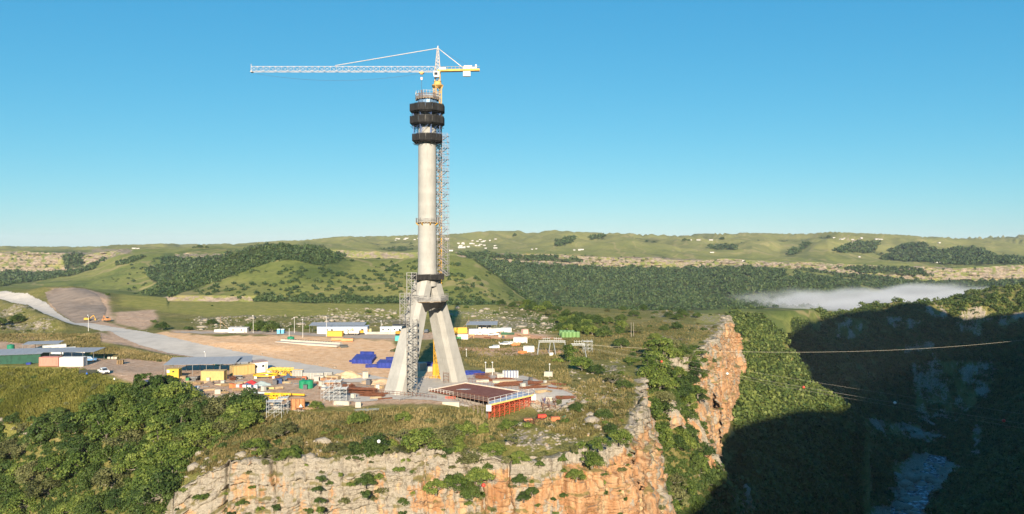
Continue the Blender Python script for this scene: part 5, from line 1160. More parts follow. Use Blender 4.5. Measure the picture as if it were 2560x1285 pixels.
# ---- left cluster
e = thing('shade_net_shed', 48, 905, .28, 'shed wrapped in dark green shade net under a grey roof at the left edge', 'shed')
m = MB(); m.box((0, 0, 2.0), (19, 11, 4.0)); m.build('wall', NETG, e)
m = MB()
for k in range(12): m.box((-9.3+k*1.68, 0, 4.35+.03*(k % 2)), (1.72, 12.4, .07), 0, .07)
m.build('roof', ROOFM, e)
m = MB(); m.box((-8.0, -5.56, 2.0), (4.2, .1, 3.6)); m.build('white_cover', WHITE, e)
canopy(108, 874, 15, 6, 2.9, 3.4, .22, 'long low canopy with grey roof behind the green netted shed', 6)
container(136, 878, 9, 2.6, 2.9, .62, (.66, .65, .60), 'white container furthest back beside the canopy of the left cluster', 'white containers of the left cluster')
container(158, 886, 9.5, 2.6, 3.0, .55, (.68, .67, .63), 'white ribbed container in the middle of the left cluster', 'white containers of the left cluster')
container(186, 889, 8, 2.5, 2.6, .5, (.62, .58, .54), 'pale container half hidden behind the carport roof', 'white containers of the left cluster')
container(127, 914, 7.6, 2.9, 3.6, .03, (.56, .22, .17), 'faded red container at the front of the left cluster', None)
container(181, 915, 10.2, 2.9, 3.7, .03, (.60, .59, .57), 'clean white container next to the faded red one', None)
canopy(180, 902, 23, 8.5, 4.3, 4.8, .03, 'carport roof of grey iron over the red and white containers', 6)
pickup(222, 904, .35, (.12, .26, .48), 'blue double cab pickup parked in the shade of the carport', 'pickup', None, 1.15)
pickup(259, 934, -.75, (.78, .78, .77), 'white pickup parked on the yard beside the dark screen', 'pickup', None, 1.2)
m = MB(); m.box((0, 0, .9), (6.6, .12, 1.9)); e = thing('screen_fence', 219, 937, -.05, 'low dark screen fence beside the white pickup', 'fence'); m.build('panel', paint((.035, .04, .032), .9), e)
m = MB()
for k in range(4): MB().box((-3.2+k*2.13, .1, 1.1), (.1, .1, 2.3)).build('post', STEEL, e)
tank(27, 877, 1.5, 2.9, (.02, .20, .115), 'dark green water tank behind the netted shed at the left edge')
e = thing('pallet_stack', 301, 910, .3, 'square stack of timber formwork pallets at the edge of the left yard', 'pallets'); m = MB()
for k in range(6): m.box((0, 0, .2+k*.3), (2.4, 2.4, .1)); [m.box((x, y, .06+k*.3), (.3, .3, .2)) for x in (-.9, 0, .9) for y in (-.9, .9)]
m.build('pallet', TIMBER, e)
for k, x in enumerate((272, 281, 289)): block(x, 897, (1.1, .6, .9), .4, 'small pale concrete stub in a row at the rear of the left yard', group='concrete stubs in the left yard')
e = thing('plastic_crate', 72, 911, .2, 'small blue plastic crate on the grass edge by the faded red container', 'crate'); m = MB(); m.box((0, 0, .35), (1.6, 1, .7), taper=1.1); m.build('bin', BLUE, e); m = MB(); m.box((0, 0, .72), (1.85, 1.2, .08)); m.build('rim', BLUE, e)
e = thing('warning_sign', 286, 957, 0, 'small white notice on a thin post at the edge of the left yard', 'sign'); MB().tube((0, 0, -.2), (0, 0, 1.5), .04, n=6).build('post', STEEL, e); MB().box((0, -.05, 1.45), (.5, .04, .6)).build('panel', WHITE, e)
# ---- blue container, tote tanks, barriers
container(386, 976, 8.0, 3.0, 3.3, -.55, (.070, .085, .15), 'dark blue shipping container at the edge of the gully thicket', None)
m = MB(); 
def tote(px, py, rz, label, dz=0):
    e = thing('tote_tank', px, py, rz, label, 'tote', 'white tote tanks beside the dark blue container', dz); MB().box((0, 0, .07), (1.45, 1.2, .14)).build('pallet', TIMBER, e)
    b = MB().box((0, 0, .75), (1.35, 1.1, 1.15)).build('bottle', paint((.74, .75, .75), .4, .1, 1), e); m = MB()
    for x in np.linspace(-.72, .72, 6): [m.beam((x, s*.6, .12), (x, s*.6, 1.36), .04) for s in (-1, 1)]
    for z in (.4, .8, 1.3):
        for s in (-1, 1): m.beam((-.72, s*.6, z), (.72, s*.6, z), .04); m.beam((s*.72, -.6, z), (s*.72, .6, z), .04)
    m.build('cage', STEEL, e); return e
TL = [('lower left front', 455, 986), ('lower middle', 468, 987), ('lower right front', 492, 988)]
for k, (px, py) in enumerate([(454, 985), (466, 984.5), (480, 987), (493, 986)]):
    tote(px, py, -.1, ['white tote tank at the left end of the bottom row beside the blue container', 'second white tote tank from the blue container, bottom row', 'third white tote tank from the blue container, bottom row', 'white tote tank at the right end of the bottom row'][k])
    tote(px, py, -.1, ['white tote tank at the left end of the upper row beside the blue container', 'second white tote tank from the blue container, upper row', 'third white tote tank from the blue container, upper row', 'white tote tank at the right end of the upper row'][k], 1.45)
for k, (px, py, d, rz, lab) in enumerate([(532,1003,(4.1,.9,1.7),.12,'leftmost pale concrete barrier of the row below the tote tanks'),(569,1000,(4.1,.9,1.9),.12,'second pale concrete barrier of the row below the yard'),(593,999,(3.4,.9,1.9),.0,'third pale concrete barrier, touching the second'),(623,1001,(3.3,.9,1.8),-.2,'fourth pale concrete barrier with a red ball at its foot'),(655,1003,(3.3,.9,1.8),-.05,'pale concrete block with a round dark hole'),(896,1018,(1.8,1.2,1.7),0,'single pale concrete cube at the edge of the concrete track'),(855,1012,(5.2,1.3,1.3),-.15,'long pale barrier below the grey scaffold frames'),
    (913,945,(2.2,2.2,2.4),.3,'pale concrete cube beside the sand heap left of the pylon'),(1000,925,(3.2,1.4,1.6),.1,'white concrete stub at the foot of the blue girders'),(1371,942,(3.4,1.6,2.0),-.1,'cream concrete block at the right edge of the apron'),(1372,1002,(2.2,1.4,1.4),0,'white cube beside the worker right of the red shoring'),(1056,925,(3.2,2.6,3.0),.5,'tall pale concrete block between the pylon legs'),(1080,927,(4.4,2.2,1.8),.5,'low pale concrete block between the legs by the crane foot'),(1225,930,(3.6,1.6,1.5),.2,'pale concrete block on the apron right of the right leg'),
    (1206,955,(5,2.0,.9),.1,'flat white slab of boards on the apron behind the brown deck'),(545,984,(1.9,1.4,1.5),.2,'small grey block on the yard right of the tote tanks'),(627,982,(2.4,1.8,1.7),0,'grey crate of fittings behind the barrier row')]):
    b = block(px, py, d, rz, lab)
    if k == 4:
        q = MB(); q.tube((-.75, -.47, 1.05), (-.75, -.40, 1.05), .38, n=16); q.build('socket_hole', DARKST, b)
def ball(p, r, c, label, grp='marker balls on the cables over the gorge'):
    m = MB(); m.lathe([(r*math.sin(math.pi*(k+.5)/10), -r*math.cos(math.pi*(k+.5)/10)) for k in range(10)], n=16); return tag(m.build('marker_ball', paint(c, .4, .1, 1), None, p, None, True), label, 'ball', grp)
p = at(630, 1002); p.z += .55; ball(p, .55, (.62, .06, .03), 'red ball lying before the fourth concrete barrier', None)
# ---- yellow workshop
e = thing('workshop_cabin', 436, 947, .06, 'bright yellow site office at the left end of the workshop roof', 'cabin'); MB().box((0, 0, 1.9), (4.2, 3.0, 3.8)).build('wall', paint((.54, .36, .04), .5, .25, .6), e); MB().box((.2, -1.53, 2.9), (.7, .05, .5)).build('window', GLASS, e); MB().box((2.12, 0, 1.7), (.08, .9, 2.6)).build('door', GLASS, e); MB().box((-1.6, -1.56, 3.0), (1.0, .06, 1.0)).build('sign_panel', WHITE, e)
for px in (488, 496, 503): pass
canopy(508, 932, 26, 9, 4.0, 5.2, .10, 'long grey corrugated workshop roof on posts between the yellow containers', 6)
container(535, 950, 8.4, 3.0, 3.6, .02, YLC, 'yellow container at the front of the workshop roof', None)
e2 = container(606, 936, 8.6, 3.0, 3.7, .75, YLC, 'yellow container set askew at the right end of the workshop roof', None)
canopy(590, 928, 12, 9, 4.2, 5.0, .3, 'smaller grey roof joining the askew yellow container to the white shed', 3)
cabin(645, 929, 6.0, 4.5, 4.0, .7, (.72, .70, .66), 'white board shed with a rusty roof edge behind the yellow workshop', None, (.35, .24, .20))
tank(546, 913, 1.35, 2.7, (.02, .24, .13), 'single bright green water tank behind the workshop roof')
m = MB(); m.lathe([(.45, 0), (.5, .9), (.4, 1.0)], n=14); tag(m.build('oil_drum', paint((.16, .34, .52), .4), None, at(423, 950)), 'blue drum standing left of the yellow site office', 'drum')
e = thing('wheeled_bin', 469, 955, .2, 'tall green wheeled bin before the workshop posts', 'bin'); MB().box((0, 0, .75), (1.0, 1.0, 1.4), taper=1.15).build('bin', paint((.05, .22, .07), .5), e); MB().box((0, 0, 1.5), (1.25, 1.25, .1)).build('lid', paint((.04, .15, .05), .5), e)
block(452, 946, (4.2, 2.4, 1.0), .1, 'low brown timber box beside the yellow site office', TIMBER, 'timber_box', 'box', None, 0, 1)
heap(525, 962, 2.4, 1.3, DARKHEAP, 'small dark rubble heap before the front yellow container', 4)
heap(548, 960, 2.2, 1.5, DARKHEAP, 'brown tarpaulin covered heap right of the rubble heap', 5)
for k, (px, py, lab, mt) in enumerate([(480,952,'grey scrap pile under the workshop roof left end',STEEL),(494,950,'dark scrap pile under the workshop roof near the front yellow container',DARKST),(583,950,'brown scrap pile under the smaller grey roof',RUST),(596,947,'grey scrap pile beside the askew yellow container',STEEL)]):
    bars(px, py, 16, 3.4, 2.4, 1.3, .3+k, mt, lab, 'scrap_pile', 'scrap', 'scrap piles in the workshop', .22, k)
# crates and stores in the middle of the yard
for k, (px, py, c, lab) in enumerate([(579,969,(.60,.16,.05),'leftmost orange crate of the row before the red tarpaulin'),(587,970,(.55,.14,.05),'second orange crate of the row before the red tarpaulin'),(596,971,(.52,.52,.50),'first grey crate of the crate row in the yard'),(604,972,(.60,.07,.05),'red crate in the middle of the crate row'),(612,972,(.50,.50,.49),'second grey crate of the row right of the red crate'),(624,973,(.70,.69,.66),'white crate near the right end of the crate row'),(640,972,(.50,.51,.50),'grey crate at the right end of the crate row')]):
    e = thing('store_crate', px, py, .05, lab, 'crate', 'crates in a row in the yard'); MB().box((0, 0, .7), (1.25, 1.2, 1.3)).build('box', paint(c, .6), e); MB().box((0, 0, 1.4), (1.35, 1.3, .12)).build('lid', paint(tuple(q*.8 for q in c), .6), e)
heap(628, 960, 3.0, 1.5, paint((.45, .03, .035), .6), 'bundle under a bright red tarpaulin in the yard', 7, 'tarpaulin_bundle', 'tarpaulin', .6)
heap(655, 963, 3.6, 1.6, paint((.30, .36, .36), .6), 'bundle under a grey tarpaulin right of the red one', 8, 'tarpaulin_bundle', 'tarpaulin', .6)
heap(618, 966, 3.2, 1.1, paint((.05, .08, .16), .6), 'low bundle under a dark blue tarpaulin in the yard', 9, 'tarpaulin_bundle', 'tarpaulin', .5)
heap(720, 946, 3.4, 1.6, paint((.07, .10, .15), .6), 'blue grey tarpaulin bundle behind the yellow ring', 10, 'tarpaulin_bundle', 'tarpaulin', .5)
block(697, 958, (2.4, 2, 1.7), .3, 'small dark blue steel box alone in the yard', paint((.03, .06, .16), .5), 'steel_box', 'box', None)
bars(570, 963, 10, 8, .8, .5, .02, paint((.50, .36, .22), .7), 'pale timber beams lying behind the crate row', 'timber_stack', 'timber', None, .22, 12)
block(670, 972, (4.2, .6, .6), .0, 'yellow timber beam on the grass right of the crates', paint((.55, .42, .16), .7), 'timber_beam', 'beam', None, 0, 1)
# yellow lattice ring and crane sections
e = thing('yellow_ring_frame', 664, 944, .1, 'large yellow steel ring lying on white trestles in the yard', 'ring frame'); m = MB()
for k in range(28):
    a = 2*math.pi*k/28; b = 2*math.pi*(k+1)/28; m.beam((4.4*math.cos(a), 2.6*math.sin(a), 1.1), (4.4*math.cos(b), 2.6*math.sin(b), 1.1), .42)
m.build('ring', paint((.62, .39, .02), .5, .15, .6), e); m = MB(); [m.box((x, y, .45), (.9, .5, .9)) for x, y in ((-3.2, -1.6), (3.2, -1.6), (0, 2.4))]; m.build('trestle', WHITE, e)
def lat_piece(px, py, L, w, rz, mat, label, dz=.3, name='crane_section'):
    m = MB(); lattice(m, (-L/2, 0, w/2+dz), (L/2, 0, w/2+dz), w, w, .16); return tag(m.build(name, mat, None, at(px, py), rz), label, 'crane part', 'yellow crane sections lying in the yard')
lat_piece(712, 938, 14, 1.8, -.12, paint((.76, .45, .06), .5), 'long yellow lattice section behind the yellow ring')
lat_piece(705, 932, 9, 1.6, -.12, paint((.70, .44, .10), .5), 'short yellow lattice section furthest back by the sand heap')
lat_piece(692, 1000, 6, 1.6, -.3, paint((.80, .48, .02), .5), 'bright yellow lattice piece beside the yellow pipes')
heap(700, 930, 5.0, 2.2, SAND, 'brown sand heap behind the yellow lattice sections', 11, sq=.7)
def pipe(px, py, L, r, rz, mat, label, dz=.4): 
    m = MB(); m.tube((-L/2, 0, dz+r), (L/2, 0, dz+r), r, n=14); m.tube((L/2-.5, 0, dz+r), (L/2-.2, 0, dz+r), r*1.08, n=14); m.tube((-L/2+.2, 0, dz+r), (-L/2+.6, 0, dz+r), r*1.08, n=14)
    return tag(m.build('steel_pipe', mat, None, at(px, py), rz, True), label, 'pipe', 'yellow pipes by the edge of the yard')
YP = paint((.60, .36, .03), .45, .2, .6)
pipe(695, 991, 9, .42, -.10, YP, 'thick yellow pipe lying across the front of the yard'); pipe(742, 992, 5.5, .36, -.18, YP, 'yellow pipe at the right end of the pipe row'); pipe(678, 999, 5, .34, -.25, YP, 'short yellow pipe in front of the thick one'); pipe(655, 988, 6, .35, -.08, paint((.36, .42, .45), .5), 'grey pipe left of the yellow pipes')
tank(758, 970, 1.42, 2.85, (.015, .22, .11), 'left one of the two green tanks standing together in the yard'); tank(773, 970, 1.42, 2.85, (.015, .22, .11), 'right one of the two green tanks standing together in the yard')
for k, (px, py, L, lab) in enumerate([(745,940,4,'grey shuttering stack left of the orange bin in the yard'),(774,946,4.5,'grey shuttering stack right of the orange bin'),(790,946,6,'long grey shuttering stack with rows of gaps'),(812,945,6,'grey shuttering stack at the right end by the road')]):
    e = thing('shutter_stack', px, py, -.05, lab, 'shuttering', 'grey shuttering stacks beside the road'); m = MB()
    for q in range(5): m.box((0, 0, .3+q*.45), (L, 1.8, .3)); [m.box((-L/2+.4+i*(L-.8)/3, 0, .1+q*.45), (.2, 1.7, .18)) for i in range(4)]
    m.build('panel', paint((.40, .39, .36), .8), e)
block(761, 950, (1.6, 1.4, 1.4), .1, 'orange bin among the grey shuttering stacks', paint((.55, .14, .05), .6), 'steel_bin', 'bin', None)
for k, (px, py, lab) in enumerate([(822,962,'brown stack of timber forms left of the sand heap'),(833,955,'orange and grey stack of timber forms by the road edge')]):
    e = thing('timber_stack', px, py, -.3, lab, 'timber', None); m = MB()
    for q in range(6): m.box((random.uniform(-.2, .2), 0, .25+q*.4), (5.2, 2.4, .26)); [m.box((x, 0, .05+q*.4), (.25, 2.3, .16)) for x in (-2, 0, 2)]
    m.build('board', [paint((.40, .20, .09), .8), paint((.50, .36, .22), .8)][k], e)
heap(868, 942, 6.5, 2.6, SAND, 'pale sand heap left of the concrete cube by the pylon', 13, sq=.7); heap(955, 955, 9, 1.2, SAND, 'flat bed of light sand left of the left pylon leg', 14, sq=.6)
for k, (px, py, n, L, w, h, rz, lab) in enumerate([(858,970,60,8,3,1.4,-.2,'dark tangle of rebar left of the pylon'),(880,978,40,7,3,1.2,.2,'dark rebar cage by the grey scaffold frames'),(905,982,70,10,4,1.6,-.15,'long brown rebar tangle before the left pylon leg'),(930,990,40,9,3,.8,-.25,'thin rebar spread on the ground nearest the left leg'),(860,962,30,6,2.4,.5,-.2,'rust red rebar mat by the timber stacks')]):
    bars(px, py, n, L, w, h, rz, RUST if k != 1 else DARKST, lab, 'rebar_bundle', 'rebar', 'rebar left of the pylon', .09, k+20)
# grey scaffold frames
def scaff(px, py, W_, D_, H_, nx, ny, nz, rz, label, mat=STEEL, grp='grey scaffold frames at the front of the yard', t=.09, deck=True):
    e = thing('scaffolding', px, py, rz, label, 'scaffold', grp); m = MB()
    for i in range(nx+1):
        for j in range(ny+1): m.beam((-W_/2+W_*i/nx, -D_/2+D_*j/ny, -.3), (-W_/2+W_*i/nx, -D_/2+D_*j/ny, H_+.7), t)
    m.build('standard', mat, e); m = MB()
    for k in range(1, nz+1):
        z = H_*k/nz
        for j in range(ny+1): m.beam((-W_/2, -D_/2+D_*j/ny, z), (W_/2, -D_/2+D_*j/ny, z), t*.9)
        for i in range(nx+1): m.beam((-W_/2+W_*i/nx, -D_/2, z), (-W_/2+W_*i/nx, D_/2, z), t*.9)
        for i in range(nx): m.beam((-W_/2+W_*i/nx, -D_/2, z-H_/nz), (-W_/2+W_*(i+1)/nx, -D_/2, z), t*.7)
    m.build('ledger', mat, e)
    if deck: MB().box((0, 0, H_*.98), (W_, D_*.95, .08)).build('deck', paint((.45, .46, .46), .6), e)
    return e
SCF = paint((.44, .46, .47), .45, .25, 2, .5, .2)
scaff(688, 1040, 4.4, 3.0, 4.6, 2, 1, 3, .1, 'grey scaffold frame on long legs below the yellow pipes', SCF); scaff(709, 1030, 2.6, 2.4, 4.4, 1, 1, 3, .1, 'narrow grey scaffold frame right of the long legged one', SCF)
scaff(833, 1000, 5.2, 3.4, 6.2, 3, 2, 4, .05, 'tall grey scaffold frame before the rebar left of the pylon', SCF); scaff(852, 1006, 4.2, 3.0, 4.6, 2, 2, 4, .05, 'lower grey scaffold frame right of the tall one', SCF); scaff(815, 996, 2.6, 2.6, 3.6, 1, 1, 2, .0, 'small grey scaffold frame left of the tall one', SCF)
e = thing('timber_form', 745, 1024, .06, 'upright rust brown form panel on the edge of the yard', 'form'); MB().box((0, 0, 1.7), (4.2, .5, 3.4)).build('panel', paint((.42, .20, .09), .85, .45, 1.2), e); m = MB(); [m.box((x, -.3, 1.7), (.15, .12, 3.4)) for x in (-1.9, -.6, .6, 1.9)]; m.build('stiffener', RUST, e)
e = thing('warning_sign', 752, 1030, 0, 'white triangular sign on a post before the brown form panel', 'sign'); MB().tube((0, 0, -.3), (0, 0, 2.0), .05, n=6).build('post', STEEL, e); MB().prism([(-.6, 1.5), (.6, 1.5), (0, 2.5)], -.1, -.06).build('panel', WHITE, e)
bars(918, 1026, 14, 7, 1.6, .5, .1, paint((.16, .18, .17), .6), 'dark steel sections lying below the concrete track', 'steel_stack', 'steel', None, .16, 31)
# small stores and offcuts strewn over the yard
cl = random.Random(31)
KINDS = [('plank_stack', 'planks', 'small stack of weathered planks lying on the yard', TIMBER), ('formwork_panel', 'panel', 'grey formwork panel lying flat on the yard', paint((.30, .30, .29), .7)), ('steel_beam', 'beam', 'rusty steel beam lying on the yard', RUST), ('store_bin', 'bin', 'small pale bin of fittings standing on the yard', paint((.42, .40, .36), .7)), ('pallet_load', 'pallet', 'dark covered pallet load standing on the yard', paint((.10, .10, .11), .7)), ('timber_stack', 'timber', 'pale timber stack on bearers in the yard', paint((.46, .34, .2), .8))]
CLUT = [[(520,975),(560,965),(800,950),(860,975),(800,1000),(660,990),(530,985)], [(640,935),(800,938),(830,965),(700,965)], [(830,955),(960,960),(990,1000),(880,1000)], [(1180,935),(1400,955),(1430,990),(1340,985),(1240,945)], [(440,950),(620,945),(640,965),(500,970)], [(1180,836),(1300,835),(1330,845),(1200,846)], [(650,1010),(800,1005),(860,1015),(700,1030)]]
for kk in range(110):
    q_ = CLUT[kk % len(CLUT)]; xs = [p[0] for p in q_]; ys = [p[1] for p in q_]
    while True:
        px, py = cl.uniform(min(xs), max(xs)), cl.uniform(min(ys), max(ys))
        if inpoly(np.array([px]), np.array([py]), q_)[0]: break
    nm, ct, lb, mt = KINDS[cl.randrange(len(KINDS))]; m = MB(); s = cl.uniform(.7, 1.3)
    if nm in ('plank_stack', 'timber_stack'):
        for z in range(cl.randint(2, 4)): [m.box((cl.uniform(-.2, .2), y*.32, .2+z*.2), (3.2*s, .26, .14)) for y in (-2, -1, 0, 1, 2)]
        [m.box((x, 0, .06), (.15, 1.7, .13)) for x in (-1, 1)]
    elif nm == 'formwork_panel':
        m.box((0, 0, .12), (2.8*s, 1.4*s, .1)); [m.box((x*s, 0, .24), (.1, 1.4*s, .16)) for x in (-1.2, -.4, .4, 1.2)]
    elif nm == 'steel_beam':
        for o in (0, .5): m.box((0, o, .3), (5*s, .08, .4)); m.box((0, o, .5), (5*s, .3, .06)); m.box((0, o, .1), (5*s, .3, .06))
    else:
        m.box((0, 0, .1), (1.5*s, 1.3*s, .16)); m.box((0, 0, .65*s+.18), (1.35*s, 1.15*s, 1.3*s), taper=.94); m.box((0, 0, 1.3*s+.2), (1.45*s, 1.25*s, .1))
    tag(m.build(nm, mt, None, at(px, py), cl.uniform(-.6, .6)), lb, ct, lb+'s')
# ---- blue girders
def girder(px, py, L, h, rz, label, dz=0, c=BLUE):
    m = MB(); m.box((0, 0, h-.06), (L, .8, .12)); m.box((0, 0, .06), (L, .8, .12)); m.box((0, 0, h/2), (L, .1, h-.2))
    for k in range(int(L/1.6)): m.box((-L/2+.4+k*1.6, 0, h/2), (.09, .7, h-.2))
    m.box((-L/2, 0, h/2), (.12, .8, h)); m.box((L/2, 0, h/2), (.12, .8, h))
    return tag(m.build('steel_girder', c, None, at(px, py, dz), rz), label, 'girder', 'blue steel girders stacked on the sand')
GL = ['front', 'second', 'third', 'fourth', 'fifth']
for k in range(5): girder(905+k*2.6, 909-k*3.0, 8.6, 2.0, -.12, GL[k]+' upright blue girder of the stack furthest from the pylon')
girder(918, 897, 6, 1.2, -.12, 'short blue girder lying on top of the far stack', 2.0); girder(888, 905, 5, .8, -.16, 'thin blue girder poking out left of the far stack')
girder(942, 918, 9, 1.3, .22, 'long blue girder with a white end pointing left towards the road')
for k in range(4): girder(962+k*2.5, 920-k*2.6, 6.5, 2.3, -.1+.04*k, GL[k]+' blue girder of the stack beside the left pylon leg')
girder(979, 914, 4.5, 3.6, .25, 'tallest blue girder standing on end by the left leg')
for k, (px, py) in enumerate([(1050,918),(1062,914),(1074,918)]): girder(px, py, 6.5, 1.5, .3-.2*k, ['left', 'middle', 'right'][k]+' blue girder lying between the pylon legs')
for k, (px, py) in enumerate([(1174,938),(1183,935),(1193,938)]): girder(px, py, 6.0, 1.4, .3-.25*k, ['nearest', 'second', 'third'][k]+' blue girder right of the right pylon leg')
# ---- brown deck on red shoring
q = [Vector(P3(*p)) for p in [(1072,976,-50.4),(1164,957.5,-50.4),(1300,979,-50.4),(1222,1003,-50.4)]]
e = empty('deck_formwork', (0, 0, 0), 0, 'brown plywood bridge deck formwork on red shoring before the right pylon leg', 'formwork')
m = MB(); m.add([v for v in q]+[v-Vector((0, 0, .25)) for v in q], [(0, 1, 2, 3), (7, 6, 5, 4), (0, 4, 5, 1), (1, 5, 6, 2), (2, 6, 7, 3), (3, 7, 4, 0)]); dk = m.build('plywood_deck', PLY, e)
mtop = (q[0]+q[1]+q[2]+q[3])/4
m = MB(); cpt = q[1].lerp(q[0], .5).lerp(q[2].lerp(q[3], .5), .30)+Vector((0, 0, .04)); m.add([cpt+Vector((-2.6, -.5, 0)), cpt+Vector((.6, -1.0, 0)), cpt+Vector((2.4, .3, 0)), cpt+Vector((-.6, .8, 0)), cpt+Vector((-2.6, -.5, .04)), cpt+Vector((.6, -1.0, .04)), cpt+Vector((2.4, .3, .04)), cpt+Vector((-.6, .8, .04))], [(0, 3, 2, 1), (4, 5, 6, 7), (0, 1, 5, 4), (1, 2, 6, 5), (2, 3, 7, 6), (3, 0, 4, 7)]); m.build('repair_sheet', paint((.42, .44, .46), .5), dk)
m = MB(); m.beam(q[0]+Vector((0, 0, .1)), q[1]+Vector((0, 0, .1)), .5, .35); m.beam(q[1]+Vector((0, 0, .1)), q[2]+Vector((0, 0, .1)), .6, .45); m.build('edge_beam', paint((.58, .50, .42), .7), e)
wk = [Vector(P3(*p)) for p in [(1222,1003,-50.5),(1300,979,-50.5),(1334,986,-50.8),(1222,1012,-50.8)]]
m = MB(); m.add([v for v in wk]+[v-Vector((0, 0, .2)) for v in wk], [(0, 1, 2, 3), (7, 6, 5, 4), (0, 4, 5, 1), (1, 5, 6, 2), (2, 6, 7, 3), (3, 7, 4, 0)]); m.build('walkway', paint((.30, .36, .46), .6, .4, .5), e)
m = MB(); m.beam(wk[3]+Vector((0, -.2, -.1)), wk[2]+Vector((0, -.2, -.1)), .35, .45); m.build('soldier_beam', paint((.72, .52, .18), .6), e)
m = MB(); [m.box(wk[i]+Vector((0, -.4, -.9)), (1.6, .25, 2.0)) for i in (2, 3)]; m.build('stop_board', WHITE, e)
fl = wk[3]; fr_ = wk[2]; bl = q[0].lerp(q[3], .55); u = (fr_-fl); v = (q[2]-fr_)
red = MB(); N = 9
ylim = lambda p: gz(p.x, p.y)-.3
for i in range(N+1):
    for j in range(3):
        p = fl.lerp(fr_, i/N)+Vector((0, j*1.7+.2, 0)); z0 = ylim(p)
        red.beam((p.x, p.y, z0), (p.x, p.y, p.z-.4), .12)
        for z in np.arange(z0+1.0, p.z-.4, 1.7):
            if i < N: r = fl.lerp(fr_, (i+1)/N)+Vector((0, j*1.7+.2, 0)); red.beam((p.x, p.y, z), (r.x, r.y, z), .1); red.beam((p.x, p.y, z), (r.x, r.y, min(z+1.7, r.z-.4)), .08)
            red.beam((p.x, p.y, z), (p.x, p.y+1.7, z), .1)
red.build('shoring_prop', RED, e)
m = MB(); P_ = q[3].lerp(q[0], .55)
for i in range(10):
    p = q[3].lerp(q[0], i/9*.62)+Vector((-.3, -1.2, 0)); z0 = ylim(p); m.beam((p.x, p.y, z0), (p.x, p.y, p.z+1.6), .11); m.beam((p.x-.4, p.y-1.3, ylim(p)), (p.x-.4, p.y-1.3, p.z-.2), .11)
    r = q[3].lerp(q[0], (i+1)/9*.62)+Vector((-.3, -1.2, 0))
    if i < 9:
        for z in (-2.6, -1.2, .3, .75, 1.2): m.beam((p.x, p.y, p.z+z), (r.x, r.y, r.z+z), .09)
        m.beam((p.x-.4, p.y-1.3, p.z-1.2), (r.x-.4, r.y-1.3, r.z-1.2), .1); m.beam((p.x, p.y, z0+.3), (r.x, r.y, r.z-.4), .08)
m.build('side_scaffold', paint((.22, .17, .14), .6), e)
m = MB(); p = q[3].lerp(q[0], .62)
for k in range(8): m.beam((p.x-1.5+.45*k, p.y-1.6, gz(p.x, p.y-1.6)-.2), (p.x-1.5+.45*k, p.y-1.6, p.z-.3), .16); m.beam((p.x-1.5, p.y-1.6, p.z-.5-.4*k), (p.x+1.7, p.y-1.6, p.z-.5-.4*k), .1)
m.build('red_panel', RED, e)
m = MB(); m.box((p.x+3.5, p.y-.6, p.z-2.6), (15, .6, 4.4), -.30); 
def rail(a, b, mat=STEEL, h=1.3, n=None, name='guard_rail', par=e):
    a = Vector(a); b = Vector(b); n = n or max(2, int((b-a).length/2.2)); m = MB()
    for k in range(n+1): p = a.lerp(b, k/n); m.beam(p-Vector((0, 0, .2)), p+Vector((0, 0, h)), .09)
    for z in (h*.5, h): m.beam(a+Vector((0, 0, z)), b+Vector((0, 0, z)), .075)
    return m.build(name, mat, par)
rail(wk[3]+Vector((0, 0, .1)), wk[2]+Vector((0, 0, .1)), paint((.60, .60, .60), .5), 1.9, 8); rail(q[3], q[0].lerp(q[3], .45), RUST, 1.4, 12); rail(q[0], q[0].lerp(q[3], .42), paint((.62, .58, .54), .5), 1.0, 8); rail(q[1]+Vector((1, 1, 0)), q[2]+Vector((1.5, 1, 0)), RUST, 1.3, 14); rail(q[2]+Vector((0, -.5, 0)), wk[2], RUST, 1.5, 5)
m = MB(); p = P3(1128, 1012, -52.2); m.box((p[0], p[1], -53.0), (5.5, 1.6, 3.6), -.1); m.build('abutment_wall', CONCW, e)
# site fences of scaffold tube round the pad
def tube_fence(a, b, n, h, label, mat=RUST):
    pa, pb = at(*a), at(*b); m = MB(); o = empty('tube_fence', pa, 0, label, 'fence'); pts = []
    for k in range(n+1):
        p = pa.lerp(pb, k/n); p.z = gz(p.x, p.y)-.1; pts.append(p-pa)
    for p in pts: MB().beam(p, p+Vector((0, 0, h)), .09).build('post', mat, o)
    m = MB()
    for p, r in zip(pts[:-1], pts[1:]):
        for z in (.5*h, .95*h): m.beam(p+Vector((0, 0, z)), r+Vector((0, 0, z)), .07)
    m.build('rail', mat, o)
tube_fence((935, 985), (1090, 998), 16, 1.5, 'thin tube fence along the apron before the left pylon leg'); tube_fence((1040, 952), (1100, 945), 8, 1.3, 'thin tube fence at the back edge of the apron between the legs', paint((.50, .40, .32), .6)); tube_fence((1165, 950), (1250, 950), 10, 1.3, 'tube fence behind the brown deck by the right leg'); tube_fence((1250, 950), (1335, 962), 10, 1.4, 'tube fence before the rebar right of the brown deck'); tube_fence((1000, 1003), (1072, 985), 8, 1.3, 'pale tube fence along the concrete track', STEEL)
scaff(1115, 958, 2.0, 1.6, 3.6, 1, 1, 3, .1, 'small access scaffold on the apron before the crane foot', RUST, None, .08, False)
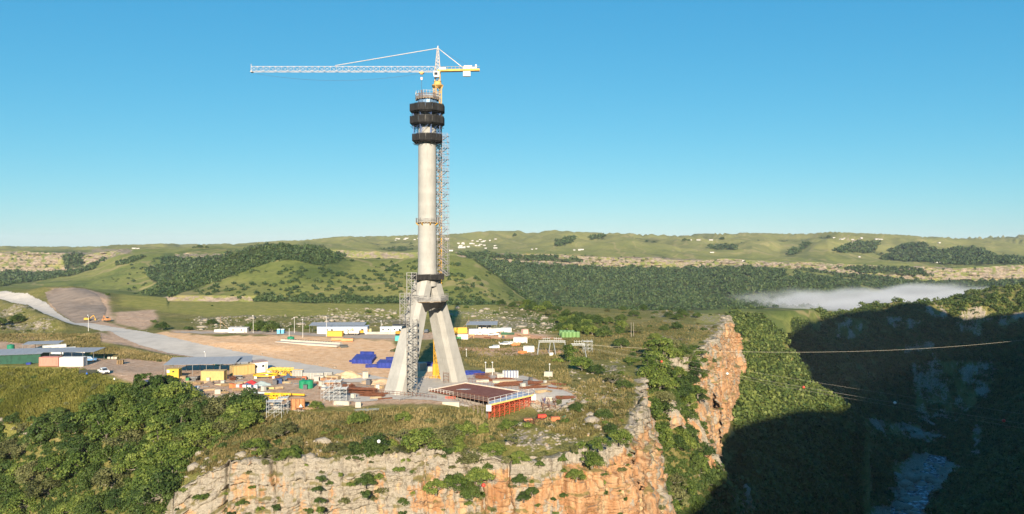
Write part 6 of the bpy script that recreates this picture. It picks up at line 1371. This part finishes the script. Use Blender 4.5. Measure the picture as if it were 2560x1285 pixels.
for k, (px, py, n, L, w, h, rz, lab) in enumerate([(1230,952,50,10,3.4,.5,.05,'brown rebar mat on timber right of the right leg'),(1270,965,46,9,2.4,.8,.22,'rebar bundle nearest the brown deck on the apron'),(1290,960,40,11,2.4,.9,.24,'second rebar bundle on the apron right of the deck'),(1315,962,40,11,2.6,.8,.22,'third rebar bundle on the apron right of the deck'),(1335,970,30,10,2.2,.6,.18,'fourth rebar bundle on the apron right of the deck'),(1390,962,24,8,1.6,.6,-.35,'dark rebar bundle at the rubble edge of the apron'),(1415,995,60,6.5,3.6,.5,.04,'rust brown rebar pile on the right tip of the apron'),(1205,945,30,6,2.4,1.8,.1,'rust brown rebar cage behind the blue girders by the right leg'),(1262,948,26,7,2.0,.4,-.1,'low rebar mat beside the cream timber stack')]):
    bars(px, py, n, L, w, h, rz, RUST, lab, 'rebar_bundle', 'rebar', 'rebar on the apron right of the pylon', .1, k+40)
block(1262, 955, (9, 3, .7), .1, 'cream timber stack on the apron behind the brown deck', paint((.60, .47, .31), .8), 'timber_stack', 'timber', None, 0, 1)
e = thing('column_form', 1276, 944, 0, 'row of grey and blue upright forms at the back of the apron', 'form'); m = MB(); [m.box((-2.6+k*1.05, 0, 1.3), (.7, 1.2, 2.6)) for k in range(6)]; m.build('panel', paint((.46, .46, .48), .7), e); m = MB(); [m.box((-2.1+k*1.05, -.62, 1.5), (.16, .16, 3.0)) for k in range(5)]; m.build('strongback', paint((.10, .16, .36), .5), e)
# lower work shelf at the cliff edge
pA = Vector(P3(1322, 1062, -54.6)); pB = Vector(P3(1420, 1040, -54.2))
e = empty('steel_work_shelf', (pA.x, pA.y, pA.z), 0, 'work shelf of dark steel beams and green netting hung on the cliff edge', 'platform'); m = MB(); d = pB-pA
for k in range(14): p = d*(k/13); m.beam(p+Vector((0, -.4, -.1)), p+Vector((-1.5, 5.5, 0)), .22)
m.build('beam', DARKST, e); m = MB(); [m.beam(Vector((-.8*k*.3, k*1.1, .05)), d+Vector((-.8*k*.3, k*1.1, .05)), .16) for k in range(5)]; m.build('crossbeam', RUST, e)
m = MB(); m.beam((0, -.6, -.9), d+Vector((0, -.6, -.9)), .15, 1.1); m.build('edge_panel', paint((.42, .43, .42), .7), e)
m = MB(); m.beam(d*.3+Vector((0, -.85, -1.6)), d*.95+Vector((0, -.85, -.2)), .1, 1.7); m.build('green_net', paint((.025, .13, .10), .8), e)
[MB().beam(d*t+Vector((0, -.75, -4.2)), d*t+Vector((0, -.7, .9)), .14).build('post', RUST, e) for t in np.linspace(.05, 1.1, 8)]
for k, (px, py, c, lab) in enumerate([(1355,1046,(.62,.06,.03),'bright red bin on the work shelf at the cliff edge'),(1388,1052,(.55,.15,.06),'orange stack on the work shelf right of the red bin'),(1320,1056,(.40,.16,.08),'orange brown stack at the left end of the work shelf')]):
    block(px, py, (2.8, 1.6, 1.3), .15, lab, paint(c, .6), 'steel_bin', 'bin', None)
scaff(1372, 1022, 4, 4, 3.0, 2, 2, 2, .1, 'rusty scaffold right of the red shoring', RUST, None, .09, False)
# ---- far row of cabins and stores
cabin(858, 834, 27, 5.5, 4.0, .02, (.58, .57, .56), 'long white canteen with a sloping blue grey roof behind the yellow truck row', None, (.30, .36, .46), ((-.3, 1), (-.2, 1), (.1, 1)))
canopy(845, 832, 30, 7, 4.4, 5.2, .03, 'thin grey verandah roof over the long white canteen', 5)
container(838, 841, 8.0, 2.6, 2.9, .02, (.54, .34, .05), 'bright yellow container in front of the long white canteen', None)
e = thing('tipper_truck', 880, 838, 3.1, 'white tipper truck parked right of the bright yellow container', 'truck')
def truck(e, cabc, boxc, L=7.0, H=2.6, open_=True):
    m = MB(); m.prism([(2.2, .7), (4.1, .7), (4.15, 1.6), (3.9, 2.9), (2.2, 2.95)], -1.15, 1.15); c = m.build('cab', paint(cabc, .4), e); MB().box((4.08, 0, 2.2), (.1, 2.0, .8)).build('windscreen', GLASS, c)
    m = MB(); m.box((-1.2, 0, 1.1+H/2), (L*.88, 2.4, H)); m.build('load_box', paint(boxc, .5), e); m = MB(); m.box((0, 0, .85), (7.8, 1.0, .3)); m.build('chassis', DARKST, e)
    for s in (-1, 1):
        for x in (-3.0, -1.8, 3.1): w = MB().tube((x, s*1.2, .52), (x, s*.85, .52), .52, n=16).build('wheel', TYRE, e); MB().tube((x, s*1.22, .52), (x, s*1.15, .52), .27, n=12).build('rim', STEEL, w)
truck(e, (.75, .75, .74), (.66, .62, .55), 6.2, 1.3)
e = thing('box_truck', 1145, 838, 3.3, 'yellow box truck with a white cab parked right of the pylon', 'truck'); truck(e, (.75, .75, .74), (.78, .46, .05), 8.2, 3.0)
for k, (px, py, lab) in enumerate([(866,837,'yellow digger boom left of the white tipper truck'),(903,836,'yellow digger at the right end of the canteen'),(998,838,'yellow machine close behind the left pylon leg')]):
    e = thing('excavator', px, py, .4*k, lab, 'digger', 'yellow machines before the canteen'); MB().box((0, 0, .45), (3.4, 2.4, .8)).build('track', DARKST, e); b = MB().box((-.3, 0, 1.6), (2.8, 2.2, 1.3)).build('cab', YEL, e); MB().box((.5, -.4, 2.5), (1.1, 1.2, .9)).build('window', GLASS, b); m = MB(); m.beam((1, .3, 1.6), (3.2, .3, 3.4), .35); m.beam((3.2, .3, 3.4), (4.4, .3, 1.0), .28); m.box((4.4, .3, .8), (.7, .9, .7)); m.build('boom', YEL, e)
for k, (px, py, sc, rz, lab) in enumerate([(219,803,1.0,.2,'yellow excavator working at the foot of the cut bank'),(268,804,.95,2.6,'orange excavator on the road bend below the dark slope')]):
    e = thing('excavator', px, py, rz, lab, 'digger', None); e.scale = (sc, sc, sc); cc = [YEL, paint((.55, .25, .10), .5)][k]; MB().box((0, 0, .45), (3.6, 2.6, .9)).build('track', DARKST, e); b = MB().box((-.3, 0, 1.6), (3.0, 2.3, 1.3)).build('cab', cc, e); MB().box((.5, -.4, 2.5), (1.1, 1.2, .9)).build('window', GLASS, b); m = MB(); m.beam((1, .3, 1.6), (3.4, .3, 3.8), .35); m.beam((3.4, .3, 3.8), (4.6, .3, 1.2), .28); m.box((4.6, .3, 1.0), (.8, 1.0, .8)); m.build('boom', cc, e)
cabin(966, 832, 6.5, 3, 3.2, .03, (.58, .58, .57), 'left white cabin of the pair behind the pylon scaffold'); cabin(994, 832, 6.0, 3, 3.4, .03, (.59, .59, .58), 'right white cabin of the pair behind the pylon scaffold'); 
tank(924, 832, 1.3, 2.5, (.46, .42, .22), 'olive tank between the canteen and the white cabins')
m = MB(); m.box((0, 0, .7), (17, .8, 1.4)); tag(m.build('block_wall', CONCG, None, at(955, 836), 0), 'low grey block wall below the white cabins', 'wall')
block(994, 851, (2.8, 2.4, 2.4), .2, 'turquoise covered bin beside the road behind the left leg', paint((.06, .45, .38), .6), 'covered_bin', 'bin', None, 0, .8)
for k, (px, py, rz, lab) in enumerate([(844,852,.05,'orange pipe length left of the pair along the access road'),(868,854,.05,'orange pipe length right of the pair along the access road')]):
    m = MB(); m.tube((-3, 0, .8), (3, 0, .8), .8, n=14); tag(m.build('drain_pipe', paint((.60, .30, .14), .7), None, at(px, py), rz, True), lab, 'pipe')
e = thing('skip_boat', 859, 869, .3, 'dark grey skip lying on the orange sand bank', 'skip'); MB().box((0, 0, .6), (2.8, 1.6, 1.2), taper=1.35).build('hull', paint((.08, .09, .09), .7), e); MB().box((0, 0, 1.22), (3.9, 2.3, .08)).build('rim', DARKST, e)
# casting bed
e = thing('casting_bed', 772, 861, -.37, 'long concrete casting bed with dark sockets on the sand bank', 'casting bed'); m = MB(); m.box((0, 0, .35), (36, 5.5, .9)); m.build('base', CONCG, e); m = MB(); m.box((0, 1.6, 1.1), (35, 1.6, 1.0)); m.build('upstand', CONCW, e); m = MB(); [m.box((-15+k*1.5, 1.6, 1.68), (.55, .7, .2)) for k in range(20)]; m.build('socket', DARKST, e)
tank(727, 853, 1.7, 2.4, (.02, .22, .12), 'green tank at the head of the concrete casting bed'); pole(723, 850, 6, 'short white post at the head of the casting bed', 'wood', WHITE, .15)
for k, (px, lab) in enumerate([(697, 'left one of the two blue portable toilets'), (707, 'right one of the two blue portable toilets')]):
    e = thing('portable_toilet', px, 834, .05, lab+' by the dark trees', 'toilet', 'blue portable toilets'); MB().box((0, 0, 1.15), (1.6, 1.6, 2.3)).build('wall', paint((.10, .36, .55), .5), e); MB().box((0, 0, 2.42), (1.75, 1.75, .25), taper=.7).build('roof', paint((.7, .74, .78), .5), e); MB().box((0, -.82, 1.1), (1.0, .06, 1.9)).build('door', paint((.14, .42, .6), .5), e)
cabin(597, 831, 10, 3.4, 2.6, .02, (.70, .64, .55), 'low cream shed by the leaning mast at the access road', None, (.6, .58, .55)); container(556, 830, 8, 2.4, 1.4, .02, (.72, .70, .66), 'low white box left of the cream shed', None, 0, False)
pole(551, 829, 8.5, 'tall brown mast left of the cream shed', 'wood', TIMBER, .14); m = MB(); m.tube((0, 0, 0), (6.0, 0, -6.2), .12, n=6); tag(m.build('stay_pole', TIMBER, None, at(551, 829)+Vector((0, -.2, 6.3))), 'slanting brown stay leaning on the tall mast', 'pole')
for (px, py, h, lab) in [(633,833,9.5,'white light pole before the largest dark trees'),(736,833,8.5,'light pole between the toilets and the canteen'),(757,844,9.5,'light pole beside the road near the casting bed'),(816,842,10.5,'light pole at the left end of the long white canteen'),(953,832,6.5,'light pole left of the white cabins'),(221,828,9,'pole beside the cut road near the excavators'),(513,904,4.2,'short white road lamp on the bank behind the workshop'),(497,917,3.6,'small white post on the stones behind the workshop roof'),(1374,940,4.6,'lamp on a thin post beside the cream block'),(1231,938,5.0,'lamp post on the apron edge right of the right leg'),(1214,934,4.4,'thin lamp post beside the row of upright forms'),(1166,892,3.4,'short white post in the dry grass right of the pylon'),(1248,871,3.0,'white post by the estate car on the dirt track')]: pole(px, py, h, lab, 'light', WHITE, .13)
pole(1172, 832, 9, 'tall mast at the left end of the stores right of the pylon', 'wood', TIMBER, .13); m = MB(); m.tube((0, 0, 0), (-5.0, 0, -5.8), .11, n=6); tag(m.build('stay_pole', TIMBER, None, at(1172, 832)+Vector((0, -.2, 6.6))), 'slanting stay leaning on the mast right of the pylon', 'pole')
canopy(1205, 831, 17, 9, 4.6, 5.4, .0, 'grey roofed open store behind the white containers right of the pylon', 4)
for k, (px, py, L, rz, lab) in enumerate([(1190,836,7.5,.02,'white container under the left end of the grey roofed store'),(1222,836,8,.02,'white container right of the grey roofed store'),(1246,834,7.5,.03,'white container fourth from the right in the store row'),(1266,833,5.5,.05,'white container at the right end of the store row')]): container(px, py, L, 2.6, 3.0, rz, WHC, lab, 'white containers right of the pylon')
cabin(1212, 829, 7, 4, 4.0, .05, (.66, .60, .55), 'pale cabin standing under the grey roofed store')
container(1312, 835, 3.2, 2.2, 2.6, .4, (.66, .40, .34), 'narrow pale red box at the right end of the dirt yard', None, 0, False)
container(1157, 848, 5.5, 2.4, 2.6, .05, WHC, 'white container alone beside the right pylon leg', None); container(1301, 857, 7.0, 2.5, 2.8, .0, (.58, .57, .55), 'white container beside the white cars on the grass', None); container(1322, 880, 5.0, 2.5, 2.7, .02, (.58, .57, .55), 'white container before the steel portals', None)
e = thing('garden_trailer', 1146, 849, .2, 'small green trailer left of the lone white container', 'trailer'); MB().box((0, 0, 1.0), (3.0, 1.7, 1.0), taper=.85).build('tub', paint((.03, .20, .07), .5), e); [MB().tube((0, s*.95, .4), (0, s*.75, .4), .4, n=12).build('wheel', TYRE, e) for s in (-1, 1)]
e = thing('timber_trestle', 1177, 846, .05, 'yellow timber trestle right of the lone white container', 'trestle'); m = MB(); [m.beam((x, 0, 0), (x, 0, 2.2), .2) for x in (-1.5, 1.5)]; m.beam((-1.6, 0, 2.2), (1.6, 0, 2.2), .2); m.beam((-1.5, 0, .1), (1.5, 0, 2.1), .15); m.build('frame', paint((.55, .36, .14), .7), e)
for (px, py, rz, kd, sc, lab) in [(1199,838,.15,'pickup',1,'white pickup parked before the grey roofed store'),(1236,839,.2,'pickup',1,'white pickup parked before the store row, second from the left'),(1229,839.5,.4,'car',.95,'white car half hidden behind the second pickup'),(1236,872,3.25,'car',1.0,'white estate car on the dirt track in the grass'),(1262,863,3.3,'car',1.0,'white car parked left of its neighbour beside the container on the grass'),(1277,862,3.3,'pickup',.95,'white pickup parked against the container on the grass'),(1067,832,1.5,'car',1.1,'dark grey car in the shade seen between the pylon legs')]: pickup(px, py, rz, (.76, .76, .75) if 'dark' not in lab else (.10, .11, .13), lab, kd, None, sc)
for k, (px, py, lab, c) in enumerate([(1247,836,'orange machine part before the store row',(.62,.24,.08)),(1262,837,'dark green stack before the store row',(.03,.12,.06)),(1276,837,'dark green stack second from the left before the store row',(.04,.10,.06)),(1289,864,'orange fittings beside the white cars',(.60,.22,.08)),(1306,884,'orange drum rack left of the container before the portals',(.60,.20,.06))]): bars(px, py, 12, 4.2, 1.8, 1.2, .1, paint(c, .6), lab, 'steel_stack', 'steel', 'stacks in the dirt yard', .3, k+70)
TN = ['first', 'second', 'third', 'fourth', 'fifth', 'sixth', 'seventh', 'eighth']
for k in range(5): tank(1408+k*9.2, 843, 1.12, 3.0, (.15, .27, .10), TN[k]+' pale green tank from the left in the front row of the tank battery', 'pale green tanks in a battery')
for k in range(4): tank(1403+k*9.5, 839.5, 1.12, 3.0, (.13, .25, .10), TN[k]+' pale green tank from the left in the back row of the tank battery', 'pale green tanks in a battery')
# steel portals
def portal(px, py, w, h, rz, label, top=True):
    e = thing('steel_portal', px, py, rz, label, 'portal', 'grey steel cable portals'); m = MB()
    for s in (-1, 1):
        for o in (-.5, .5): m.beam((s*w/2+s*.9, o*2, -.3), (s*w/2, o*.6, h), .2)
        for z in np.arange(.8, h, 1.1): t = z/h; m.beam((s*(w/2+.9*(1-t)), -1*(1-t)-.3*t, z), (s*(w/2+.9*(1-t)), 1*(1-t)+.3*t, z), .1)
    m.build('leg', SCF, e); m = MB()
    for z in (h, h+.6):
        for o in (-.3, .3): m.beam((-w/2-.3, o, z), (w/2+.3, o, z), .16)
    for k in range(8): m.beam((-w/2+k*w/8, -.3, h), (-w/2+(k+1)*w/8, -.3, h+.6), .09)
    m.build('crossbeam', SCF, e)
    if top: m = MB(); [m.beam((x, 0, h+.6), (x*1.2, 0, h+2.2), .1) for x in (-1.4, -.5, .5, 1.4)]; m.beam((-1.7, 0, h+1.6), (1.7, 0, h+1.6), .12); m.build('sheave_frame', SCF, e)
    return e
portal(1366, 886, 6.5, 5.6, .1, 'left steel portal of the pair by the white container'); portal(1394, 886, 6.5, 5.6, -.1, 'right steel portal of the pair by the white container'); portal(1445, 893, 5.6, 5.4, .05, 'single steel portal before the bright green tree')
scaff(1469, 880, 4.2, 2.6, 5.0, 2, 1, 3, .1, 'grey steel platform behind the single portal', SCF, None)
for (px, lab) in [(1578, 'left pole of the twin power poles on the dry slope'), (1584, 'right pole of the twin power poles on the dry slope')]:
    pole(px, 842, 7.5, lab, 'wood', paint((.34, .30, .25), .9), .13)
block(1378, 888, (1.8, 1.2, 1.2), .2, 'small white box under the steel portals', WHITE, 'steel_box', 'box', None)
# ---- people
def person(p, rz, top, legs, label, arms=0.):
    e = empty('person', p, rz, label, 'person'); J = [(0, 0, .95), (0, 0, 1.2), (0, 0, 1.42), (0, 0, 1.52), (0, .02, 1.66), (.11, 0, .9), (.12, .02, .5), (.13, 0, .08), (.13, -.14, .04), (-.11, 0, .9), (-.13, -.05, .5), (-.14, 0, .08), (-.14, -.14, .04), (.2, 0, 1.40), (.26+arms*.2, 0, 1.13+arms*.25), (.27+arms*.4, -.1, .88+arms*.55), (-.2, 0, 1.40), (-.26-arms*.2, 0, 1.13+arms*.2), (-.27-arms*.35, -.1, .88+arms*.5)]
    E = [(0, 1), (1, 2), (2, 3), (3, 4), (0, 5), (5, 6), (6, 7), (7, 8), (0, 9), (9, 10), (10, 11), (11, 12), (2, 13), (13, 14), (14, 15), (2, 16), (16, 17), (17, 18)]
    rd = [.15, .16, .17, .07, .115, .1, .075, .055, .05, .1, .075, .055, .05, .075, .055, .045, .075, .055, .045]
    me = bpy.data.meshes.new('body'); me.from_pydata(J, E, []); o = bpy.data.objects.new('body', me); COL.objects.link(o); o.parent = e
    sk = o.modifiers.new('skin', 'SKIN'); o.modifiers.new('sub', 'SUBSURF').levels = 1
    for v, r in zip(me.skin_vertices[0].data, rd): v.radius = (r, r)
    me.skin_vertices[0].data[0].use_root = True
    bm_ = NT('overalls', .8, .2); sp = bm_.n('ShaderNodeSeparateXYZ'); bm_.ln(bm_.pos((1, 1, 1), True), sp.inputs[0]); bm_.col(bm_.ramp(bm_.mth('MULTIPLY', sp.outputs[2], .5), [(0, (.02, .02, .02)), (.05, legs), (.48, top), (.745, (.16, .085, .055))], 'CONSTANT')); me.materials.append(bm_.m)
    h = MB(); h.lathe([(.16, 1.68), (.145, 1.74), (.1, 1.80), (.03, 1.82)], n=14); h.build('helmet', paint(top, .4), e)
person(at(217, 942), .3, (.03, .12, .45), (.012, .015, .03), 'person in blue jacket and dark trousers standing by the dark screen fence'); person(at(1361, 1008), -.3, (.03, .06, .22), (.03, .05, .18), 'worker in blue overalls with arms spread beside the white cube', .9)
# ---- cables over the gorge and their marker balls
def cz3(px, py, Y): return Vector(((px-CX)/F*Y, Y, -(py-HZ)/F*Y))
def cable(a, b, sag, r, label, mat=None, n=60):
    m = MB(); a = Vector(a); b = Vector(b); pv = None
    for k in range(n+1):
        t = k/n; p = a.lerp(b, t); p.z -= 4*sag*t*(1-t)
        if pv is not None: m.tube(pv, p, r, n=5, cap=False)
        pv = p
    return tag(m.build('cable', mat or paint((.50, .45, .35), .5), None), label, 'cable', 'cables strung across the gorge')
cable(P3(1468, 862, -44.5), cz3(2720, 828, 420), 7, .045, 'upper single cable running level over the shaded gorge')
a1, b1 = cz3(1440, 862, 322), cz3(2800, 1098, 190)
cable(a1, b1, 1.0, .025, 'lower cable carrying the red and white balls'); cable(cz3(1470, 858, 322), cz3(2800, 1070, 200), 1.0, .02, 'thin cable above the one with the balls'); cable(cz3(1440, 864, 322), cz3(2800, 1110, 188), 1.2, .02, 'lowest thin cable sagging beneath the one with the balls')
def on_cable(px, a, b, sag):
    best = None
    for k in range(2001):
        t = k/2000; p = a.lerp(b, t); p.z -= 4*sag*t*(1-t); e_ = abs(p.x/p.y*F+CX-px)
        if best is None or e_ < best[0]: best = (e_, p)
    return best[1]
for (px, c, lab) in [(1654,(.62,.08,.05),'leftmost red ball, seen against the wooded chute'),(1818,(.78,.78,.78),'white ball just right of the far orange cliff'),(2009,(.62,.08,.05),'red ball over the edge of the sunlit forest'),(2237,(.78,.78,.78),'white ball over the pale shaded cliff'),(2510,(.62,.08,.05),'red ball at the right end of the cable')]: ball(on_cable(px, a1, b1, 1.0), .46, c, lab)
a2, b2 = cz3(700, 1000, 224), cz3(1500, 1335, 112)
cable(a2, b2, .0, .012, 'very thin cable descending over the near cliff', STEEL)
ball(on_cable(947, a2, b2, 0), .42, (.78, .78, .77), 'white ball above the bushes of the near cliff top'); ball(on_cable(1209, a2, b2, 0), .38, (.62, .06, .04), 'red ball before the bushes on the cliff ledge')
# ---- far village and skyline trees
hh = random.Random(12); HP = [(1128,628)]+[(1180+hh.uniform(-35, 60), 604+hh.uniform(-2, 18)) for k in range(26)]+[(1040+hh.uniform(-60, 260), 598+hh.uniform(-3, 4)) for k in range(14)]+[(1330,624),(1341,623),(1436,626),(1448,626),(1455,625)]+[(1720+hh.uniform(-5, 60), 601) for k in range(5)]+[(2085+hh.uniform(0, 75), 597+hh.uniform(-2, 3)) for k in range(7)]+[(2192,599),(2198,599),(2204,599),(2330,656),(2342,657),(2352,657),(2148,643),(2348,608),(345,622),(335,622),(1780,632),(1858,653)]
proto = None
HM = paint((.52, .50, .48), .7)
for (px, py) in HP:
    p = hp(px, py)
    if p is None: continue
    s = hh.uniform(.55, .95)
    if proto is None:
        proto = empty('village_house', p, 0, 'tiny white house of the village on the far plateau', 'house', 'white houses of the far village'); MB().box((0, 0, 1.6), (9, 6, 3.4)).build('wall', HM, proto); m = MB(); m.prism([(-3.4, 3.2), (3.4, 3.2), (0, 4.8)], -5, 5); r_ = m.build('roof', paint((.45, .40, .37), .7), proto); r_.rotation_euler = (0, 0, math.pi/2)
        KID[proto.name] = kids(proto); proto.scale = (s*1.2, s, s)
    else: copy_tree(proto, p, hh.uniform(-.5, .5), None, None, (s*hh.uniform(.8, 2.0), s, s*hh.uniform(.8, 1.1)))
# ---- valley mist and the air
def vol_mat(name, col, dens, aniso):
    mm = bpy.data.materials.new(name); mm.use_nodes = True; t = mm.node_tree; t.nodes.clear(); o = t.nodes.new('ShaderNodeOutputMaterial'); v = t.nodes.new('ShaderNodeVolumePrincipled'); v.inputs['Color'].default_value = (*col, 1); v.inputs['Density'].default_value = dens; v.inputs['Anisotropy'].default_value = aniso; t.links.new(v.outputs[0], o.inputs['Volume']); return mm
mm = bpy.data.materials.new('mist'); mm.use_nodes = True; nt_ = mm.node_tree; nt_.nodes.clear()
def nn(typ, **kw):
    x = nt_.nodes.new(typ)
    for k, v in kw.items(): setattr(x, k, v)
    return x
def mt(op, a, b=0.0, clamp=False):
    x = nn('ShaderNodeMath', operation=op, use_clamp=clamp)
    for v, i in ((a, 0), (b, 1)):
        if isinstance(v, bpy.types.NodeSocket): nt_.links.new(v, x.inputs[i])
        else: x.inputs[i].default_value = v
    return x.outputs[0]
gpos = nn('ShaderNodeNewGeometry').outputs['Position']; sx_ = nn('ShaderNodeSeparateXYZ'); nt_.links.new(gpos, sx_.inputs[0]); mx_, my_, mz_ = sx_.outputs
nz = nn('ShaderNodeTexNoise'); nz.inputs['Scale'].default_value = .011; nz.inputs['Detail'].default_value = 4; nt_.links.new(gpos, nz.inputs['Vector'])
topz = mt('ADD', mt('ADD', mt('MULTIPLY', mt('SUBTRACT', mx_, 400.0), .066), -100.0), mt('MULTIPLY', mt('SUBTRACT', nz.outputs['Fac'], .5), 52.0))
hgt = mt('DIVIDE', mt('SUBTRACT', topz, mz_), 12.0, True)
edge = mt('MULTIPLY', mt('DIVIDE', mt('SUBTRACT', mx_, 410.0), 110.0, True), mt('DIVIDE', mt('SUBTRACT', 850.0, mx_), 90.0, True))
edge = mt('MULTIPLY', edge, mt('MULTIPLY', mt('DIVIDE', mt('SUBTRACT', my_, 1045.0), 60.0, True), mt('DIVIDE', mt('SUBTRACT', 1440.0, my_), 80.0, True)))
dens = mt('MULTIPLY', mt('MULTIPLY', mt('POWER', hgt, 1.8), edge), .018)
vp = nn('ShaderNodeVolumePrincipled'); vp.inputs['Color'].default_value = (.97, .98, 1, 1); nt_.links.new(dens, vp.inputs['Density']); mo_ = nn('ShaderNodeOutputMaterial'); nt_.links.new(vp.outputs[0], mo_.inputs['Volume'])
mo = MB().box((615, 1240, -95), (520, 410, 60)).build('mist', mm)
tag(mo, 'low white mist lying in the valley floor behind the gorge', 'mist', None, 'stuff')
HAZE = MB().box((0, 3400, -75), (19000, 11600, 310)).build('haze', vol_mat('haze', (.80, .90, 1.0), .00004, .0)); tag(HAZE, 'thin morning haze in the air', 'haze', None, 'stuff')
